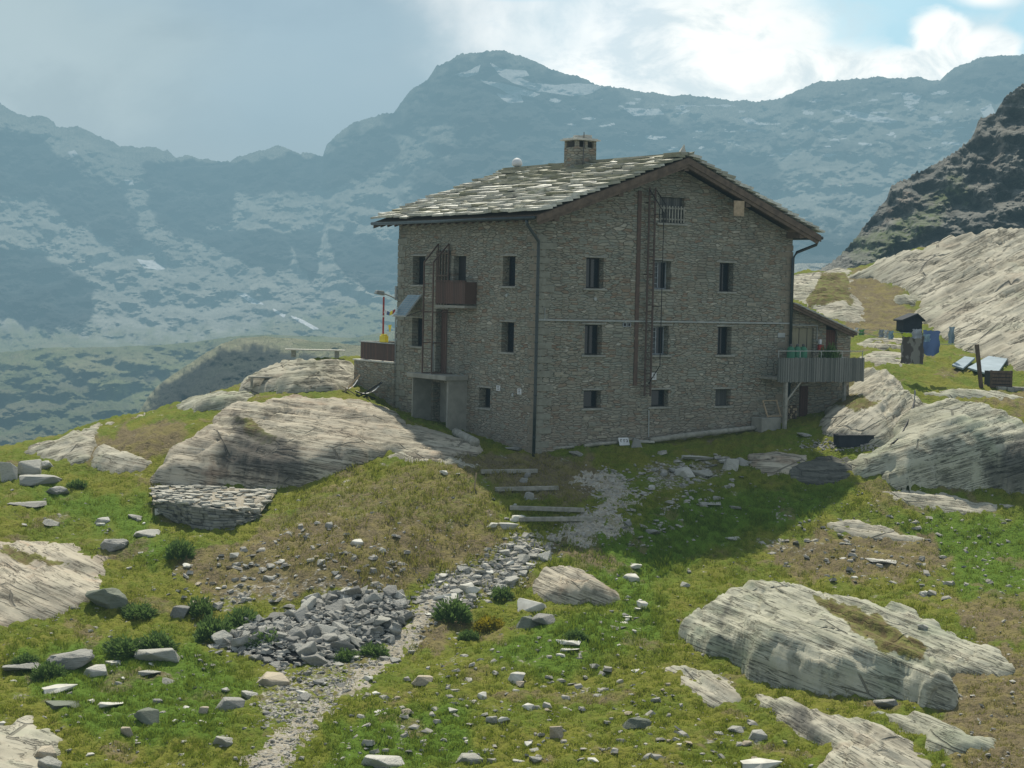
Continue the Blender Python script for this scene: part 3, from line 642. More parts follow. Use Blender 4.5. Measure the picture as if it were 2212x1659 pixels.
def rect_l(x0, x1, y0, y1):
    a = lp(x0, (y0+y1)/2)[0]; b = lp(x1, (y0+y1)/2)[0]; c = (x0+x1)/2; return (min(a, b), max(a, b), lp(c, y1)[1], lp(c, y0)[1])
GW = [rect_g(*r) for r in ((1266, 1304, 557, 623), (1412, 1449, 563.5, 625), (1554, 1584, 568, 630), (1263, 1300, 701.5, 767), (1408, 1444, 704, 767), (1550, 1580, 706, 766.5), (1260.5, 1298, 843.5, 882), (1407, 1444, 842, 878.5), (1545.5, 1578, 840.5, 877))]
GATTIC = rect_g(1424, 1478, 426, 482)
LW = [rect_l(*r) for r in ((892, 918, 553.5, 615), (1086, 1113, 553.5, 618), (890, 913, 687, 748), (1083, 1110, 696, 761), (1035, 1059, 838, 881))]
LDOOR_T = rect_l(979, 1006, 553, 657); LDOOR_M = rect_l(941, 966, 668, 806); LDOOR_B = rect_l(935, 964, 826, 928)
fg = lambda x, z, d: (x, d, z); fl_ = lambda y, z, d: (d, y, z)
mb = MB(); mb.keep = True
wallface(mb, HL, -1.6, ZR, GW+[GATTIC], fg, .42, clip_top, (XR,))
wallface(mb, HD, -1.6, rooftop(0)-RT, LW+[LDOOR_T, LDOOR_M, LDOOR_B], fl_, .42)
hr = rooftop(HL)-RT
mb.quad((HL, 0, -1.6), (HL, HD, -1.6), (HL, HD, hr), (HL, 0, hr))
mb.add([(0, HD, -1.6), (HL, HD, -1.6), (HL, HD, hr), (XR, HD, ZR-RT), (0, HD, rooftop(0)-RT)], [(4, 3, 2, 1, 0)])
mb.quad((.5, .5, -1.5), (HL-.5, .5, -1.5), (HL-.5, HD-.5, -1.5), (.5, HD-.5, -1.5))
# rough quoins and odd projecting stones give the walls their uneven face
q = mb; rg = random.Random(3); nface0 = len(mb.f)
for k in range(46):
    z = -.6+k*.27
    if z > ZE-.9: break
    a = rg.uniform(.45, .85) if k % 2 else rg.uniform(.25, .38); b = rg.uniform(.25, .38) if k % 2 else rg.uniform(.45, .85); h = .25
    e1 = rg.uniform(.012, .035); e2 = rg.uniform(.012, .035)
    q.box(-e1, a, -e2, b, z, z+h*rg.uniform(.85, 1.0))
    q.box(HL-a, HL+e1, -e2, b, z+.05, z+.05+h*rg.uniform(.85, 1.0)); q.box(-e1, a, HD-b, HD+e2, z+.02, z+.02+h*.95)
for k in range(330):
    if k % 3:
        x = rg.uniform(.6, HL-.8); z = rg.uniform(0, 8.6 if x < 1 or x > 12 else 9.6); w_ = rg.uniform(.14, .5); h = rg.uniform(.05, .14)
        if any(g[0]-.25-w_ < x < g[1]+.25 and g[2]-.3 < z < g[3]+.25 for g in GW+[GATTIC]) or z > rooftop(x)-.8: continue
        q.box(x, x+w_, -rg.uniform(.012, .035), .05, z, z+h)
    else:
        y = rg.uniform(.6, HD-.8); z = rg.uniform(0, 8.5); w_ = rg.uniform(.14, .5); h = rg.uniform(.05, .14)
        if any(g[0]-.25-w_ < y < g[1]+.25 and g[2]-.3 < z < g[3]+.25 for g in LW+[LDOOR_T, LDOOR_M, LDOOR_B]): continue
        q.box(-rg.uniform(.012, .035), .05, y, y+w_, z, z+h)
mb.m = [0 if i < nface0 else 1+(i//6*7919) % 3 for i in range(len(mb.f))]
M['q1'] = simple('cornerstone_grey', (.25, .245, .195), (.19, .18, .14), 5, .9, bump=.02); M['q2'] = simple('cornerstone_buff', (.33, .30, .225), (.25, .22, .165), 5, .9, bump=.02); M['q3'] = simple('cornerstone_brown', (.24, .20, .145), (.18, .155, .115), 5, .9, bump=.02)
mb.build('wall', [M['wall'], M['q1'], M['q2'], M['q3']], house)
# ---- windows
def window(side, r, kind='dark', sill=True, lintel=True):
    x0, x1, z0, z1 = r; f = fg if side == 'g' else fl_; dp = .30
    m = MB(); fw = .055
    def fb(m_, a, b, c, d, d0, d1):
        p = [f(a, c, d0), f(b, c, d0), f(b, c, d1), f(a, c, d1), f(a, d, d0), f(b, d, d0), f(b, d, d1), f(a, d, d1)]; m_.hexa(p)
    fb(m, x0+.004, x0+fw, z0+.004, z1-.004, dp, dp+.07); fb(m, x1-fw, x1-.004, z0+.004, z1-.004, dp, dp+.07)
    fb(m, x0+fw, x1-fw, z0+.004, z0+fw, dp+.002, dp+.068); fb(m, x0+fw, x1-fw, z1-fw, z1-.004, dp+.002, dp+.068)
    if z1-z0 > .8: fb(m, (x0+x1)/2-.025, (x0+x1)/2+.025, z0+fw, z1-fw, dp+.003, dp+.066)
    if kind == 'pale':
        for k in range(1, 5):
            zz = z0+(z1-z0)*k/5; fb(m, x0+fw, (x0+x1)/2-.027, zz-.012, zz+.012, dp-.02, dp+.03)
        fb(m, x0+fw, (x0+x1)/2-.027, z1-fw-.03, z1-fw-.003, dp-.02, dp+.03)
    w = m.build('window', M['frame_pale'] if kind == 'pale' else M['frame'], house)
    g = MB(); fb(g, x0+.02, x1-.02, z0+.02, z1-.02, dp+.03, dp+.05); g.build('pane', M['glass'], w)
    if kind == 'shut':
        s_ = MB(); fb(s_, x0+.03, x1-.03, z0+.02, z1-.02, dp-.05, dp-.01); s_.build('shutter', M['shutter'], w)
    rr = random.Random(int(x0*100+z0*7))
    if sill:
        s_ = MB(); e = rr.uniform(.08, .18); fb(s_, x0-e, x1+e*rr.uniform(.6, 1.2), z0-.085, z0-.004, -.07, .29); s_.build('sill', M['sillst'], w, bevel=.012)
    if lintel:
        s_ = MB(); e = rr.uniform(.06, .2); fb(s_, x0-e, x1+e, z1+.004, z1+.075, -.035, .25); s_.build('lintel', M['sillst'], w, bevel=.012)
    return w
M['sillst'] = simple('sill_stone', (.32, .31, .26), (.22, .21, .175), 4, .85)
kinds = ['dark', 'pale', 'dark', 'dark', 'pale', 'dark', 'dark', 'dark', 'shut']
for r, k in zip(GW, kinds): window('g', r, k)
for r in LW: window('l', r)
# attic hatch with its little slatted front
x0, x1, z0, z1 = GATTIC
d = MB(); d.box(x0+.01, x1-.01, .16, .20, z0+.01, z1-.01); dd = d.build('attic_door', M['shutter'], house)
s_ = MB(); s_.box(x0-.12, x1+.15, -.10, .15, z0-.09, z0-.004); s_.build('sill', M['sillst'], dd, bevel=.01)
b = MB(); n = 9; hh = z0+(z1-z0)*.66
for k in range(n):
    xx = x0+.02+(x1-x0-.09)*k/(n-1); b.box(xx, xx+.05, -.06, -.03, z0+.02, hh)
b.box(x0, x1, -.03, -.005, hh-.12, hh-.06); b.box(x0, x1, -.03, -.005, z0+.12, z0+.18)
b.build('railing', M['wood_grey'], house)
# ---- roof: plank deck, timbers, and hundreds of lapped stone slabs
roof_s = MB()
def decks(mb, t0, t1, y0, y1, ex=0.0):
    for sx in (0, 1):
        xa, xb = (-OV-ex, XR) if sx == 0 else (XR, HL+OV+ex)
        za = ZE-SL*ex if sx == 0 else ZR; zb = ZR if sx == 0 else ZE2-SR*ex
        mb.hexa([(xa, y0, za-t1), (xb, y0, zb-t1), (xb, y1, zb-t1), (xa, y1, za-t1), (xa, y0, za-t0), (xb, y0, zb-t0), (xb, y1, zb-t0), (xa, y1, za-t0)])
def slabs(seed):
    rg = random.Random(seed); V = []; F = []; A = []
    for side in (0, 1):
        if side == 0: L = math.hypot(XR+OV, ZR-ZE); o = Vector((-OV-.06, 0, ZE-.02)); s_ = Vector((XR+OV, 0, ZR-ZE)).normalized(); nrm = Vector((-s_.z, 0, s_.x))
        else: L = math.hypot(HL+OV-XR, ZR-ZE2); o = Vector((HL+OV+.06, 0, ZE2-.02)); s_ = Vector((-(HL+OV-XR), 0, ZR-ZE2)).normalized(); nrm = Vector((s_.z, 0, -s_.x))
        sp = 0.0; row = 0
        while sp < L+.02:
            ex = rg.uniform(.30, .44); y = OG0-rg.uniform(.02, .10)-(rg.random()*.3 if row else 0)*0
            while y < OG1:
                w_ = min(rg.choice([rg.uniform(.4, .7), rg.uniform(.7, 1.35)]), OG1+.06-y); 
                if w_ < .15: break
                d_ = min(ex*rg.uniform(1.5, 2.0), L-sp+.12); th = rg.uniform(.07, .12); dy = [rg.uniform(-.03, .03) for _ in range(4)]; ds = [rg.uniform(-.06, .05) for _ in range(2)]
                lift = 2.35*th+rg.uniform(0, .025); back = .012; tw = rg.uniform(-.015, .015)
                def pt(s0, yy, h): return o+s_*s0+nrm*h+Vector((0, yy, 0))
                g = .012
                top = [pt(sp+ds[0], y+g+dy[0]*.3, lift+tw), pt(sp+ds[1], y+w_-g+dy[1]*.3, lift-tw), pt(sp+d_, y+w_-g+dy[2], back+th-tw), pt(sp+d_, y+g+dy[3], back+th+tw)]
                # chamfered outer corner now and then
                bot = [p-nrm*th for p in top]; b0 = len(V); V.extend(bot+top)
                F.extend([(b0+3, b0+2, b0+1, b0), (b0+4, b0+5, b0+6, b0+7), (b0, b0+1, b0+5, b0+4), (b0+1, b0+2, b0+6, b0+5), (b0+2, b0+3, b0+7, b0+6), (b0+3, b0, b0+4, b0+7)])
                a = rg.random(); m_ = rg.uniform(.5, 1) if rg.random() < .16+.75*(sp/L)**1.3 else 0.0; A.extend([(a, m_, 0)]*8); y += w_
            sp += ex; row += 1
    # ridge slabs
    y = OG0
    while y < OG1:
        w_ = rg.uniform(.5, .9); b0 = len(V); zt = ZR+.075
        for sx in (-1, 1):
            b0 = len(V); x1_ = XR+sx*.42; z1_ = rooftop(x1_)+.10; x2_ = XR-sx*.05; z2_ = ZR+.13
            lo = [Vector((x1_, y, z1_)), Vector((x2_, y, z2_)), Vector((x2_, y+w_-.02, z2_)), Vector((x1_, y+w_-.02, z1_))]; hi = [p+Vector((0, 0, .045)) for p in lo]
            V.extend(lo+hi); F.extend([(b0+3, b0+2, b0+1, b0), (b0+4, b0+5, b0+6, b0+7), (b0, b0+1, b0+5, b0+4), (b0+1, b0+2, b0+6, b0+5), (b0+2, b0+3, b0+7, b0+6), (b0+3, b0, b0+4, b0+7)])
            A.extend([(rg.random(), 1, 0)]*8)
        y += w_
    return npmesh('roof', np.array([tuple(v) for v in V]), np.array(F), M['slate'], False, {'mask': np.array(A, float)}, house)
roof = slabs(5)
d = MB(); decks(d, .03, .12, OG0+.03, OG1-.03); d.build('roof_boarding', M['wood_brown'], roof)
for (y0_, y1_) in ((OG0, OG0+.06), (OG1-.06, OG1)):
    m = MB(); decks(m, .05, .30, y0_, y1_); m.build('bargeboard', M['wood_roof'], roof)
m = MB()
for yy in (OG0+.10, ):
    for side, xe in ((0, -OV+.1), (1, HL+OV-.1)):
        xm = XR; m.beam((xe, yy, rooftop(xe)-.36), (xm, yy, ZR-.36), .09, .14, (0, 0, 1))
m.build('verge_rafter', M['wood_roof'], roof)
for xx in (.25, 3.2, XR, 9.55, HL-.25):
    m = MB(); zt = rooftop(xx)-.30; m.box(xx-.11, xx+.11, OG0+.13, .3, zt-.26, zt-.02); m.build('purlin', M['wood_roof'], roof)
yy = .15
while yy < OG1-.1:
    m = MB(); m.beam((-OV+.06, yy, ZE-.20), (.1, yy, rooftop(.1)-.20), .09, .13); m.build('rafter_end', M['wood_brown'], roof); yy += .62

# pale cover board on one purlin end
x0, z1 = gp(1587, 433, OG0); x1, z0 = gp(1608, 467, OG0)
m = MB(); m.box(x0, x1, OG0+.02, OG0+.06, z0, z1); m.build('purlin_cover', M['wood_pale'], roof)
# ---- gutters and downpipes
g = MB(); g.tube([(-OV-.10, OG0+.05, ZE-.14), (-OV-.10, OG1-.05, ZE-.10)], .07, 8); gut = g.build('gutter', M['copper'], house, True)
g = MB(); g.tube([(HL+OV+.10, OG0+.05, ZE2-.14), (HL+OV+.10, OG1-.05, ZE2-.10)], .07, 8); g.build('gutter', M['copper'], house, True)
g = MB(); g.tube([(-OV-.08, -.35, ZE-.16), (-OV-.06, -.35, ZE-.38), (-.10, -.12, ZE-.98), (-.08, -.10, ZE-1.25), (-.08, -.10, 2.0), (-.09, -.10, -.25)], .062, 8)
for zz in (6, 4.2, 2.2, .6): g.tube([(-.08, -.10, zz), (-.08, -.10, zz+.05)], .075, 8)
g.build('downpipe', M['copper'], house, True)
g = MB(); g.tube([(HL+OV+.08, -.7, ZE2-.18), (HL+OV+.02, -.62, ZE2-.42), (HL+.12, -.14, ZE2-.75), (HL-.06, -.12, ZE2-1.0), (HL-.06, -.12, 1.9)], .062, 8); g.build('downpipe', M['copper'], house, True)
# ---- conduit, vents, notices on the gable
za = gp(1170, 691)[1]; zb = gp(1698, 698.5)[1]
g = MB(); g.beam((.02, -.05, za), (HL-.05, -.05, zb), .05, .055); g.tube([(.32, -.04, za), (.32, -.04, za+.45)], .018, 6); g.build('conduit', M['white_pipe'], house)
for a, b in ((1345, 1353), (1355, 1362)):
    xa, z1 = gp(a, 696.5); xb, z0 = gp(b, 706); m = MB()
    for q4 in ((xa, xb, z0, z0+.03), (xa, xb, z1-.03, z1), (xa, xa+.03, z0+.031, z1-.031), (xb-.03, xb, z0+.031, z1-.031)): m.box(q4[0], q4[1], -.03, .01, q4[2], q4[3])
    m.box(xa+.031, xb-.031, -.012, .012, z0+.031, z1-.031, 1); m.build('vent', [M['frame_pale'], M['frame']], house)
def plaque(side, x0, x1, y0, y1, mat='white', name='notice', t=.03):
    f = gp if side == 'g' else lp; xa, z1 = f(x0, y0); xb, z0 = f(x1, y1); m = MB()
    if side == 'g': m.box(min(xa, xb), max(xa, xb), -t, .012, z0, z1)
    else: m.box(-t, .012, min(xa, xb), max(xa, xb), z0, z1)
    return m.build(name, M[mat], house)
def marks(p, f, x0, x1, y0, y1, n=3):
    m = MB()
    for k in range(n):
        yy = y0+(y1-y0)*(k+.8)/(n+.8); a, z_ = f(x0+(x1-x0)*.25, yy); b, _ = f(x1-(x1-x0)*.25, yy)
        if f is gp: m.box(a, b, -.036, -.031, z_-.012, z_+.012)
        else: m.box(-.036, -.031, min(a, b), max(a, b), z_-.012, z_+.012)
    m.build('printed_lines', M['steel'], p)
p = plaque('l', 1073.5, 1081, 832, 844.5); marks(p, lp, 1074, 1081, 832, 844)
p = plaque('l', 1119, 1127, 839, 852.5); marks(p, lp, 1119, 1127, 839, 852)
p = plaque('g', 1406, 1417, 805, 820.5); marks(p, gp, 1406, 1417, 805, 820)
plaque('g', 1680, 1695, 719, 729, 'stonewhite' if 'stonewhite' in M else 'white_pipe')
# insulator discs under the first floor sills
for f, px_, py_ in ((lp, 1096, 638), (gp, 1285, 646), (lp, 1109, 853)):
    a, z_ = f(px_, py_); m = MB()
    if f is lp: m.tube([(-.05, a, z_), (.01, a, z_)], .07, 10)
    else: m.tube([(a, -.05, z_), (a, .01, z_)], .07, 10)
    m.build('wall_disc', M['white_pipe'], house)




# ---- fixed ladder on the gable, with safety rail
xl, zt = gp(1387, 412); xl2, zb = gp(1379, 845); xr_, _ = gp(1404, 600); x_l, _ = gp(1391.5, 600)
lad = MB(); off = -.22; r = .022
za, zb = gp(1400, 405)[1], gp(1392, 855)[1]
for xx in (x_l, xr_): lad.beam((xx, off, zb), (xx, off, za), .075, .03, (0, 1, 0))
zz = zb+.1; kk = 0
while zz < za-.1:
    lad.tube([(x_l, off, zz), (xr_, off, zz)], .020, 6); zz += .27; kk += 1
for zz in (zb+.4, zb+2.6, zb+4.8, za-.6):
    for xx in (x_l, xr_): lad.beam((xx, off, zz), (xx, .02, zz), .03, .03)
M['ladder'] = simple('worn_ladder_steel', (.10, .064, .046), (.065, .045, .036), 6, .7); L_ = lad.build('ladder', M['ladder'], house)
g = MB(); g.beam((x_l-.33, -.02, gp(1372, 833)[1]), (x_l-.33, -.02, gp(1384, 412)[1]), .17, .05, (0, 1, 0)); g.build('rusty_channel', M['rust'], L_)
g = MB(); zc = gp(1427, 790, -.9)[1]; ztop = gp(1432, 440, -.9)[1]
g.tube([(x_l, off, za-.1), (x_l, -.75, ztop+.05), (xr_-.1, -.92, ztop-.35), (xr_-.1, -.92, zc), (xr_-.1, off, zc-.75)], .02, 6)
g.tube([(xr_+.05, off, za-.1), (xr_+.1, -.8, ztop-.05), (xr_+.12, -.8, ztop-.4), (xr_+.12, -.8, gp(1440, 480, -.8)[1])], .018, 6)
for zz in (ztop-.4, ztop-2.2, ztop-4.0): g.tube([(xr_-.1, -.92, zz), (xr_+.0, off, zz)], .014, 6)
g.build('safety_rail', M['frame'], L_)
a, b = gp(1400, 887); a2, b2 = gp(1399.5, 944); g = MB(); g.tube([(a, -.05, b), (a2, -.05, b2)], .022, 6); g.tube([(a, -.05, b), (a, .02, b)], .02, 6); g.build('white_pipe', M['white_pipe'], house)
# ---- long wall: upper balcony, brown doors, caged ladder
y0, y1, z0, z1 = LDOOR_T; 
m = MB(); m.box(.25, .30, y0+.01, y1-.01, z0+.01, z1-.01); m.build('balcony_door', M['frame'], house)
m = MB(); m.box(.25, .30, LDOOR_M[0]+.01, LDOOR_M[1]-.01, LDOOR_M[2]+.01, LDOOR_M[3]-.01); m.build('brown_door', M['board_red_y'], house)
m = MB(); m.box(.34, .38, LDOOR_B[0]+.01, LDOOR_B[1]-.01, LDOOR_B[2]+.01, LDOOR_B[3]-.01); m.build('porch_door', M['concrete'], house)
ya, zt_ = lp(1005, 606, -.55); yb, zb_ = lp(941, 659, -.55); zb_ = lp(960, 659, -.55)[1]
bal = MB(); bal.box(-.56, 0.0, ya, yb, zb_-.10, zb_); B_ = bal.build('balcony', M['concrete'], house)
m = MB(); m.box(-.56, -.53, ya, yb, zb_+.06, zt_-.06); m.box(-.53, -.01, ya, ya+.03, zb_+.06, zt_-.06); m.box(-.53, -.01, yb-.03, yb, zb_+.06, zt_-.06)
m.box(-.59, -.50, ya-.02, yb+.02, zt_-.05, zt_); m.build('railing', M['board_red_y'], B_)
yc = lp(972, 570)[0]; yd = lp(945, 570)[0]; m = MB(); zs_ = lp(958, 536)[1]
for k in range(5): yy = yc+(yd-yc-.07)*k/4; m.box(-.07, -.03, yy, yy+.07, zb_, zs_-.1)
for zz in (zb_+.3, (zb_+zs_)/2, zs_-.25): m.box(-.095, -.071, yc, yd, zz, zz+.07)
m.build('slatted_screen', M['wood_brown'], B_)
# caged ladder standing off the wall
ladl = MB(); ox = -1.0
yA, zA = lp(914, 806, ox); yB, _ = lp(934, 700, ox); yA = lp(914, 700, ox)[0]; zTop = lp(925, 566, ox)[1]; zTop2 = lp(958, 527, -.05)[1]; yA2 = lp(946, 527, -.1)[0]; yB2 = lp(969, 527, -.1)[0]
for a, a2 in ((yA, yA2), (yB, yB2)):
    ladl.beam((ox, a, zA), (ox, a, zTop), .05, .05, (0, 1, 0)); ladl.beam((ox, a, zTop), (-.08, a2, zTop2), .05, .05, (0, 1, 0)); ladl.beam((-.08, a2, zTop2), (-.08, a2, zb_), .045, .045, (0, 1, 0))
zz = zA+.25
while zz < zTop: ladl.tube([(ox, yA, zz), (ox, yB, zz)], .018, 6); zz += .38
for zz in (zA+.02, zA+1.25, zA+2.5):
    for a in (yA, yB): ladl.beam((ox, a, zz), (-.02, a, zz), .035, .035)
LL = ladl.build('caged_ladder', M['rust'], house)
g = MB(); yC = lp(962, 800, -.1)[0]
for zz in (zA+.03, zA+1.28, zA+2.53): g.beam((-.08, yA, zz), (-.08, yC, zz), .03, .03)
for a in (yC, (yA+yC)/2): g.beam((-.09, a, zA), (-.09, a, lp(962, 668)[1]), .03, .03, (0, 1, 0))
g.build('ladder_cage', M['rust'], LL)
g = MB(); yy = lp(933.5, 760, -.9)[0]; g.tube([(-.9, yy-.06, lp(933, 803, -.9)[1]), (-.9, yy-.06, lp(934, 737, -.9)[1])], .05, 8); g.build('white_pipe', M['white_pipe'], house, True)
g = MB(); yy = lp(918, 850)[0]; g.beam((-.05, yy, lp(918, 812)[1]), (-.05, yy, lp(917, 880)[1]), .07, .05, (0, 1, 0)); g.build('rusty_channel', M['rust'], house)
# ---- concrete porch
yp0 = lp(1008, 880)[0]; yp1 = LDOOR_B[1]+.25; zp1 = lp(1007, 822)[1]; pd = -.88
m = MB(); m.box(pd, 0, yp0, yp0+.13, -1.3, zp1); PO = m.build('porch', M['concrete'], house); m = MB(); m.box(pd, 0, yp1-.1, yp1, -1.3, zp1); m.build('porch_wall', M['concrete'], PO)
m = MB(); m.box(pd-.2, 0.0, yp0-.1, yp1+.12, zp1+.004, zp1+.2); m.build('porch_roof', M['concrete'], PO, bevel=.02)
# ---- chimney
def on_roof(px, py):
    d = ray(px, py)
    n = np.array([-SL, 0, 1.0]); nw = HA*n[0]+np.array([0, 0, n[2]]); p0 = HC+HA*(-OV)+np.array([0, 0, ZE])
    t = (p0@nw)/(d@nw); q_ = d*t-HC; return float(q_@HA), float(q_@HB), float(q_[2])
cxx, cyy, czz = on_roof(1244, 372); zt = gp(1240, 310, cyy)[1]
m = MB(); m.box(cxx, cxx+1.02, cyy, cyy+.9, czz-.6, zt-.12); CH = m.build('chimney', M['wall2'], house)
for xx in (cxx, cxx+.43, cxx+.87):
    for yy in (cyy, cyy+.75): m = MB(); m.box(xx+.005, xx+.145, yy+.005, yy+.145, zt-.12, zt+.16); m.build('chimney_post', M['wall2'], CH)
m = MB(); m.box(cxx+.05, cxx+.9, cyy+.18, cyy+.7, zt-.16, zt+.14); m.build('flue', M['mort'], CH)
m = MB(); m.box(cxx-.16, cxx+1.12, cyy-.16, cyy+1.0, zt+.165, zt+.215); m.box(cxx-.10, cxx+1.02, cyy-.10, cyy+.9, zt+.22, zt+.26); m.build('chimney_cap', M['slab'], CH)
m = MB(); rg = random.Random(2)
for k in range(6):
    x = cxx+rg.uniform(.15, .7); y = cyy+rg.uniform(.2, .6); s2 = rg.uniform(.09, .2); m.hexa([(x+a*s2*rg.uniform(.7, 1.2), y+b*s2, zt+.262+c*s2*.9) for c in (0, 1) for a, b in ((-1, -1), (1, -1), (.7, 1), (-.8, .8))])
m.build('cap_stones', M['stone'], CH)
m = MB(); m.tube([(cxx+.32, cyy-.04, czz-.1), (cxx+.34, cyy-.04, zt+.5)], .018, 6); m.build('aerial_mast', M['steel'], CH)
# ridge stone and white dome
m = MB(); yy = OG0+.35; m.add([(XR-.2, yy, ZR+.14), (XR+.14, yy, ZR+.14), (XR+.14, yy+.12, ZR+.14), (XR-.2, yy+.12, ZR+.14), (XR+.06, yy+.05, ZR+.52), (XR+.13, yy+.08, ZR+.34)], [(0, 3, 2, 1), (0, 1, 5, 4), (1, 2, 5), (2, 3, 4, 5), (3, 0, 4)]); m.build('ridge_stone', M['stone'], roof)
bm = bmesh.new(); bmesh.ops.create_uvsphere(bm, u_segments=20, v_segments=12, radius=.24); me = bpy.data.meshes.new('antenna_dome'); 
for v in bm.verts: v.co.z = v.co.z*1.15 if v.co.z > 0 else v.co.z*.6
bm.to_mesh(me); bm.free(); me.materials.append(M['white']); [setattr(p_, 'use_smooth', True) for p_ in me.polygons]
o = bpy.data.objects.new('antenna_dome', me); COL.objects.link(o); o.parent = roof; o.location = (XR-.05, OG1-.45, ZR+.30)
# ---- solar panel on brackets, street lamp, corner pipe
pa, pb = lp(882, 636.5, -.10), lp(911, 635, -.10); pc, pd_ = lp(885, 683, -.85), lp(855, 682, -.85)
yq0, yq1 = pb[0], pa[0]; zt_, zb_ = pa[1], pd_[1]
m = MB(); m.hexa([(-.10, yq0, zt_-.04), (-.10, yq1, zt_-.04), (-.85, yq1, zb_-.04), (-.85, yq0, zb_-.04), (-.12, yq0, zt_), (-.12, yq1, zt_), (-.87, yq1, zb_), (-.87, yq0, zb_)]); SP = m.build('solar_panel', M['steel_l'] if 'steel_l' in M else M['white_pipe'], house)
m = MB(); nv = Vector((-(zt_-zb_), 0, -.75)).normalized()*-1
for i in range(4):
    for j in range(9):
        def pp(u, v):
            return Vector((-.12-.75*v, yq0+(yq1-yq0)*u, zt_+(zb_-zt_)*v))+Vector((-.012, 0, .012))
        u0, u1 = .04+i*.235, .04+i*.235+.21; v0, v1 = .03+j*.105, .03+j*.105+.09; m.quad(pp(u0, v0), pp(u1, v0), pp(u1, v1), pp(u0, v1))
m.build('solar_cells', simple('solar_cells', (.17, .24, .27), (.13, .19, .22), 3, .25, .6, 0), SP)
for yy in (yq0+.1, yq1-.1): m = MB(); m.beam((0, yy, zb_+.25), (-.83, yy, zb_-.02), .03, .03); m.build('bracket', M['steel'], SP)
yl = HD+.02; zc_ = lp(852, 640)[1]
m = MB(); m.tube([(-.02, HD-.1, zc_-.15), (-.35, HD, zc_+.0), (-.75, HD+.05, zc_+.14)], .03, 7); WL = m.build('wall_lamp', M['white_pipe'], house)
m = MB(); m.hexa([(-.66, HD-.06, zc_+.02), (-1.08, HD-.06, zc_+.10), (-1.08, HD+.18, zc_+.10), (-.66, HD+.18, zc_+.02), (-.68, HD-.04, zc_+.22), (-1.02, HD-.04, zc_+.25), (-1.02, HD+.16, zc_+.25), (-.68, HD+.16, zc_+.22)]); m.build('lamp_head', M['white_pipe'], WL, bevel=.02)
m = MB(); m.tube([(-.06, HD+.04, lp(851, 823)[1]), (-.06, HD+.04, lp(852, 683)[1])], .035, 8); m.tube([(-.07, HD+.04, lp(852, 648)[1]), (-.07, HD+.04, lp(853, 618)[1])], .06, 8); m.build('white_pipe', M['white_pipe'], house)
# ---- terrace beyond the far-left corner with red railing (continues the line of the long wall)
TO = -.12
def tp(px, py, o=TO): return lp(px, py, o)
yT = tp(765, 781)[0]; zT = tp(808, 782)[1]
ter = empty('terrace', tuple(hw(TO, HD, 0)), HRZ, 'raised stone terrace with dark red board railing at the left corner of the hut', 'terrace')
m = MB(); m.box(0, 4.2, .01, yT-HD, -1.0, zT); m.build('wall', M['wall2'], ter)
m = MB(); m.box(-.06, 4.2, .01, yT-HD+.04, zT+.004, zT+.07); m.build('coping', M['slab'], ter, bevel=.01)
yR0 = tp(778, 760)[0]-HD; zR1 = tp(812, 739)[1]
m = MB(); m.box(.02, .06, .02, yR0, zT+.09, zR1-.04); m.box(.061, 4.1, yR0-.04, yR0, zT+.09, zR1-.04); RL = m.build('railing', M['board_red_y'], ter)
m = MB(); m.box(-.03, .10, .02, yR0+.06, zR1-.035, zR1+.01); m.box(.104, 4.1, yR0-.08, yR0+.06, zR1-.035, zR1+.01); m.build('handrail', M['white_pipe'], RL)
def thome(o): o.location = tuple(hw(0, 0)); o.rotation_euler = (0, 0, HRZ); return o
y_, z_ = tp(829, 641, .3); m = MB(); m.beam((.3, y_, zT), (.3, y_, z_), .06, .06, (0, 1, 0)); m.box(.26, .34, y_-.05, y_+.05, z_-.9, z_-.82, 1)
tag(thome(m.build('flagpole', [M['red'], M['white']], None)), 'thin red flagpole rising behind the red terrace railing', 'flagpole')
flags = empty('prayer_flags', tuple(hw(0, 0)), HRZ, 'string of small coloured prayer flags between the red flagpole and the hut', 'flags')
m = MB(); sg = [tp(830+k*6, 667+[0, 4, 6, 3, 0][k], .3) for k in range(5)]; m.tube([(.3, a, b) for a, b in sg], .006, 4); m.build('string', M['white'], flags)
for k, cmat in enumerate(('white', 'blue', 'yellow', 'red')):
    a, b = sg[k]; a2, b2 = sg[k+1]; m = MB(); m.add([(.3, a-.03, b-.01), (.3, a2+.02, b2-.01), (.34, a2+.03, b2-.17), (.27, a-.02, b-.18)], [(0, 1, 2, 3)]); m.build('flag', M[cmat], flags)
a, b = tp(838.5, 702, .3); a2, b2 = tp(845, 717, .3); m = MB(); m.add([(.3, a, b), (.32, a2, b+.02), (.25, a2-.01, b2), (.34, a-.03, b2)], [(0, 1, 2, 3)]); tag(thome(m.build('yellow_flag', M['yellow'], None)), 'small yellow pennant hanging beside the red flagpole', 'flag')
a, b = tp(820.5, 736); a2, b2 = tp(833, 723); e = empty('yellow_box', tuple(hw(TO, a2, zR1+.01)), HRZ, 'bright yellow container sitting on the terrace handrail', 'box')
m = MB(); m.box(-.03, .15, 0, a-a2, 0.004, b2-zR1-.06); m.build('container', M['yellow'], e, bevel=.02); m = MB(); m.box(.0, .12, .05, a-a2-.08, b2-zR1-.058, b2-zR1+.01); m.build('handle', M['yellow'], e, bevel=.01)
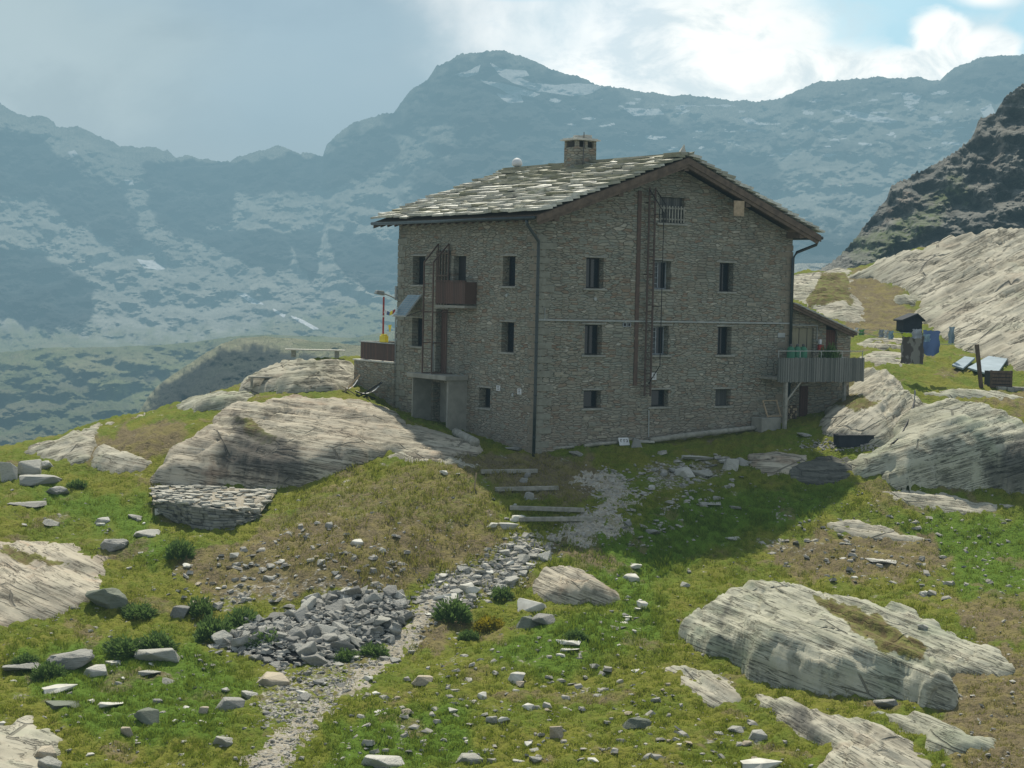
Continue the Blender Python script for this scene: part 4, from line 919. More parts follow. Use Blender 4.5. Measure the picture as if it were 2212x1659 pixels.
# ---- annex on the right with shed roof
ax = empty('annex', tuple(hw(HL, .35)), HRZ, 'small low annex with sloping roof and beige door against the right end of the hut', 'annex')
def apx(px, py, off=.35):
    x, z = gp(px, py, off); return x-HL, z
xe, _ = apx(1838, 720); zl = apx(1712, 652, -.1)[1]; xr2, zr2 = apx(1850, 716, -.1)
slp = (zl-zr2)/(xr2-.05)
def az(x): return zl-slp*x-.16
dr = (apx(1706, 730)[0]+.02, apx(1758, 730)[0], apx(1730, 790)[1], apx(1730, 708)[1]); rd = (apx(1784, 740)[0], apx(1808, 740)[0], apx(1795, 790)[1], apx(1795, 712)[1])
dr = (max(dr[0], .06), *dr[1:])
bd = (apx(1726, 870)[0], apx(1743, 870)[0], -.3+apx(1734, 905)[1], apx(1734, 834)[1])
mb = MB(); mb.keep = True
xs = sorted({0, xe, dr[0], dr[1], rd[0], rd[1]}); holes = [dr, rd]
def clipa(q, x0, x1):
    return [(x, min(z, az(x))) for x, z in q] if q[0][1] < az(x1)-.01 else []
wallface(mb, xe, -1.8, zl, holes, lambda x, z, d: (x, d, z), .2, clipa)
mb.add([(xe, 0, -1.8), (xe, 4.5, -1.8), (xe, 4.5, az(xe)), (xe, 0, az(xe))], [(0, 1, 2, 3)]); mb.add([(0, 4.5, -1.8), (xe, 4.5, -1.8), (xe, 4.5, az(xe)), (0, 4.5, az(0))], [(3, 2, 1, 0)])
mb.build('wall', M['wall2'], ax)
m = MB(); m.box(dr[0]+.01, dr[1]-.01, .1, .14, dr[2]+.01, dr[3]-.01); m.build('beige_door', M['board_beige'], ax)
m = MB(); m.box(rd[0]+.01, rd[1]-.01, .1, .14, rd[2]+.01, rd[3]-.01); m.build('red_brown_door', M['board_red'], ax)
m = MB(); m.box(bd[0], bd[1], -.05, -.01, bd[2], bd[3]); m.build('cellar_door', M['board_red'], ax)
m = MB(); m.hexa([(.02, -.5, az(0)+.0), (xr2, -.5, az(xr2)), (xr2, 4.8, az(xr2)), (.02, 4.8, az(0)), (.02, -.5, az(0)+.1), (xr2, -.5, az(xr2)+.1), (xr2, 4.8, az(xr2)+.1), (.02, 4.8, az(0)+.1)]); AR = m.build('roof', M['wood_roof'], ax)
m = MB(); rg = random.Random(9); yy = -.56
while yy < 4.8:
    ww = rg.uniform(.4, .8); xx = xr2+.08
    while xx > .05:
        dd = rg.uniform(.35, .5); x0_ = max(.04, xx-dd*1.5); m.hexa([(x0_, yy, az(x0_)+.105), (xx, yy, az(xx)+.14), (xx, yy+ww-.02, az(xx)+.14), (x0_, yy+ww-.02, az(x0_)+.105), (x0_, yy, az(x0_)+.15), (xx, yy, az(xx)+.19), (xx, yy+ww-.02, az(xx)+.19), (x0_, yy+ww-.02, az(x0_)+.15)]); xx -= dd
    yy += ww
m.build('roof_slabs', M['slate2'] if 'slate2' in M else M['stone'], AR)
m = MB(); m.beam((.03, -.40, az(0)-.05), (xr2-.1, -.40, az(xr2-.1)-.05), .08, .12); m.build('verge_rafter', M['wood_roof'], AR)
m = MB(); x_, z_ = apx(1758+0, 700); m.tube([(.05, -.05, apx(1712, 702)[1]), (apx(1764, 703)[0], -.05, apx(1764, 703)[1]), (apx(1764, 703)[0], -.05, apx(1764, 735)[1])], .025, 6); m.build('conduit', M['white_pipe'], ax)
a, b = apx(1777.5, 766); a = apx(1766, 740)[0]; b = apx(1766, 757)[1]; m = MB(); m.box(a, apx(1776, 740)[0], -.12, -.001, b, apx(1766, 745)[1]); m.build('red_hose_box', M['red'], ax, bevel=.01)
m = MB(); m.box(a+.03, a+.15, -.1, -.001, apx(1766, 743)[1], apx(1766, 733)[1]); m.build('white_fitting', M['white'], ax)
# ---- right balcony on posts
bo = -1.1
xb0 = gp(1681, 800, bo)[0]; xb1 = gp(1866, 800, bo)[0]; zb1 = gp(1770, 773, bo)[1]; zb0 = gp(1770, 825, bo)[1]; zrail = gp(1770, 758.5, bo)[1]
bal = empty('timber_balcony', tuple(hw(0, bo)), HRZ, 'grey board balcony on posts in front of the low annex', 'balcony')
m = MB(); m.box(xb0, xb1, .06, 1.45-.02, zb0+.1, zb0+.2); m.build('deck', M['wood_grey'], bal)
m = MB(); rg = random.Random(8); xx = xb0
while xx < xb1-.05:
    m.box(xx, xx+.115, -.0+rg.uniform(-.006, .006), .03, zb0+rg.uniform(-.02, .02), zb1+rg.uniform(-.015, .015)); xx += .13
m.box(xb0, xb1, .035, .07, zb0+.2, zb0+.3); m.box(xb0, xb1, .035, .07, zb1-.2, zb1-.1); RL = m.build('railing', M['board_grey'], bal)
m = MB(); m.tube([(xb0, .05, zrail), (xb1, .05, zrail)], .018, 6)
for k in range(5):
    xx = xb0+.05+(xb1-xb0-.1)*k/4; m.tube([(xx, .055, zb1-.1), (xx, .055, zrail)], .016, 6)
m.build('handrail', M['white_pipe'], RL)
xp, zp = gp(1698, 905, bo); 
m = MB(); m.beam((xp+.02, .1, zp-.7), (xp+.02, .1, zb0+.1), .13, .13, (0, 1, 0)); m.build('post', M['wood_grey'], bal)
m = MB(); m.beam((xp+.05, .1, gp(1712, 868, bo)[1]), (gp(1736, 826, bo)[0], .1, zb0+.08), .06, .06, (0, 1, 0)); m.build('brace', M['wood_grey'], bal)
m = MB(); m.beam((gp(1835, 826, bo)[0], .3, zb0-1.2), (gp(1835, 826, bo)[0], .3, zb0+.1), .12, .12, (0, 1, 0)); m.build('post', M['wood_grey'], bal)
ELEVD = zb0+.2
# gas cylinders and clutter standing on the balcony
def cyl(name, x, y, z, r, h, mat, label, cat, group=None, cap=None):
    e = empty(name, tuple(hw(x, y, z)), HRZ, label, cat, group); m = MB()
    m.tube([(0, 0, 0), (0, 0, .03), (0, 0, h*.86), (0, 0, h*.96), (0, 0, h)], [r*.92, r, r, r*.75, r*.35], 14); m.build('tank', mat, e, True)
    m = MB(); m.tube([(0, 0, h), (0, 0, h+.10)], [r*.4, r*.3], 8); m.build('valve', M['steel'], e, True); return e
for k, (px_, w_) in enumerate(((1708, 0), (1722, 0), (1735, 0))):
    x = gp(px_, 770, bo+.45)[0]; hgt = gp(px_, 743, bo+.45)[1]-ELEVD
    cyl('gas_cylinder', x, bo+.45, ELEVD, .17, hgt-.1, M['green'], ['green gas cylinder nearest the downpipe on the grey balcony', 'middle one of the three green gas cylinders on the balcony', 'green gas cylinder farthest right of the three on the balcony'][k], 'gas cylinder', 'green gas cylinders on the balcony')
# chair frame leaning on its concrete block, trough, boards along the wall foot
x0, z0 = gp(1646, 927, -.75); x1, z1 = gp(1688, 902, -.75); bl = MB(); bl.box(0, x1-x0, 0, .7, -.5, z1-z0); o = bl.build('concrete_block', M['concrete'], None, bevel=.03); o.location = tuple(hw(x0, -.75, z0)); o.rotation_euler = (0, 0, HRZ); tag(o, 'low grey concrete block at the right foot of the gable wall', 'block')
ZB = z1
a0, b0_ = gp(1657, 900, -.55); a1, b1_ = gp(1678, 863, -.3); e = empty('leaning_frame', tuple(hw(a0, -.6, ZB)), HRZ, 'empty wooden frame leaning on the wall on top of the concrete block', 'frame')
Wd = a1-a0; Hh_ = b1_-b0_; lean = .28; m = MB()
m.beam((0, 0, .0), (-.06, lean, Hh_), .05, .05, (0, 1, 0)); m.beam((Wd, 0, 0), (Wd-.04, lean, Hh_), .05, .05, (0, 1, 0)); m.build('side_bar', M['wood_pale'], e)
m = MB(); m.beam((-.04, lean, Hh_), (Wd, lean, Hh_), .05, .05); m.beam((0, 0, .06), (Wd, 0, .06), .05, .05); m.build('cross_bar', M['wood_pale'], e)
# ------------------------------------------------------------------ glacier-smoothed rock outcrops
ROCKS = []
def outcrop(label, outline, peaks=(), H=.5, mat='rock', res=.09, edge=.55, ang=.3, rough=1.0, moss=(), darkp=(), seed=0, name='rock_outcrop', group=None, base=-.25, steps=1.0, soft=.5, blk_k=.35, tex=1.0, fold=0.0):
    """outline: survey points (px, py[, h]) with h = height above turf at that spot; peaks inside likewise"""
    W = np.array([hit(q[0], q[1], q[2] if len(q) > 2 else 0.0)[:2] for q in outline])
    hb = np.array([q[2] if len(q) > 2 else 0.0 for q in outline])
    c = W.mean(0); out = W-c; out /= (np.linalg.norm(out, axis=1)[:, None]+1e-6)
    W = W+out*(hb[:, None]*.45)
    Pk = [hit(q[0], q[1], q[2])[:2].tolist()+[q[2]] for q in peaks]
    pts = [[*w, max(h_, 0)] for w, h_ in zip(W, hb) if h_ > 0]+Pk
    if not pts: pts = [[*c, H]]
    pts = np.array(pts)
    x0, y0 = W.min(0)-.3; x1, y1 = W.max(0)+.3
    nx = int((x1-x0)/res)+2; ny = int((y1-y0)/(res*1.5))+2
    if nx*ny > 160000: k = math.sqrt(nx*ny/160000); nx = int(nx/k); ny = int(ny/k)
    X, Y = np.meshgrid(np.linspace(x0, x1, nx), np.linspace(y0, y1, ny))
    s = seed+3
    Xn = X+fbm(X*.55, Y*.55, 4, s)*.35*min(1, edge*1.5); Yn = Y+fbm(X*.55, Y*.55, 4, s+7)*.5*min(1, edge*1.5)
    ins = inpoly(Xn, Yn, W); d = pdist(Xn, Yn, W)*np.where(ins, 1, -1)
    w = 0; hs = 0
    for a, b, h_ in pts:
        k = 1/((X-a)**2+(Y-b)**2+.6)**1.3; w = w+k; hs = hs+k*h_
    hh = hs/w
    prof = np.clip(d/edge, 0, 1); prof = np.sqrt(1-(1-prof)**2)*(1-soft)+soft*sstep(-.1, 1.3, np.clip(d/edge/1.6, 0, 1.3))
    ca, sa = math.cos(ang), math.sin(ang); blk = fbm(X*.42, Y*.42, 3, s+11)
    Z0 = groundz(X, Y)+hh*prof+blk*.16*blk_k*np.clip(hh, .2, 1.2)+fold*ridged(X*.09, Y*.05, 2, s+31)
    L = X*ca-Z0*sa; Q = X*sa+Y*.12+Z0*ca                       # beds dip sideways; broken bed edges make the ledges
    wp = fbm(L*.12, Y*.16, 3, s+5)
    def ledge(sp, amt, w_): t = Q/sp+wp*w_; fr = t-np.floor(t); return (sstep(.62, 1.0, fr)-fr)*sp*amt
    gate = np.clip(fbm(L*.25, Y*.3, 3, s+15)*1.6+.55, 0, 1)
    crk = np.abs(fbm(X*.30+3, Y*.10, 2, s+21)); crk2 = np.abs(fbm(X*.13, Y*.12+9, 2, s+27)); groove = -.10*sstep(.028, 0, crk)-.14*sstep(.022, 0, crk2)
    nz = (ledge(.42, .75, .9)*gate+ledge(.15, .6, 1.6)*(1-gate*.5)+fbm(L*.3, Q*6, 3, s+2)*.016+fbm(X*5, Y*5, 3, s)*.008+groove)*rough+blk*.16*blk_k*np.clip(hh, .2, 1.2)+fold*ridged(X*.09, Y*.05, 2, s+31)
    Z = groundz(X, Y)+hh*prof+nz*np.clip(prof, .15, 1)+np.clip(prof, 0, .3)*.06
    Z = np.where(d < 0, groundz(X, Y)+base*np.clip(-d/.3, 0, 1)-.03, Z)
    keep = (d > -.35); keep = keep[:-1, :-1] & keep[1:, 1:] & keep[1:, :-1] & keep[:-1, 1:]
    px, py = proj(X, Y, Z); m0 = np.zeros(X.shape); m1 = m0.copy()
    for i, q in enumerate(moss): m0 = np.maximum(m0, softpoly(px, py, q, 30, 10, .03, s+i))
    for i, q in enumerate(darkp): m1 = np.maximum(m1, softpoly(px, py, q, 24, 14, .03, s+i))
    m0 = np.maximum(m0, sstep(.18, -.05, d)*.45)
    mk = np.stack([m0, m1, m0*0], -1)
    V, F, A = compact(np.stack([X, Y, Z], -1).reshape(-1, 3), gridfaces(ny, nx, keep), {'mask': mk.reshape(-1, 3)})
    if len(F) == 0: print('EMPTY ROCK', label); return
    o = npmesh(name, V, F, rock_mat(mat, ang, tex), True, A); tag(o, label, 'rock', group)
    ROCKS.append((W, (X[0], Y[:, 0], np.where(d > 0, Z, -99)))); EXCL.append(W); return o
def surf(X, Y):
    """height of turf or of whatever outcrop covers it"""
    z = float(groundz(X, Y))
    for W, (xs, ys, Z) in ROCKS:
        if xs[0] < X < xs[-1] and ys[0] < Y < ys[-1]:
            i = min(int((X-xs[0])/(xs[1]-xs[0])), len(xs)-2); j = min(int((Y-ys[0])/(ys[1]-ys[0])), len(ys)-2); z = max(z, float(Z[j, i]))
    return z
def hits(px, py):
    """sight line against turf and outcrops"""
    p = hit(px, py); d = ray(px, py)
    for Y in np.arange(max(22, p[1]-14), p[1], .15):
        X = d[0]*Y/d[1]; z = d[2]*Y/d[1]
        if z < surf(X, Y): return np.array([X, Y, z])
    return p
# big slab left of the hut
outcrop('broad pale slab of rock rising to the hut porch, with a steep grey face',
 [(328, 1042), (380, 1050), (470, 1054), (560, 1054), (645, 1046), (700, 1032), (760, 1008), (840, 978), (905, 992), (965, 996), (1020, 985), (1030, 968), (985, 944), (925, 925, .05), (880, 905, .15), (848, 880, .25), (800, 866, .3), (740, 856, .35), (660, 850, .4), (590, 850, .4), (530, 856, .4), (480, 872, .35), (470, 895, .5), (430, 915, .6), (385, 950, .7), (350, 1000, .5)],
 [(440, 950, 1.3), (500, 925, 1.5), (600, 925, 1.5), (700, 950, 1.15), (760, 975, .75), (620, 880, .7), (720, 890, .55), (850, 940, .2), (940, 955, .1), (400, 985, 1.1), (560, 985, 1.3)],
 mat='rock_p', edge=.7, ang=0.14, soft=.25, seed=1, res=.085, rough=.9,
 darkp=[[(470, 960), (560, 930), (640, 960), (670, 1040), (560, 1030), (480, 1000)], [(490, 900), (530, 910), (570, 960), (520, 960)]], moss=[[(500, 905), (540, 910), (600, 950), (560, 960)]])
outcrop('low pale broken rock on the crest at the far left edge', [(45, 985), (80, 962), (130, 938, .3), (200, 908, .3), (290, 886, .3), (335, 880, .2), (300, 900), (215, 915), (205, 960), (200, 990), (150, 1004), (90, 990)], [(150, 960, .45), (185, 940, .5)], mat='rock', edge=.5, seed=2, ang=-0.3)
outcrop('small rugged pale outcrop below the grassy crest left of the big slab', [(195, 985), (215, 968), (260, 962, .3), (310, 980, .3), (328, 1000), (300, 1018), (250, 1022), (205, 1012)], [(240, 985, .5), (290, 995, .4)], mat='rock', edge=.35, seed=4, ang=0.2)
outcrop('rounded pale rock knob between the far crest and the big slab', [(370, 880), (392, 858, .3), (420, 840, .5), (460, 832, .5), (520, 838, .4), (545, 850, .2), (520, 868), (480, 885), (420, 892)], [(430, 860, .8), (480, 858, .6)], mat='rock_g', edge=.6, ang=-0.2, seed=5)
outcrop('pale rock mass left of the hut terrace', [(515, 842), (528, 815, .3), (560, 790, .6), (592, 768, .8), (660, 762, .8), (765, 764, .7), (775, 800), (768, 838), (720, 846), (640, 848), (570, 848)], [(600, 800, 1.0), (700, 800, .8), (650, 820, .6)], mat='rock', edge=.6, seed=6, ang=-0.1, rough=1.3)
outcrop('wide pale slab at the left edge of the meadow, grooved and partly grassed', [(-160, 1170), (-40, 1160), (30, 1152, .2), (100, 1150, .3), (140, 1160, .3), (215, 1190, .25), (236, 1235, .15), (205, 1288), (150, 1315), (70, 1340), (0, 1356), (-160, 1375)], [(60, 1200, .7), (60, 1270, .6), (150, 1240, .5)], mat='rock_p', edge=.7, ang=0.38, soft=.8, seed=7, moss=[[(0, 1175), (60, 1195), (150, 1215), (140, 1225), (40, 1210), (0, 1195)]])
outcrop('pale layered slab in the bottom left corner', [(-160, 1560), (-40, 1575), (30, 1545, .2), (60, 1525, .3), (82, 1525, .3), (78, 1560, .2), (140, 1598), (142, 1628), (110, 1665), (60, 1720), (-160, 1760)], [(40, 1590, .55), (80, 1610, .4)], mat='rock', edge=.5, ang=0.25, soft=.6, seed=8)
outcrop('biggest green-grey boulder slab, right foreground, with dry grass on its back',
 [(1598, 1240, .9), (1640, 1243, .9), (1700, 1256, .8), (1760, 1266, .7), (1850, 1282, .5), (1950, 1310, .4), (2040, 1352, .3), (2110, 1385, .25), (2190, 1435, .15), (2192, 1452), (2150, 1462), (2095, 1455), (2060, 1480), (2062, 1530), (2000, 1535), (1950, 1512), (1880, 1512), (1800, 1500), (1720, 1490), (1650, 1478), (1600, 1440), (1560, 1420), (1532, 1390, .3), (1514, 1350, .6), (1520, 1315, .8), (1552, 1275, .9)],
 [(1600, 1300, 1.75), (1680, 1330, 1.75), (1760, 1370, 1.6), (1850, 1400, 1.35), (1640, 1400, 1.6), (1750, 1440, 1.3), (1950, 1450, 1.0), (1850, 1330, 1.0), (1980, 1370, .6), (2080, 1420, .3)],
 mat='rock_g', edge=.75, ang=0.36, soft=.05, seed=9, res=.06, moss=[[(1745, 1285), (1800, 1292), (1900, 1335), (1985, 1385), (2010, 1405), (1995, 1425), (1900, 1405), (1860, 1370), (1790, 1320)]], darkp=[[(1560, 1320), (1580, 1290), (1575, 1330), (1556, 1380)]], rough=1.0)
outcrop('flat tongue of pale rock left of the big foreground slab', [(1418, 1436), (1450, 1440), (1490, 1428, .2), (1535, 1436, .2), (1560, 1450, .15), (1603, 1490), (1605, 1512), (1565, 1530), (1520, 1520), (1465, 1478)], [(1530, 1480, .35), (1490, 1455, .25)], mat='rock', edge=.35, ang=0.5, soft=.9, seed=10, res=.05)
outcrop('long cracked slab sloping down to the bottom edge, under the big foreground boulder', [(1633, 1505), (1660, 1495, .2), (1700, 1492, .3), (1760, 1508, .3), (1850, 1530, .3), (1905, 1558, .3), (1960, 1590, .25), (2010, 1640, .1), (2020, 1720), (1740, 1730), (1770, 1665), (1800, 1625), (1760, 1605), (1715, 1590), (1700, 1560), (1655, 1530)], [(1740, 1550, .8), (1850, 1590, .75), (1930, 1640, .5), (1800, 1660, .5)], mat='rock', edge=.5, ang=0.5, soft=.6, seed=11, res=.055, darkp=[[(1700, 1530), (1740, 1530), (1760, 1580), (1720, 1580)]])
outcrop('low dark-edged rock ledge right of the cracked slab at lower right', [(1885, 1540), (1930, 1532, .2), (2010, 1535, .2), (2080, 1570, .2), (2150, 1600), (2140, 1622), (2060, 1628), (1995, 1618), (1985, 1590), (1940, 1565)], [(2020, 1580, .5), (1980, 1560, .35)], mat='rock_g', edge=.4, ang=0.35, seed=12, res=.06)
outcrop('rust-edged boulder half buried in grass in the middle of the slope', [(1178, 1206, .5), (1215, 1201, .6), (1260, 1213, .5), (1300, 1240, .35), (1322, 1268, .15), (1340, 1292), (1300, 1303), (1230, 1300), (1170, 1292), (1134, 1285), (1142, 1262, .1), (1160, 1228, .35)], [(1220, 1235, .95), (1260, 1260, .7), (1190, 1260, .6)], mat='rock_p', edge=.6, ang=0.35, soft=.3, seed=13, res=.05)
outcrop('huge smooth sunlit rock dome right of the hut', [(1828, 1002), (1850, 990, .1), (1900, 968, .3), (1930, 935, .7), (1955, 895, 1.0), (1980, 868, 1.1), (2030, 858, 1.1), (2085, 852, 1.2), (2140, 864, 1.1), (2212, 905, 1.0), (2330, 950, .9), (2500, 960, .8), (2500, 1080), (2300, 1075), (2212, 1066), (2100, 1058), (1960, 1052), (1865, 1035)], [(2060, 900, 2.1), (2000, 950, 1.6), (2130, 930, 2.2), (2100, 990, 1.9), (1950, 1000, 1.0), (2250, 990, 1.6)], mat='rock_g', edge=.9, ang=-0.3, soft=.1, seed=14, res=.07, rough=.6, darkp=[[(2130, 1000), (2212, 930), (2300, 940), (2300, 1080), (2140, 1060)]])  # darkp paints the shadow at the dome's right end into its colour
outcrop('ribbed rock bank between the balcony and the rock dome', [(1775, 938), (1780, 890), (1815, 850, .2), (1862, 790, .4), (1925, 785, .5), (1955, 825, .6), (1995, 852, .7), (2000, 880, .7), (1975, 920, .5), (1945, 955, .2), (1915, 975), (1850, 965)], [(1830, 880, .6), (1880, 870, .7), (1910, 840, .6), (1900, 920, .5)], mat='rock', edge=.5, ang=-0.6, seed=15, res=.07, rough=1.2, moss=[[(1795, 870), (1840, 850), (1900, 865), (1880, 885), (1820, 880)]])
outcrop('small pink rock step in the shade below the hut', [(1615, 985), (1640, 975, .2), (1690, 972, .2), (1745, 980, .1), (1730, 1005), (1695, 1020), (1645, 1022), (1620, 1005)], [(1670, 990, .35)], mat='rock_p', edge=.25, seed=16, ang=0.05)
outcrop('flat pale streaks of rock below the dome at the right', [(1893, 1060), (1950, 1056), (2040, 1062, .1), (2110, 1076, .1), (2200, 1092), (2165, 1104), (2050, 1108), (1980, 1096), (1930, 1078)], [(2030, 1080, .22)], mat='rock', edge=.3, ang=0.1, soft=1, seed=17, res=.06, rough=.8)
outcrop('low flat rock patch in the dry grass right of the hut shadow', [(1780, 1128), (1830, 1122), (1900, 1130, .1), (1960, 1150), (2010, 1166), (1940, 1168), (1860, 1160), (1800, 1148)], [(1880, 1145, .2)], mat='rock', edge=.25, ang=0.12, soft=1, seed=18, res=.06)
outcrop('great pale glacier-worn slabs climbing behind the hut on the right', [(1836, 585, .5), (1862, 558, 1.2), (1910, 533, 1.8), (1960, 515, 2.2), (2010, 500, 2.4), (2060, 489, 2.5), (2130, 480, 2.5), (2212, 475, 2.5), (2500, 458, 2.5), (2500, 850), (2212, 800), (2150, 785), (2090, 760), (2045, 735), (2015, 712), (1985, 690), (1995, 655), (1945, 618), (1900, 608), (1860, 600)], [(2000, 560, 1.2), (2100, 560, 2.0), (2100, 640, 1.2), (2200, 600, 2.2), (2200, 720, 1.0), (2150, 700, .8), (2300, 650, 2.0), (2060, 610, .9)], mat='rock', edge=1.6, ang=-0.5, soft=.5, blk_k=.2, tex=.45, fold=.38, rough=1.8, seed=19, res=.16, steps=.35)
outcrop('pale streaked slab just behind the right corner of the hut', [(1690, 600), (1720, 588, .2), (1770, 580, .3), (1832, 574, .3), (1838, 595, .2), (1830, 620), (1870, 672), (1862, 705), (1800, 690), (1720, 650), (1690, 640)], [(1750, 610, .6), (1790, 640, .5)], mat='rock', edge=.6, ang=0.05, soft=.9, blk_k=.2, tex=.6, fold=.15, rough=1.3, seed=20, res=.12, moss=[[(1770, 590), (1830, 590), (1850, 660), (1800, 650), (1740, 665), (1760, 625)]])
outcrop('flat rock ledges on the drying green', [(1850, 742), (1880, 730), (1930, 728, .1), (1975, 740), (1960, 752), (1900, 756)], [(1910, 742, .3)], mat='rock', edge=.3, ang=0, seed=21, res=.09)
outcrop('small grey rock hump in the upper grass gully', [(1930, 640), (1960, 630, .3), (2000, 632, .3), (2010, 645), (1970, 660), (1935, 655)], [(1970, 643, .6)], mat='rock_g', edge=.4, ang=0, seed=22, res=.12)

outcrop('low rock mound painted dark as the shaded hollow left of the sunlit dome', [(1700, 1010), (1725, 985, .15), (1790, 978, .2), (1835, 990, .2), (1850, 1012), (1830, 1040), (1780, 1048), (1720, 1040)], [(1770, 1005, .35)], mat='rock_g', edge=.4, ang=0, seed=23, darkp=[[(1650, 940), (1900, 940), (1900, 1080), (1650, 1080)]])  # darkp covers the whole mound, painting in the shade of a hollow
outcrop('flat pale rock shelf beside the laundry on the drying green', [(1855, 775), (1880, 762), (1940, 758, .1), (1975, 770), (1950, 788), (1890, 790)], [(1910, 772, .25)], mat='rock', edge=.3, ang=0, seed=24, soft=.8)
outcrop('low pale ledge crossing the grass just above the dome', [(1990, 850), (2060, 838, .1), (2160, 842, .15), (2212, 850, .1), (2212, 862), (2120, 862), (2040, 858)], [(2100, 848, .3)], mat='rock_g', edge=.3, ang=.2, seed=25, soft=.8)
outcrop('stony pale ledge on the upper left edge of the grassy mound', [(835, 985), (880, 968, .1), (960, 985, .12), (1030, 1000), (1045, 1012), (990, 1008), (900, 998)], [(940, 990, .2)], mat='rock', edge=.2, ang=0.4, seed=26, soft=.8)
# ------------------------------------------------------------------ loose stones
def stone_mesh(i, kind):
    rg = random.Random(100+i); bm = bmesh.new(); n = {'flat': 14, 'block': 13, 'boulder': 22}[kind]; pts = []
    for k in range(n):
        v = Vector((rg.gauss(0, 1), rg.gauss(0, 1), rg.gauss(0, 1))).normalized(); sq = .55 if kind != 'boulder' else .25
        v = v*(1-sq)+Vector([max(-1, min(1, c*1.5)) for c in v])*sq*rg.uniform(.7, 1.05)
        if kind == 'flat': v.z = (1 if v.z > 0 else -1)*rg.uniform(.6, 1)
        pts.append(v)
    sh = rg.uniform(-.35, .35); lo = [min(p[c] for p in pts) for c in range(3)]; hi_ = [max(p[c] for p in pts) for c in range(3)]
    for p in pts:
        q = [(p[c]-lo[c])/(hi_[c]-lo[c]) for c in range(3)]; zz = max(0, q[2]*1.25-.25) if kind != 'flat' else q[2]
        bm.verts.new((q[0]-.5+sh*zz*.4, q[1]-.5, zz))
    r_ = bmesh.ops.convex_hull(bm, input=bm.verts)
    bmesh.ops.delete(bm, geom=[g for g in r_['geom_interior'] if isinstance(g, bmesh.types.BMVert)], context='VERTS')
    bmesh.ops.dissolve_limit(bm, angle_limit=.25, verts=bm.verts, edges=bm.edges)
    bmesh.ops.bevel(bm, geom=bm.edges[:], offset=.035, segments=1, affect='EDGES', clamp_overlap=True)
    if kind == 'boulder':
        bmesh.ops.triangulate(bm, faces=bm.faces); bmesh.ops.subdivide_edges(bm, edges=bm.edges[:], cuts=2, use_grid_fill=True)
        for v in bm.verts:
            c = v.co; v.co = c*(1+.05*float(perlin(c.x*4+i, c.y*4+c.z*3))+.03*float(perlin(c.x*9+i, c.z*9+c.y*5)))
    me = bpy.data.meshes.new('stone'); bm.to_mesh(me); bm.free(); return me
SM = {k: [stone_mesh(i+j*50, k) for i in range(n)] for j, (k, n) in enumerate((('flat', 9), ('block', 10), ('boulder', 6)))}
for k in SM:
    for me in SM[k]: me.materials.append(M['stone'])
def stone_var(me, mat):
    c = me.copy(); c.materials.clear(); c.materials.append(M[mat]); return c
SMX = {'stone': SM}
for mt in ('stone_d', 'stone_b', 'slab', 'mossy'):
    if mt == 'mossy': M['mossy'] = mat_stone('mossy_grey_stone', (.13, .145, .11), (.20, .215, .16))
    SMX[mt] = {k: [stone_var(me, mt) for me in SM[k]] for k in SM}
rs = random.Random(42)
def stone_at(x, y, z, w, d, h, kind, mat, rz=None, tilt=.12, label=None, cat=None, group=None, name='stone'):
    o = bpy.data.objects.new(name, rs.choice(SMX[mat][kind])); COL.objects.link(o)
    o.location = (x, y, z); o.scale = (w, d, h); o.rotation_euler = (rs.uniform(-tilt, tilt), rs.uniform(-tilt, tilt), rs.uniform(0, 6.28) if rz is None else rz)
    return tag(o, label, cat, group)
def boulder(x0, x1, y0, y1, kind, mat, label, tilt=.06, sink=.2, name='boulder', dk=.75):
    p = hits((x0+x1)/2, y1-1.5); k = mpp(p[1]); w = (x1-x0)*k*1.05; app = (y1-y0)*k; D = w*dk; h = max(app*.42, app-D*.2)+.04
    return stone_at(p[0], p[1]+D*.5, float(surf(p[0], p[1]+D*.4))-sink*h-.02 if kind != 'flat' else float(surf(p[0], p[1]+D*.4))-.03, w, D, h, kind, mat, rs.uniform(-.5, .5), tilt, label, 'rock', None, name)
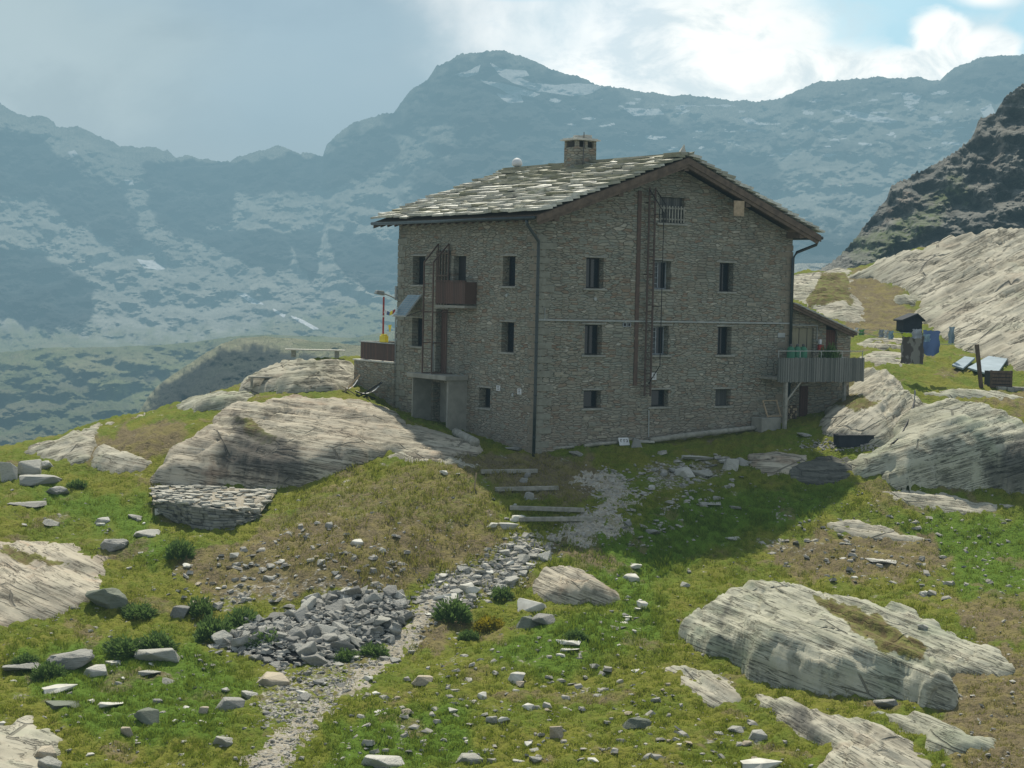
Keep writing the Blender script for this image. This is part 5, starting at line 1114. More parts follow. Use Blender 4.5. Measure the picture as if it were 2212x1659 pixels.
BL = [(0, 36, 985, 1040, 'block', 'stone', 'upright split block at the far left edge of the meadow'), (25, 95, 974, 1029, 'block', 'stone', 'tall leaning pale block behind the other left edge blocks'),
 (20, 118, 1018, 1055, 'boulder', 'stone_d', 'long low grey boulder in front of the leaning left edge blocks'), (72, 114, 994, 1017, 'boulder', 'stone', 'small rounded boulder tucked behind the left edge blocks'), (94, 145, 1050, 1073, 'boulder', 'stone_d', 'oval grey boulder alone on the turf just right of the left blocks'),
 (19, 95, 1083, 1098, 'flat', 'stone_d', 'long thin dark slab lying in the meadow at far left'), (85, 125, 1119, 1139, 'boulder', 'stone', 'whitish rounded stone above the grooved left slab'), (201, 240, 1114, 1133, 'block', 'stone', 'left one of two squat stones in the upper left meadow'), (270, 302, 1110, 1124, 'block', 'stone_d', 'right one of two squat stones in the upper left meadow'),
 (281, 340, 1139, 1162, 'block', 'stone', 'broad white-topped stone below the dry stone wall'), (331, 360, 1099, 1116, 'flat', 'slab', 'white flake leaning at the left foot of the dry stone wall'), (206, 268, 1154, 1192, 'boulder', 'stone_d', 'pale round-topped boulder standing above the grooved left slab'),
 (185, 273, 1257, 1323, 'boulder', 'mossy', 'large dark grey faceted boulder at the tip of the left slab'), (85, 185, 1402, 1453, 'boulder', 'stone_d', 'big humped grey boulder in the lower left grass'), (173, 236, 1433, 1466, 'block', 'stone', 'angular block touching the humped boulder at lower left'),
 (282, 382, 1396, 1438, 'block', 'stone', 'large white flat-topped boulder beside the lower left shrubs'), (226, 265, 1428, 1441, 'flat', 'slab', 'thin white slab leaning against the flat-topped white boulder'), (3, 82, 1442, 1460, 'flat', 'stone_d', 'dark layered slab behind the spiky plant at lower left'),
 (341, 377, 1463, 1480, 'boulder', 'stone', 'egg-shaped stone below the white flat-topped boulder'), (294, 342, 1453, 1466, 'flat', 'stone', 'low flat stone above the egg-shaped one'), (86, 164, 1484, 1502, 'flat', 'slab', 'bright arrow-like flat stone in the lower left grass'), (90, 175, 1517, 1535, 'flat', 'mossy', 'long dark mossy slab in the lower left grass'),
 (205, 259, 1522, 1537, 'flat', 'slab', 'pale boat-shaped flat stone in the lower left grass'), (286, 344, 1522, 1569, 'block', 'mossy', 'tilted mossy slab lying open in the lower left grass'), (254, 289, 1567, 1592, 'block', 'stone_b', 'creamy square stone in the lower left grass'), (325, 350, 1509, 1523, 'boulder', 'stone_d', 'small grey stone above the tilted mossy slab'),
 (425, 450, 1524, 1543, 'block', 'stone_b', 'small cream wedge left of the long slanted stones'), (458, 520, 1505, 1538, 'block', 'stone_d', 'long slanted grey stone left of the path'), (515, 553, 1491, 1512, 'block', 'stone', 'pale stone at the upper end of the slanted pair'), (457, 502, 1586, 1615, 'block', 'stone', 'angular white stone near the bottom left of the path'),
 (65, 122, 1608, 1642, 'block', 'stone_b', 'brownish block on the bottom left corner slab'), (72, 125, 1630, 1668, 'block', 'stone', 'white block at the bottom edge under the brownish one'), (362, 406, 1306, 1336, 'block', 'stone_d', 'grey squared block left of the small dark shrub'), (545, 627, 1449, 1484, 'block', 'stone_b', 'ochre block with flat lit top below the stone heap'),
 (775, 870, 1617, 1668, 'block', 'stone', 'large pale block at the bottom edge right of the path'), (980, 1046, 1624, 1652, 'block', 'stone', 'pale rough stone near the bottom centre edge'), (1094, 1135, 1449, 1476, 'block', 'slab', 'bright white angular stone in the green grass below centre'), (885, 932, 1459, 1484, 'block', 'stone_b', 'pinkish ochre stone in the grass right of the path'),
 (1117, 1181, 1291, 1326, 'block', 'slab', 'white-topped slab stone resting above two dark boulders'), (1113, 1162, 1323, 1362, 'boulder', 'mossy', 'dark rounded boulder directly below the white-topped slab'), (1150, 1206, 1322, 1353, 'block', 'stone_d', 'grey wedge boulder right of the dark rounded one'),
 (1340, 1386, 1238, 1259, 'block', 'slab', 'white slab stone at the head of the trickle'), (1355, 1385, 1220, 1233, 'flat', 'slab', 'small white flake above the trickle in the shadow tip'), (1376, 1404, 1300, 1315, 'flat', 'slab', 'white flat stone beside the trickle below the shadow'), (1470, 1494, 1257, 1271, 'block', 'stone', 'small pale stone alone right of the trickle'),
 (1606, 1700, 1642, 1672, 'flat', 'slab', 'wide bright flat stone at the bottom edge near the cracked slab'), (1616, 1662, 1572, 1602, 'block', 'stone', 'rugged pale stone left of the long cracked slab'), (1575, 1610, 1571, 1586, 'block', 'stone', 'small white stone left of the rugged pale one'), (1345, 1405, 1547, 1578, 'boulder', 'mossy', 'dark hollow-looking mossy stone in the lower centre grass'),
 (1205, 1262, 1389, 1401, 'flat', 'slab', 'upper one of three white flat steps in the green grass'), (1209, 1250, 1402, 1412, 'flat', 'slab', 'middle one of three white flat steps in the green grass'), (1202, 1222, 1413, 1422, 'flat', 'slab', 'lowest and smallest of three white flat steps in the grass'),
 (1188, 1218, 1568, 1597, 'flat', 'stone_b', 'cream upright flake near the bottom centre'), (1028, 1056, 1490, 1511, 'block', 'slab', 'white pebble-like stone left of two white ones at bottom centre'), (1128, 1156, 1519, 1536, 'block', 'slab', 'white stone right of centre near the bottom'), (1048, 1075, 1545, 1565, 'block', 'stone', 'rough whitish stone at bottom centre below the pebble-like one'),
 (1075, 1122, 1130, 1150, 'flat', 'stone', 'flat oval slab at the left foot of the timber steps'), (1098, 1130, 1114, 1131, 'block', 'slab', 'white stone at the left end of the lowest timber step'), (1050, 1073, 1131, 1143, 'flat', 'slab', 'pale flake left of the oval slab by the timber steps'), (1130, 1153, 1059, 1081, 'boulder', 'stone_d', 'round stone on the second tread of the timber steps'),
 (1119, 1139, 1032, 1044, 'block', 'stone_d', 'pointed stone behind the second timber step'), (1131, 1146, 1020, 1034, 'boulder', 'stone_d', 'small round stone just below the top timber step'), (1457, 1500, 1006, 1034, 'block', 'stone', 'pale crumbly stone left in the shaded rock line below the hut'), (1498, 1543, 1015, 1032, 'flat', 'stone', 'flat slab right of the crumbly stone below the hut'),
 (1559, 1595, 986, 1018, 'block', 'stone', 'leaning pale block in the shaded line below the hut'), (1590, 1620, 984, 1009, 'boulder', 'stone_d', 'grey round block left of the pink rock step'), (1470, 1540, 988, 1002, 'flat', 'stone', 'long flat ledge stone in the shade below the hut'), (1230, 1262, 972, 988, 'boulder', 'stone_d', 'grey stone near the hut corner right of the downpipe'),
 (1094, 1135, 962, 976, 'boulder', 'stone_d', 'low grey stone at the foot of the long wall near the corner'), (1395, 1425, 1148, 1160, 'flat', 'stone_d', 'flat shaded stone on dark grass right of the gravel'), (1510, 1560, 1093, 1100, 'flat', 'stone_d', 'thin flat stone in the dark shaded grass'), (1575, 1610, 1095, 1103, 'flat', 'stone_d', 'thin flat stone right of another in the shaded grass'),
 (753, 788, 1164, 1180, 'block', 'slab', 'white block on the brown bank left of centre'), (700, 722, 1128, 1142, 'block', 'stone', 'pale stone high on the brown bank'), (815, 835, 1184, 1196, 'block', 'slab', 'small white stone on the brown bank below the white block'), (565, 592, 1242, 1258, 'block', 'stone', 'whitish stone low on the brown bank'), (495, 518, 1196, 1208, 'flat', 'slab', 'white flake on the left side of the brown bank'),
 (950, 968, 1016, 1027, 'boulder', 'slab', 'white stone on the top of the grassy mound'), (1725, 1760, 938, 948, 'flat', 'stone_d', 'flat shaded stone in front of the trough'), (1985, 2010, 1350, 1365, 'boulder', 'stone', 'pebble on the dry grass of the big slab'),
 (1985, 2005, 1276, 1288, 'boulder', 'slab', 'white pebble alone on the right slope above the big slab'), (1890, 1945, 1509, 1530, 'block', 'stone_d', 'grey chunk wedged between the two foreground slabs'), (1570, 1602, 1162, 1170, 'flat', 'stone', 'pale flat stone at the sunny edge of the shadow'), (1880, 1950, 1216, 1222, 'flat', 'stone', 'pale flat stones line on the dry right slope')]
for b in BL: boulder(*b)
# stream of loose stones beside the path and across the slopes
_gx = np.linspace(-60, 2280, 48); _gy = np.linspace(960, 1680, 46)
_tab = np.array([[hit(x, y) for x in _gx] for y in _gy])
def pix2world(px, py):
    a = np.clip((px+60)/2340*47, 0, 46.999); b = np.clip((py-960)/720*45, 0, 44.999); i = a.astype(int); j = b.astype(int); fa = (a-i)[:, None]; fb = (b-j)[:, None]
    return ((_tab[j, i]*(1-fa)+_tab[j, i+1]*fa)*(1-fb)+(_tab[j+1, i]*(1-fa)+_tab[j+1, i+1]*fa)*fb)
nr = np.random.RandomState(5)
def inside_excl(X, Y, margin=.1):
    r = np.zeros(X.shape, bool)
    for W in EXCL: r |= inpoly(X, Y, W)
    hx, hy = to_h(X, Y); r |= (hx > -1.0) & (hx < HL+5) & (hy > -.2) & (hy < HD+1); return r
def scatter_poly(poly, n):
    pa = np.array(poly, float); out = []
    while len(out) < n:
        q = np.stack([nr.uniform(pa[:, 0].min(), pa[:, 0].max(), n*3), nr.uniform(pa[:, 1].min(), pa[:, 1].max(), n*3)], 1)
        out += q[inpoly(q[:, 0], q[:, 1], poly)].tolist()
    q = np.array(out[:n]); return pix2world(q[:, 0], q[:, 1])
STRIP = [(895, 1300), (930, 1275), (960, 1245), (1040, 1215), (1080, 1180), (1130, 1150), (1170, 1165), (1190, 1200), (1150, 1225), (1110, 1260), (1060, 1290), (1000, 1310), (930, 1335)]
ZONES = [(STRIP, 85, (.16, .5), ('stone', 'stone', 'slab'), 'loose pale stone in the rubble strip climbing beside the path', 'loose stones in the strip beside the path'),
 ([(380, 1230), (700, 1120), (900, 1150), (860, 1270), (620, 1310), (400, 1310)], 60, (.10, .30), ('stone', 'slab', 'stone_b'), 'loose pale stone on the brown earthy bank', 'stones on the brown bank'),
 ([(560, 1500), (700, 1440), (860, 1390), (900, 1420), (760, 1500), (690, 1480), (620, 1560), (560, 1590)], 34, (.10, .32), ('stone', 'stone_d', 'slab'), 'flat stone chip along the lower edge of the path', 'chips along the lower path'),
 ([(1320, 1010), (1480, 970), (1620, 1000), (1600, 1060), (1400, 1180), (1320, 1170)], 60, (.10, .34), ('stone_d', 'stone'), 'small stone on shaded turf in front of the hut', 'stones on the shaded turf'),
 ([(0, 1440), (430, 1400), (560, 1450), (520, 1640), (0, 1640)], 34, (.10, .26), ('stone', 'slab'), 'small pale stone in the lower left grass', 'small stones in the lower left grass'),
 ([(700, 1560), (1000, 1380), (1400, 1450), (1620, 1560), (1640, 1650), (700, 1655)], 70, (.08, .30), ('stone', 'slab', 'stone_b'), 'small pale stone in the bottom centre grass', 'small stones in the bottom centre grass'),
 ([(0, 1080), (330, 1060), (360, 1250), (240, 1350), (200, 1180), (0, 1150)], 26, (.10, .26), ('stone', 'slab'), 'small pale stone in the upper left meadow', 'small stones in the upper left meadow'),
 ([(1640, 1120), (2200, 1110), (2212, 1300), (2000, 1290), (1640, 1220)], 60, (.08, .24), ('stone', 'stone_d', 'slab'), 'small pale stone on the dry right slope', 'small stones on the right slope'),
 ([(1960, 1480), (2212, 1430), (2212, 1650), (2030, 1650)], 16, (.08, .22), ('stone',), 'small pale stone in the bottom right turf', 'small stones in the bottom right turf'),
 ([(1320, 1290), (1380, 1280), (1390, 1330), (1360, 1400), (1320, 1390)], 30, (.10, .24), ('slab', 'stone_d'), 'wet bright stone in the trickle below the shadow', 'stones in the trickle'),
 ([(520, 1330), (620, 1440), (480, 1470), (420, 1420)], 22, (.14, .35), ('stone_d',), 'grey stone fallen from the left end of the heap', 'stones fallen from the heap'),
 ([(960, 1000), (1050, 985), (1280, 1130), (1080, 1130)], 22, (.09, .22), ('stone_d', 'stone'), 'small stone between the timber steps', 'stones between the timber steps')]
LOOSE = []
for poly, n, (s0, s1), mats_, lab, grp in ZONES:
    w = scatter_poly(poly, int(n*1.25)); bad = inside_excl(w[:, 0], w[:, 1]); w = w[~bad][:n]
    for x, y, _ in w:
        s_ = s0+(s1-s0)*rs.random()**2.2; kd = rs.choice(['flat', 'block', 'block']); hh = s_*(rs.uniform(.16, .3) if kd == 'flat' else rs.uniform(.35, .6))
        LOOSE.append((s_/y, x, y, s_, hh, kd, rs.choice(mats_), lab, grp))
LOOSE.sort(reverse=True)
for _, x, y, s_, hh, kd, mt, lab, grp in LOOSE[:270]:
    stone_at(x, y, float(groundz(x, y))-hh*.18, s_*rs.uniform(.9, 1.5), s_, hh, kd, mt, None, .22, lab, 'loose stone', grp, 'loose_stone')
# gravel: chips too many to count
def chips(name, polys, n, s0, s1, mat, label, zf=groundz, lift=0.0, skip=True):
    w = np.concatenate([scatter_poly(p, int(n/len(polys))) for p in polys]); X, Y = w[:, 0]+nr.normal(0, .15, len(w)), w[:, 1]+nr.normal(0, .3, len(w))
    if skip:
        ok = ~inside_excl(X, Y); X, Y = X[ok], Y[ok]
    Z = zf(X, Y)+lift; n = len(X); s = s0+(s1-s0)*nr.rand(n)**2.5; th = nr.rand(n)*6.28
    base = np.array([[-1, -1, 0], [1, -1, 0], [1, 1, 0], [-1, 1, 0], [-.7, -.7, 1], [.75, -.6, 1], [.6, .7, 1], [-.7, .65, 1]])*.5
    B = base[None]*(1+nr.uniform(-.3, .3, (n, 8, 3))); B[:, :, 0] *= nr.uniform(.8, 1.5, (n, 1)); B[:, :, 2] *= nr.uniform(.4, .9, (n, 1)); B *= s[:, None, None]
    tx = nr.normal(0, .25, (n, 1)); B[:, :, 2] += B[:, :, 0]*tx
    c, q = np.cos(th)[:, None], np.sin(th)[:, None]; x = B[:, :, 0]*c-B[:, :, 1]*q; y = B[:, :, 0]*q+B[:, :, 1]*c
    V = np.stack([x+X[:, None], y+Y[:, None], B[:, :, 2]+Z[:, None]-.01], -1).reshape(-1, 3)
    f = np.array([(0, 3, 2, 1), (4, 5, 6, 7), (0, 1, 5, 4), (1, 2, 6, 5), (2, 3, 7, 6), (3, 0, 4, 7)]); F = (f[None]+(np.arange(n)*8)[:, None, None]).reshape(-1, 4)
    o = npmesh(name, V, F, M[mat], False); return tag(o, label, 'gravel', None, 'stuff')
M['chip'] = simple('stone_chips', (.36, .34, .29), (.22, .205, .17), 3.1, .9, bump=.01)
chips('gravel', [STRIP, PATH_A, PATH_B, GRAV[2], BROWN[0], PATH_A, STRIP], 9000, .03, .12, 'chip', 'fine stone chips strewn over the path, rubble strip and brown bank', skip=False)
chips('gravel', [[(-50, 1050), (2260, 1050), (2260, 1680), (-50, 1680)]], 3600, .03, .12, 'chip', 'tiny scattered stone chips all over the alpine turf')
chips('gravel', [STRIP, STRIP, STRIP, ZONES[1][0], ZONES[3][0], ZONES[5][0], ZONES[7][0]], 1350, .10, .26, 'chip', 'small broken stones among the turf and rubble')
# ------------------------------------------------------------------ the stone heap
HEAP = [(452, 1400), (500, 1368), (545, 1345), (600, 1342), (650, 1318), (700, 1296), (745, 1284), (800, 1285), (860, 1290), (888, 1305), (888, 1335), (862, 1378), (800, 1403), (720, 1436), (600, 1443), (560, 1428), (500, 1414)]
HW = np.array([hit(a, b)[:2] for a, b in HEAP]); HP = [(*hit(a, b, h)[:2], h) for a, b, h in ((800, 1300, .65), (860, 1300, .5), (740, 1320, .5), (660, 1345, .4), (600, 1380, .35), (540, 1385, .25), (700, 1390, .25), (800, 1360, .35))]
def heapz(X, Y):
    d = pdist(X, Y, HW)*np.where(inpoly(X, Y, HW), 1, -1); w = 0; hs = 0
    for a, b, h_ in HP: k = 1/((X-a)**2+(Y-b)**2+.3); w = w+k; hs = hs+k*h_
    return groundz(X, Y)+hs/w*np.clip(d/.7, 0, 1)**.7
xs = np.linspace(HW[:, 0].min(), HW[:, 0].max(), 90); ys = np.linspace(HW[:, 1].min(), HW[:, 1].max(), 70); X, Y = np.meshgrid(xs, ys); ins = inpoly(X, Y, HW)
V, F, _ = compact(np.stack([X, Y, heapz(X, Y)-.14], -1).reshape(-1, 3), gridfaces(70, 90, (ins[:-1, :-1] & ins[1:, 1:] & ins[1:, :-1] & ins[:-1, 1:])))
tag(npmesh('heap_shade_core', V, F, M['mort'], True), 'dark backing inside the grey stone heap, painted as the shade between its stones', 'rubble', None, 'stuff')
EXCL.append(HW)
def hsamp(n):
    out = []
    while len(out) < n:
        x = nr.uniform(HW[:, 0].min(), HW[:, 0].max()); y = nr.uniform(HW[:, 1].min(), HW[:, 1].max())
        if inpoly(np.array([x]), np.array([y]), HW)[0]: out.append((x, y))
    return np.array(out)
hp = hsamp(290); hz = heapz(hp[:, 0], hp[:, 1])
for (x, y), z in zip(hp, hz):
    s_ = rs.uniform(.17, .27)+.36*rs.random()**3; kd = rs.choice(['block', 'block', 'flat']); hh = s_*rs.uniform(.4, .75) if kd == 'block' else s_*.3
    o = stone_at(x, y, z-.10, s_*rs.uniform(.95, 1.4), s_, hh, kd, rs.choice(['stone_d', 'stone_d', 'stone_d', 'stone']), None, .6, 'grey angular stone in the big stone heap by the path', 'heap stone', 'stones of the grey heap', 'heap_stone')
hp = hsamp(1500)
def hz2(X, Y): return heapz(X, Y)-.06
n = 1500; B0 = nr
M['heapchip'] = simple('heap_chips', (.34, .33, .29), (.17, .165, .145), 4, .9, bump=.01)
_o = chips('rubble_chips', [HEAP], 2600, .06, .2, 'heapchip', 'small grey chips filling the gaps of the stone heap', zf=hz2, skip=False)
M['drytop'] = simple('dry_wall_top_slabs', (.46, .44, .37), (.24, .23, .19), 3.5, .85, bump=.02)
# ------------------------------------------------------------------ dry stone wall with slab top
top = [(332, 1088), (358, 1082), (405, 1090), (455, 1097), (508, 1103), (560, 1109)]; bot = [(348, 1112), (378, 1126), (420, 1141), (465, 1145), (512, 1140), (560, 1118)]
dw = empty('dry_stone_wall', (0, 0, 0), 0, 'curved dry stone retaining wall topped with bright flat slabs, left of the mound', 'stone wall'); rg = random.Random(4)
BP = np.array([hit(*p) for p in bot]); dirs = []
c0 = BP.mean(0)[:2]; dw.location = (c0[0], c0[1], float(groundz(*c0)))
TPs = []
for (a, b), q in zip(top, BP):
    d = ray(a, b); Yq = q[1]+.12; TPs.append(d*(Yq/d[1]))
TPs = np.array(TPs); m = MB(); t = 0
def lerp(A, t): i = min(int(t), len(A)-2); f = t-i; return A[i]*(1-f)+A[i+1]*f
org = np.array(dw.location); n_rows = 7; L_ = len(BP)-1
for r in range(-1, n_rows):
    t = rg.uniform(0, .05)
    while t < L_-.02:
        lw = rg.uniform(.18, .5); seg = np.linalg.norm(lerp(BP, min(t+.05, L_))[:2]-lerp(BP, t)[:2])/.05+1e-3; dt = lw/seg; t1 = min(t+dt, L_)
        a0, a1 = lerp(BP, t), lerp(BP, t1); b0, b1 = lerp(TPs, t), lerp(TPs, t1); f0, f1 = r/n_rows, (r+rg.uniform(.82, .98))/n_rows
        dx = (a1-a0)[:2]; nn = np.array([dx[1], -dx[0]])/(np.linalg.norm(dx)+1e-6); nn = nn if nn[1] < 0 else -nn; e = rg.uniform(-.06, .12)
        def q_(f, A, B, s_, back): p = A+(B-A)*f; return (p[0]-org[0]+nn[0]*(e if not back else -.45), p[1]-org[1]+nn[1]*(e if not back else -.45), p[2]-org[2])
        g = .006; m.hexa([q_(f0, a0, b0, 0, 0), q_(f0, a1, b1, 0, 0), q_(f0, a1, b1, 0, 1), q_(f0, a0, b0, 0, 1), q_(f1, a0, b0, 0, 0), q_(f1, a1, b1, 0, 0), q_(f1, a1, b1, 0, 1), q_(f1, a0, b0, 0, 1)]); t = t1+.01
M['wallst'] = mat_stonewall('dry_wall_stone'); m.build('wall', M['stone_w'] if 'stone_w' in M else simple('dry_wall_stone_faces', (.26, .255, .215), (.13, .125, .105), 2.2, .9, bump=.02), dw, bevel=.012)
back = [hit(326, 1052), hit(372, 1050), hit(430, 1052), hit(500, 1054), hit(560, 1056), hit(600, 1060)]
tz = float(TPs[:, 2].mean())
bm_ = MB(); BK = np.array([[p[0], p[1], min(p[2], tz+.35)] for p in back])
for i in range(5):
    a, b, c, d = TPs[i], TPs[i+1], BK[i+1], BK[i]; a = a-[0, 0, .03]; b = b-[0, 0, .03]; bm_.add([tuple(np.array(q)-org) for q in (a, b, c, d)], [(0, 1, 2, 3)]); 
bm_.build('fill', M['path'], dw)
m = MB()
for k in range(150):
    t = rg.uniform(.15, 4.9); s_ = rg.random()**1.3; A_ = lerp(TPs, t); B_ = lerp(BK, t); p = A_+(B_-A_)*s_-org; w_ = rg.uniform(.15, .6); d_ = rg.uniform(.12, .4); h = rg.uniform(.03, .09); z = p[2]-.02+rg.uniform(0, .09); ro = rg.uniform(0, 3); cs, sn_ = math.cos(ro), math.sin(ro)
    vs = []
    for zz in (0, h):
        for a, b in ((-1, -1), (1, -1), (1, 1), (-1, 1)): x = a*w_/2*rg.uniform(.7, 1.1); y = b*d_/2*rg.uniform(.7, 1.1); vs.append((p[0]+x*cs-y*sn_, p[1]+x*sn_+y*cs, z+zz))
    m.hexa(vs)
m.build('top_slabs', M['drytop'], dw)
# ------------------------------------------------------------------ shrubs
M['leaf'] = mat_grass('shrub_leaves', (.07, .12, .04), (.12, .18, .055), (.17, .27, .06)); M['leaf_y'] = mat_grass('yellow_flower_shrub', (.10, .11, .02), (.42, .34, .03), (.3, .25, .02))
def shrub_mesh(i, mat, n=1500):
    r = np.random.RandomState(300+i); a = r.rand(n)*6.28; el = np.arcsin(r.rand(n)); lump = 1+.22*np.sin(a*3+i)+.15*np.sin(a*7+el*5); R = (.62+.38*r.rand(n))*lump
    c = np.stack([np.cos(a)*np.cos(el)*R*.5, np.sin(a)*np.cos(el)*R*.5, np.sin(el)*R*.85], 1); dr = c*[1, 1, .9]+[0, 0, .35]+r.normal(0, .14, (n, 3)); dr /= np.linalg.norm(dr, axis=1)[:, None]
    sd_ = np.cross(dr, r.normal(0, 1, (n, 3))); sd_ /= np.linalg.norm(sd_, axis=1)[:, None]; L = r.uniform(.12, .26, n)[:, None]; Wd = r.uniform(.016, .034, n)[:, None]
    V = np.stack([c-sd_*Wd*.6, c+sd_*Wd*.6, c+dr*L*.6+sd_*Wd, c+dr*L, c+dr*L*.6-sd_*Wd], 1).reshape(-1, 3); F = [(k*5, k*5+1, k*5+2, k*5+3, k*5+4) for k in range(n)]
    me = bpy.data.meshes.new('foliage'); me.from_pydata(V.tolist(), [], F); me.materials.append(M[mat])
    at = me.attributes.new('mask', 'FLOAT_COLOR', 'POINT'); at.data.foreach_set('color', np.zeros(len(V)*4, np.float32)); return me
SHM = [shrub_mesh(i, 'leaf') for i in range(4)]; SHY = shrub_mesh(9, 'leaf_y')
def shrub(px, py, w, h, me, label, name='shrub'):
    p = hit(px, py-3); k = mpp(p[1]); e = empty(name, (p[0], p[1]+w*k*.3, float(groundz(p[0], p[1]+w*k*.3))-.05), rs.random()*6, label, 'shrub')
    o = bpy.data.objects.new('foliage', me); COL.objects.link(o); o.parent = e; o.scale = (w*k*1.05, w*k*.9, h*k*.85)
    m = MB()
    for j in range(5): a = j*1.26; m.tube([(0, 0, -.05), (math.cos(a)*.12*w*k, math.sin(a)*.12*w*k, h*k*.5)], [.012, .006], 5)
    m.build('stem', M['wood_brown'], e); return e
for i, (a, b, c, d, l) in enumerate([(383, 1215, 56, 46, 'round dark green shrub alone below the dry stone wall'), (430, 1340, 58, 44, 'small round shrub at the upper left of the stone heap'), (455, 1390, 80, 62, 'left half of the long low shrub row beside the heap'), (520, 1372, 90, 58, 'right half of the long low shrub row beside the heap'),
  (268, 1425, 80, 46, 'bluish low shrub behind the white flat-topped boulder'), (335, 1405, 80, 42, 'low shrub at the upper right of the white flat-topped boulder'), (575, 1410, 68, 44, 'shrub growing through the left part of the stone heap'), (540, 1385, 40, 30, 'tiny shrub above another in the left part of the heap'), (980, 1352, 74, 56, 'dense green shrub right of the path above the grass'),
  (742, 1434, 52, 30, 'low shrub at the lower edge of the stone heap'), (802, 1420, 62, 30, 'low shrub at the lower right foot of the heap'), (100, 1472, 62, 44, 'spiky bright plant in front of the humped boulder'), (293, 1338, 72, 32, 'low spreading shrub below the dark faceted boulder'), (163, 1058, 38, 22, 'tiny shrub right of the oval grey boulder'), (1245, 1386, 44, 24, 'dark low shrub above the white flat steps'),
  (1010, 1385, 40, 26, 'small green shrub just below the dense one by the path'), (1080, 1300, 50, 28, 'yellowish green tuft beside the rubble strip'), (50, 1440, 50, 24, 'low dark tuft in the grass at far left')]): shrub(a, b, c, d, SHM[i % 4], l)
shrub(1052, 1366, 58, 36, SHY, 'yellow flowering shrub right of the dense green one', 'flowering_shrub')
# ------------------------------------------------------------------ turf blades (uncountable)
M['blade'] = mat_grass('grass_blades', (.135, .175, .018), (.20, .205, .032), (.27, .33, .028))
def turf(n, px0, px1, py0, py1, h0, h1, w0, seed, name='grass', lab='short alpine turf covering the knoll and slopes'):
    r = np.random.RandomState(seed); px = r.uniform(px0, px1, n); py = r.uniform(py0, py1, n); W = pix2world(px, py); X = W[:, 0]+r.normal(0, .12, n); Y = W[:, 1]+r.normal(0, .35, n)
    ok = ~inside_excl(X, Y); X, Y = X[ok], Y[ok]; mk = masks(X, Y, smoothz(X, Y)); cl = fbm(X*1.1, Y*1.1, 3, 50)
    ok = (r.rand(len(X)) > mk[:, 1]*2.1) & (r.rand(len(X)) > mk[:, 0]*.55) & (cl+r.normal(0, .3, len(X)) > -.55); X, Y, mk, cl = X[ok], Y[ok], mk[ok], cl[ok]; n = len(X); Z = groundz(X, Y)
    k = 4; X = np.repeat(X, k)+r.normal(0, .05, n*k); Y = np.repeat(Y, k)+r.normal(0, .05, n*k); Z = np.repeat(Z, k)-.015; mk = np.repeat(mk, k, 0); cl = np.repeat(cl, k)
    h = r.uniform(h0, h1, n*k)*(1+.7*np.clip(cl, -.6, 1))*(1+.4*mk[:, 2]); a = r.rand(n*k)*6.28; w = r.uniform(.6, 1.2, n*k)*w0; lx, ly = r.normal(0, .4, n*k)*h, r.normal(0, .4, n*k)*h
    V = np.stack([np.stack([X-np.cos(a)*w, Y-np.sin(a)*w, Z], 1), np.stack([X+np.cos(a)*w, Y+np.sin(a)*w, Z], 1), np.stack([X+lx, Y+ly, Z+h], 1)], 1).reshape(-1, 3)
    o = npmesh(name, V, np.arange(len(V)).reshape(-1, 3), M['blade'], False, {'mask': np.repeat(np.stack([mk[:, 0], mk[:, 0]*0, mk[:, 2]*.8], 1), 3, 0)}); return tag(o, lab, 'grass', None, 'stuff')
turf(100000, -60, 2270, 975, 1680, .035, .095, .015, 1)

turf(6000, 600, 1240, 985, 1280, .10, .2, .02, 2, 'grass', 'longer darker grass clumps on the mound left of the timber steps')
turf(5000, 1200, 2000, 1040, 1420, .08, .15, .02, 3, 'grass', 'lush longer grass along the wet strip below the hut')
# ------------------------------------------------------------------ furniture and odds and ends round the hut
def frame_at(px, py, Yoff=0.0):
    p = hits(px, py); return p
def place(name, px, py, rz, label, cat, group=None, dz=0.0):
    p = hits(px, py); return empty(name, (p[0], p[1], p[2]+dz), rz, label, cat, group), p
# timber steps
for i, (x0, x1, ya, yb) in enumerate(((1040, 1160, 1021, 1019), (1070, 1206, 1059, 1056), (1101, 1262, 1099, 1104), (1122, 1282, 1124, 1123))):
    A = hit(x0, ya+4); B = hit(x1, yb+4); A[2] += .10; B[2] += .10; m = MB(); L = Vector(B)-Vector(A); c = (Vector(A)+Vector(B))/2
    m.beam(Vector(A)-c, Vector(B)-c, .13, .15); o = m.build('step_timber', M['wood_grey'], None, loc=c, bevel=.012)
    tag(o, ['topmost and thinnest grey timber of the four slope steps', 'second timber from the top of the four slope steps', 'third timber from the top of the four slope steps', 'lowest and longest timber of the four slope steps'][i], 'timber', 'timber steps on the slope')
# riser stake
p = hit(1024, 1057); q = P(1029, 1022, p[1]); m = MB(); m.beam((0, 0, -.1), (q[0]-p[0], 0, q[2]-p[2]), .05, .05, (0, 1, 0)); tag(m.build('stake', M['wood_pale'], None, loc=p), 'short pale stake stuck in the grass left of the timber steps', 'stake')
# round log / pipe at the porch
A = hits(984, 942); B = hits(1027, 965); A[2] += .16; B[2] += .16; m = MB(); c = (A+B)/2; m.tube([A-c, (A-c)*.5, (B-c)*.9, B-c], [.16, .17, .18, .18], 14); tag(m.build('log', M['wood_grey'], None, True, loc=c), 'short thick round log lying below the porch', 'log')
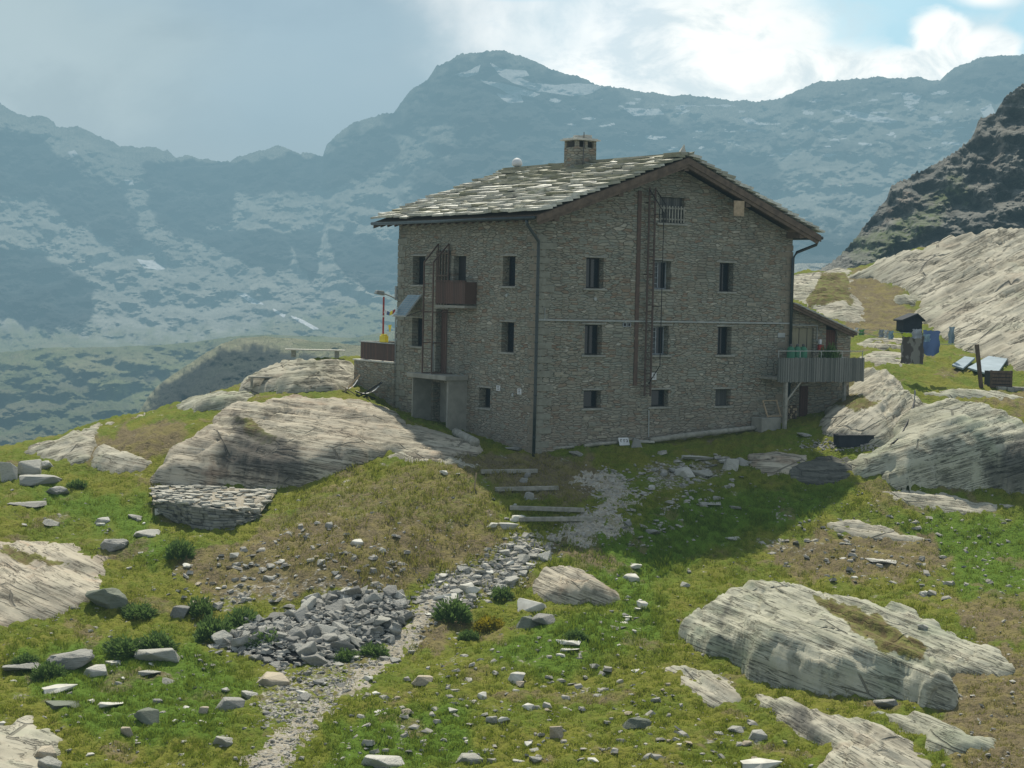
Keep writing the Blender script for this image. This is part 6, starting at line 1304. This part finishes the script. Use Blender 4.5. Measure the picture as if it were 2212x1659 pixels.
# long timbers along the gable foot
for (x0, y0, x1, y1, r, lab) in ((1404, 957, 1656, 926, .11, 'long dark log lying along the foot of the gable wall'), (1262, 967, 1335, 959, .07, 'thin pale pole at the foot of the gable wall left of the white board'), (1480, 938, 1530, 935, .05, 'short bent pole above the long log'), (1166, 976, 1240, 968, .06, 'low pale kerb pole near the hut corner')):
    A = hits(x0, y0); B = hits(x1, y1); A[2] += r; B[2] += r; c = (A+B)/2; m = MB(); m.tube([A-c, (B-A)*.02+(A-c)*.4+np.array([0, 0, .02]), (B-c)*.5, B-c], [r, r*1.05, r*.95, r*.8], 9); tag(m.build('log', M['wood_grey'], None, True, loc=c), lab, 'log')
# white board with dark painted strokes leaning at the wall foot
e, p = place('sign_board', 1350, 962, HRZ, 'white painted board with dark marks leaning at the foot of the gable wall', 'board')
k = mpp(p[1]); m = MB(); w_ = 27*k; h_ = 16*k; m.hexa([(-w_/2, 0, 0), (w_/2, 0, 0), (w_/2, .03, 0), (-w_/2, .03, 0), (-w_/2, .12, h_), (w_/2, .12, h_), (w_/2, .15, h_), (-w_/2, .15, h_)]); m.build('board', M['white'], e)
m = MB()
def bd(x, z, w, h):
    f = lambda z_: .12*z_/h_-.006; m.add([(x, f(z), z), (x+w, f(z), z), (x+w, f(z+h), z+h), (x, f(z+h), z+h)], [(0, 1, 2, 3)])
for (x, z, w, h) in ((-.17, .12, .03, .11), (-.17, .21, .09, .025), (-.02, .12, .03, .10), (-.02, .21, .08, .025), (-.02, .16, .06, .02), (.09, .20, .09, .025), (.09, .12, .09, .025), (.15, .12, .03, .10)): bd(x, z, w, h)
m.build('painted_marks', M['steel'], e)
p = hits(1375, 968); m = MB(); m.hexa([(-.22, 0, 0), (.25, .05, 0), (.2, .3, 0), (-.2, .3, 0), (-.1, .12, .38), (.12, .16, .33), (.1, .3, .33), (-.1, .3, .38)]); tag(m.build('stone', M['stone_d'], None, loc=p, bevel=.02), 'upright grey stone next to the white board', 'stone')
m = MB(); m.box(-.35, .35, 0, .35, 0, .09); p = hits(1395, 957); tag(m.build('stone', M['stone'], None, loc=p, bevel=.02), 'flat pale slab under the ladder foot', 'stone')
# woodpile below the balcony
wy = .05
x0, z0 = gp(1703, 916, wy); x1, z1 = gp(1724, 880, wy); wp = empty('woodpile', tuple(hw(x0, wy, z0)), HRZ, 'small stack of split firewood under the grey balcony', 'woodpile'); rg = random.Random(6)
zz = 0.0; cnt = 0
while zz < z1-z0:
    xx = rg.uniform(0, .05)
    while xx < x1-x0:
        r = rg.uniform(.045, .07); m = MB(); m.tube([(xx, 0, zz+.06), (xx, .3, zz+.06)], r, rg.choice([4, 5, 6, 7])); m.build('firewood_log', M['wood_pale' if rg.random() < .5 else 'wood_brown'], wp); xx += .125; cnt += 1
    zz += .11
# trough
e, p = place('trough', 1850, 966, .2, 'old dark trough with a pale rim lying in the shade below the rock bank', 'trough'); k = mpp(p[1]); w_ = 80*k; h_ = 25*k
m = MB(); m.box(-w_/2, w_/2, 0, .06, 0, h_); m.box(-w_/2, w_/2, .56, .62, 0, h_); m.box(-w_/2, -w_/2+.06, .061, .559, 0, h_); m.box(w_/2-.06, w_/2, .061, .559, 0, h_); m.box(-w_/2+.06, w_/2-.06, .061, .559, 0, .05); m.build('basin', M['black2'] if 'black2' in M else M['dark'], e)
m = MB(); m.box(-w_/2-.04, w_/2+.04, -.04, .07, h_+.002, h_+.04); m.box(-w_/2-.04, w_/2+.04, .55, .66, h_+.002, h_+.04); m.build('rim', M['steel'], e)
# deck chairs on the slab
def deckchair(px, py, wpx, hpx, wood, cloth, label, flip):
    p = hits(px, py); k = mpp(p[1]); w_ = wpx*k; h_ = hpx*k; e = empty('deck_chair', tuple(p), .15, label, 'deck chair', 'deck chairs on the slab left of the hut'); s = -1 if flip else 1; D = .5
    for y in (0, D):
        m = MB(); m.beam((-s*w_*.45, y, .02), (s*w_*.5, y, h_), .035, .045, (0, 1, 0)); m.build('frame_rail', M[wood], e)
        m = MB(); m.beam((s*w_*.25, y+.04, .02), (-s*w_*.5, y+.04, h_*.42), .035, .045, (0, 1, 0)); m.build('leg', M[wood], e)
    m = MB(); n = 8; pts = []
    for i in range(n+1):
        t = i/n; x = s*(-w_*.48+w_*.98*t); z = h_*(.42-.42*math.sin(t*math.pi*.62)*.75 if t < .5 else 0)
        z = h_*(.40*(1-t)**2*1.2+.06+1.0*t**2.2-.04); pts.append((x, z))
    for i in range(n): (xa, za), (xb, zb) = pts[i], pts[i+1]; m.add([(xa, .03, za), (xb, .03, zb), (xb, D-.03, zb), (xa, D-.03, za)], [(0, 1, 2, 3)], 1 if i % 3 == 1 else 0)
    m.build('sling', [M[cloth[0]], M[cloth[1]]], e); return e
deckchair(758, 853, 38, 42, 'wood_pale', ('white', 'wood_pale'), 'wooden deck chair farther left on the slab beside the terrace', False)
deckchair(797, 862, 58, 36, 'black', ('white', 'steel'), 'white deck chair with black frame beside the terrace wall', False)
# bench and long table on the left ledge
e, p = place('bench', 568, 838, .1, 'low grey plank bench on the rocks at the far left of the terrace', 'bench'); k = mpp(p[1]); w_ = 64*k
for z in (.42, ): m = MB(); m.box(-w_/2, w_/2, 0, .35, z, z+.06); m.build('seat', M['wood_grey'], e)
for x in (-w_/2+.1, w_/2-.2): m = MB(); m.box(x, x+.1, .03, .32, 0, .42); m.build('leg', M['wood_grey'], e)
p = hits(680, 768); k = mpp(p[1]); e = empty('long_table', (p[0], p[1], p[2]), .05, 'long pale slab table on the ledge left of the red railing', 'table'); w_ = 130*k
m = MB(); m.box(-w_/2, w_/2, 0, .6, .22, .28); m.build('table_top', M['slab'], e)
for x in (-w_/2+.3, w_/2-.5): m = MB(); m.box(x, x+.2, .1, .5, -.1, .219); m.build('leg', M['stone_d'], e)
A = P(455, 848, 79.0); B = P(735, 846, 77.0); c = (A+B)/2; m = MB(); m.tube([A-c, (B-A)*.25+(A-c)+np.array([0, 0, -.02]), (B-c)*.3+np.array([0, 0, -.02]), B-c], .022, 6); tag(m.build('handrail_cable', M['white_pipe'], None, loc=c), 'thin pale rail running along the top edge of the left slab', 'rail')
for q in (A, B): m = MB(); m.tube([(0, 0, -1.2), (0, 0, .05)], .03, 6); tag(m.build('rail_post', M['rust'], None, loc=q), 'thin iron post holding the %s end of the rail above the slab' % ('left' if q is A else 'right'), 'post')
# ------------------------------------------------------------------ drying green: lines, laundry, hut, post, slates, crate
lineY = 79.0
def L3(px, py, Y=lineY): return Vector(P(px, py, Y))
pp = hits(2121, 838); topp = P(2110, 744, pp[1]); m = MB(); m.beam((0, 0, -.2), (topp[0]-pp[0], 0, topp[2]-pp[2]), .16, .16, (0, 1, 0)); tag(m.build('wooden_post', M['wood_brown'], None, loc=pp), 'leaning brown wooden post at the right of the drying green', 'post')
def wire(a, b, sag, label, cat='washing line', r=.012):
    a = Vector(a); b = Vector(b); c = (a+b)/2; m = MB(); m.tube([a.lerp(b, t)-c-Vector((0, 0, sag*4*t*(1-t))) for t in [i/10 for i in range(11)]], r, 5); return tag(m.build('washing_line', M['white_pipe'], None, loc=c), label, cat)
wire(L3(1842, 713, 81), L3(2110, 742, pp[1]), .25, 'washing line strung over the drying green to the brown post')
wire(L3(1846, 708, 86), L3(2055, 716, 88), .15, 'second washing line farther back with small clothes')
def cloth(name, x0, x1, y0, y1, mats, label, Y=lineY, dy=.0, n=8, m2=None, cat='laundry', wav=.07, round_=0.0):
    A = P(x0, y0, Y); B = P(x1, y0+dy, Y); hgt = (y1-y0)*mpp(Y); c = (A+B)/2; m = MB(); R = 6; vs = []
    for j in range(R+1):
        for i in range(n+1):
            t = i/n; s_ = j/R; x = A[0]+(B[0]-A[0])*t-c[0]+.03*math.sin(j*1.7+i); z = A[2]+(B[2]-A[2])*t-c[2]-hgt*s_*(1-round_*abs(2*t-1)**3)+.02*math.sin(i*2.1); y = wav*math.sin(t*9+s_*2)*(.3+s_); vs.append((x, y, z))
    fs = []; mi = []
    for j in range(R):
        for i in range(n): fs.append((j*(n+1)+i, j*(n+1)+i+1, (j+1)*(n+1)+i+1, (j+1)*(n+1)+i))
    m.add(vs, fs); o = m.build(name, mats, None, True, loc=c); return tag(o, label, cat)
s = NT('mottled_blanket'); vv = s.noise(s.pos(), 3.2, 3, .5); M['blanket'] = s.finish(s.mix(s.step(s.noise(s.map(s.pos(), (1.6, 1, .7)), 2.6, 2), .48, .54), (.085, .075, .065), (.20, .195, .17)), .95)
M['lblue'] = simple('pale_blue_cloth', (.25, .36, .42), (.2, .3, .36), 3, .9); M['lime'] = simple('lime_cloth', (.50, .58, .05), (.42, .5, .04), 3, .8); M['lgreen'] = simple('light_green_cloth', (.16, .38, .12), None, 3, .8); M['greyc'] = simple('grey_cloth', (.36, .38, .40), (.22, .24, .26), 4, .9)
cloth('blanket', 1948, 1996, 724, 785, M['blanket'], 'mottled grey-brown blanket hanging on the washing line', 78.6, 2)
cloth('blue_sheet', 1994, 2030, 713, 768, M['blue'], 'dark blue sheet hanging right of the mottled blanket', 79.2, 2, round_=.18)
cloth('lime_towel', 1950, 1977, 719, 727, M['lime'], 'narrow lime yellow cloth folded over the line above the blanket', 78.5, 1)
cloth('shirt', 1971, 1991, 711, 731, M['greyc'], 'small grey shirt over the blanket corner on the line', 78.4)
cloth('small_towel', 1994, 2009, 722, 738, M['lblue'], 'pale blue cloth pinned in front of the dark blue sheet', 78.7)
cloth('shirt', 1899, 1909, 712, 729, M['greyc'], 'grey shirt leftmost on the back washing line', 86.5); cloth('shirt', 1910, 1918, 713, 730, M['white'], 'white shirt in the middle of the back washing line', 86.6); cloth('shirt', 1919, 1930, 715, 733, M['lblue'], 'pale blue top right of the white shirt on the line', 86.7)
cloth('green_towel', 1855, 1867, 712, 724, M['lgreen'], 'small green cloth near the annex roof on the line', 86); cloth('shirt', 1847, 1853, 708, 723, M['white'], 'narrow white cloth left of the small green one', 86)
cloth('shirt', 2050, 2062, 706, 742, M['bluegrey'], 'pale blue-grey cloth at the right end of the drying green', 84)
# little dark shed
e, p = place('dark_shed', 1971, 722, .12, 'little dark shed with a peaked roof behind the hanging blanket', 'shed'); k = mpp(p[1]); w_ = 42*k; h_ = 30*k
m = MB(); m.box(-w_/2, w_/2, 0, 1.1, -.2, h_); m.build('wall', M['dark'], e)
m = MB(); hr_ = 42*k
for sx in (-1, 1): m.hexa([(sx*(w_/2+.12), -.15, h_-.06), (sx*.005+.2, -.15, hr_), (sx*.005+.2, 1.25, hr_), (sx*(w_/2+.12), 1.25, h_-.06), (sx*(w_/2+.12), -.15, h_+.02), (sx*.005+.2, -.15, hr_+.08), (sx*.005+.2, 1.25, hr_+.08), (sx*(w_/2+.12), 1.25, h_+.02)])
m.add([(-w_/2, .001, h_), (w_/2, .001, h_), (.2, .001, hr_-.03)], [(0, 1, 2)]); m.build('roof', M['dark'], e)
# two big blue-grey sheets of slate lying on the slope
for (c4, lab) in ((((2056, 797), (2083, 779), (2106, 782), (2080, 805)), 'smaller tilted blue-grey slate sheet left of the brown post'), (((2090, 803), (2135, 778), (2176, 784), (2150, 822)), 'larger blue-grey slate sheet behind the brown post')):
    pts = [hits(*q) for q in c4]; pts = [P(q[0], q[1], h[1]) for q, h in zip(c4, pts)]; c = sum(pts)/4; m = MB(); lo = [tuple(q-c) for q in pts]; hi = [(a, b, z+.09) for a, b, z in lo]; m.hexa(lo+hi); m2 = m.build('slate_sheet', M['bluegrey'], None, loc=c+np.array([0, 0, .12]), bevel=.01); tag(m2, lab, 'slate')
# crate and low wall at the right edge
e, p = place('wooden_crate', 2163, 838, .05, 'dark slatted wooden crate at the right edge behind the dome', 'crate'); k = mpp(p[1]); w_ = 48*k; h_ = 38*k
for i in range(5): m = MB(); z = i*h_/5; m.box(-w_/2, w_/2, 0, .03, z+.01, z+h_/5-.02); m.build('slat', M['wood_brown'], e)
for x in (-w_/2, w_/2-.08): m = MB(); m.box(x, x+.08, .031, .1, 0, h_); m.build('corner_post', M['wood_brown'], e)
m = MB(); m.box(-w_/2, w_/2, .101, .9, 0, h_-.05); m.build('body', M['dark'], e)
p = hits(2200, 845); m = MB(); rg = random.Random(12); x = -.9
while x < 2.5: w_ = rg.uniform(.25, .6); m.box(x, x+w_-.02, rg.uniform(-.05, .05), .5, -.2, rg.uniform(.12, .2)); x += w_
tag(m.build('low_stone_wall', M['stone_w'] if 'stone_w' in M else M['sillst'], None, loc=p, bevel=.02), 'low line of wall stones at the right edge above the dome', 'stone wall')
# black hose running down the rock
pts = [hits(*q) for q in ((1976, 846), (1975, 868), (1969, 892), (1962, 910), (1950, 935), (1940, 950), (1925, 962))]; c = pts[3]; m = MB(); m.tube([q-c+np.array([0, -.02, .04]) for q in pts], .035, 6); tag(m.build('hose', M['black'], None, True, loc=c), 'black hose snaking down the rock between bank and dome', 'hose')
p = hits(1975, 866); m = MB(); m.tube([(0, 0, -.05), (.02, 0, .42)], .025, 6); tag(m.build('marker_rod', M['white_pipe'], None, loc=p), 'short pale rod standing on the rock above the hose', 'rod')
# plants and bottle on balcony
p = hw(gp(1795, 770, bo+.5)[0], bo+.5, ELEVD); e = empty('potted_plants', tuple(p), HRZ, 'dark green potted plants behind the balcony railing', 'plants'); m = MB(); m.tube([(0, 0, 0), (0, 0, .28)], [.14, .19], 12); m.build('pot', M['rust'], e)
o = bpy.data.objects.new('foliage', SHM[1]); COL.objects.link(o); o.parent = e; o.scale = (.9, .7, 1.0); o.location = (0, 0, .26)
x = gp(1820, 770, bo+.4)[0]; m = MB(); m.tube([(0, 0, 0), (0, 0, .5), (0, 0, .62), (0, 0, .8)], [.09, .09, .04, .035], 10); tag(m.build('white_canister', M['white'], None, True, loc=tuple(hw(x, bo+.4, ELEVD))), 'white canister at the right end of the balcony', 'canister')
# ------------------------------------------------------------------ camera, sun, sky
cam = bpy.data.cameras.new('camera'); co = bpy.data.objects.new('camera', cam); COL.objects.link(co)
cam.sensor_fit = 'HORIZONTAL'; cam.sensor_width = 36; cam.lens = 36*FP/2212; cam.clip_end = 20000; cam.clip_start = .5
co.matrix_world = Matrix(((_r[0], _u[0], -_f[0], 0), (_r[1], _u[1], -_f[1], 0), (_r[2], _u[2], -_f[2], 0), (0, 0, 0, 1)))
SC.camera = co
ELEV = math.radians(56.0); AZ = math.radians(-5.0)       # sun ahead of the camera, a touch right: azimuth from +Y toward +X
sd = Vector((math.sin(AZ)*math.cos(ELEV), math.cos(AZ)*math.cos(ELEV), math.sin(ELEV)))
sl = bpy.data.lights.new('sun', 'SUN'); sl.energy = 5.0; sl.angle = math.radians(.8); sl.color = (1, .94, .82)
so = bpy.data.objects.new('sun', sl); COL.objects.link(so); so.rotation_euler = sd.to_track_quat('Z', 'Y').to_euler(); so.location = (0, 0, 60)
w = bpy.data.worlds.new('World'); SC.world = w; w.use_nodes = True; t = w.node_tree; t.nodes.clear()
class WT(NT):
    def __init__(s): s.t = t
W_ = WT()
sky = W_.n('ShaderNodeTexSky', sky_type='NISHITA', sun_disc=False); sky.sun_elevation = ELEV; sky.sun_rotation = AZ; sky.altitude = 2400; sky.air_density = 1.2; sky.dust_density = 1.5
bg1 = W_.n('ShaderNodeBackground', i_Strength=.11); t.links.new(sky.outputs[0], bg1.inputs[0])
tc = W_.n('ShaderNodeTexCoord'); dv = tc.outputs['Generated']; sp = W_.n('ShaderNodeSeparateXYZ'); t.links.new(dv, sp.inputs[0])
ay = W_.math('MAXIMUM', sp.outputs[1], .05); U_ = W_.math('DIVIDE', sp.outputs[0], ay); V_ = W_.math('DIVIDE', sp.outputs[2], ay)
n1 = W_.noise(W_.map(dv, (1, 1, 1.5)), 7, 8, .58, .3); n2 = W_.noise(W_.map(dv, (1, 1, 1.8)), 22, 8, .6, .4); n3 = W_.noise(W_.map(dv, (1, 1, 1.6)), 3, 4, .5)
def blob(px, py, rx, ry, soft=.35, warp=.9):
    u0 = (px-CX)/FP; v0 = (633-py+.022*(px-CX))/FP
    a = W_.math('DIVIDE', W_.math('SUBTRACT', U_, u0), rx/FP); b = W_.math('DIVIDE', W_.math('SUBTRACT', V_, v0), ry/FP)
    r = W_.math('SQRT', W_.math('ADD', W_.math('MULTIPLY', a, a), W_.math('MULTIPLY', b, b)))
    r = W_.math('ADD', r, W_.math('MULTIPLY', W_.math('SUBTRACT', n2, .5), warp*2))
    return W_.step(r, 1+soft, 1-soft)
def mx(*a):
    r = a[0]
    for q in a[1:]: r = W_.math('MAXIMUM', r, q)
    return r
white = mx(blob(1420, 90, 300, 110, .7, 1.2), blob(1650, 165, 330, 75, .5, 1.0), blob(2010, 90, 72, 70, .22, .8), blob(2105, 112, 85, 46, .28, .9), blob(1960, 165, 210, 60, .35, .9), blob(1270, 150, 130, 70, .8, .9), blob(2100, 5, 60, 16, .8, 1.2))
blue = mx(blob(1870, 90, 120, 110, .4, .8), blob(1950, 10, 260, 50, .5, .8), blob(2190, 80, 60, 90, .6, .8), blob(1100, -5, 120, 12, .6, .6))
left = W_.step(W_.math('ADD', U_, W_.math('MULTIPLY', W_.math('SUBTRACT', n1, .5), .14)), .02, -.075)
# cloud deck: slate-blue storm cloud on the left sinking onto the ridges, thin bright veil on the right
deck = W_.mix(W_.step(V_, .02, .17), (.245, .375, .45), (.37, .51, .57))
deck = W_.mix(W_.step(n3, .36, .66), deck, (.45, .58, .63))
deck = W_.mix(W_.math('MULTIPLY', W_.step(n1, .42, .66), .35), deck, (.27, .39, .455))
veil = W_.mix(W_.step(n1, .35, .65), (.60, .76, .82), (.98, 1.02, 1.0))
c = W_.mix(left, veil, deck)
c = W_.mix(W_.math('MULTIPLY', blue, .8), c, (.42, .74, .88))
puff = W_.mix(W_.step(n2, .34, .60), (.70, .82, .86), (1.10, 1.12, 1.08))
puff = W_.mix(W_.math('MULTIPLY', W_.step(n1, .48, .34), .6), puff, (.72, .84, .89))
c = W_.mix(white, c, puff)
bg2 = W_.n('ShaderNodeBackground', i_Strength=1.0); t.links.new(c, bg2.inputs[0])
front = W_.step(sp.outputs[1], .05, .5)
fac = W_.math('ADD', W_.math('MULTIPLY', front, .42), .45)       # broken cloud behind the viewer, nearly closed ahead
fac = W_.math('ADD', fac, W_.math('MULTIPLY', W_.step(n3, .4, .6), .13), clamp=True)
gray = W_.n('ShaderNodeBackground', i_0=(.40, .47, .52, 1), i_Strength=1.55)
m0 = W_.n('ShaderNodeMixShader'); t.links.new(front, m0.inputs[0]); t.links.new(gray.outputs[0], m0.inputs[1]); t.links.new(bg2.outputs[0], m0.inputs[2])
m1 = W_.n('ShaderNodeMixShader'); t.links.new(fac, m1.inputs[0]); t.links.new(bg1.outputs[0], m1.inputs[1]); t.links.new(m0.outputs[0], m1.inputs[2])
wo = W_.n('ShaderNodeOutputWorld'); t.links.new(m1.outputs[0], wo.inputs[0])
SC.view_settings.view_transform = 'Standard'; SC.view_settings.look = 'None'; SC.view_settings.exposure = 0; SC.view_settings.gamma = 1
SC.render.engine = 'CYCLES'; SC.cycles.max_bounces = 5; SC.cycles.use_denoising = True; SC.cycles.diffuse_bounces = 3
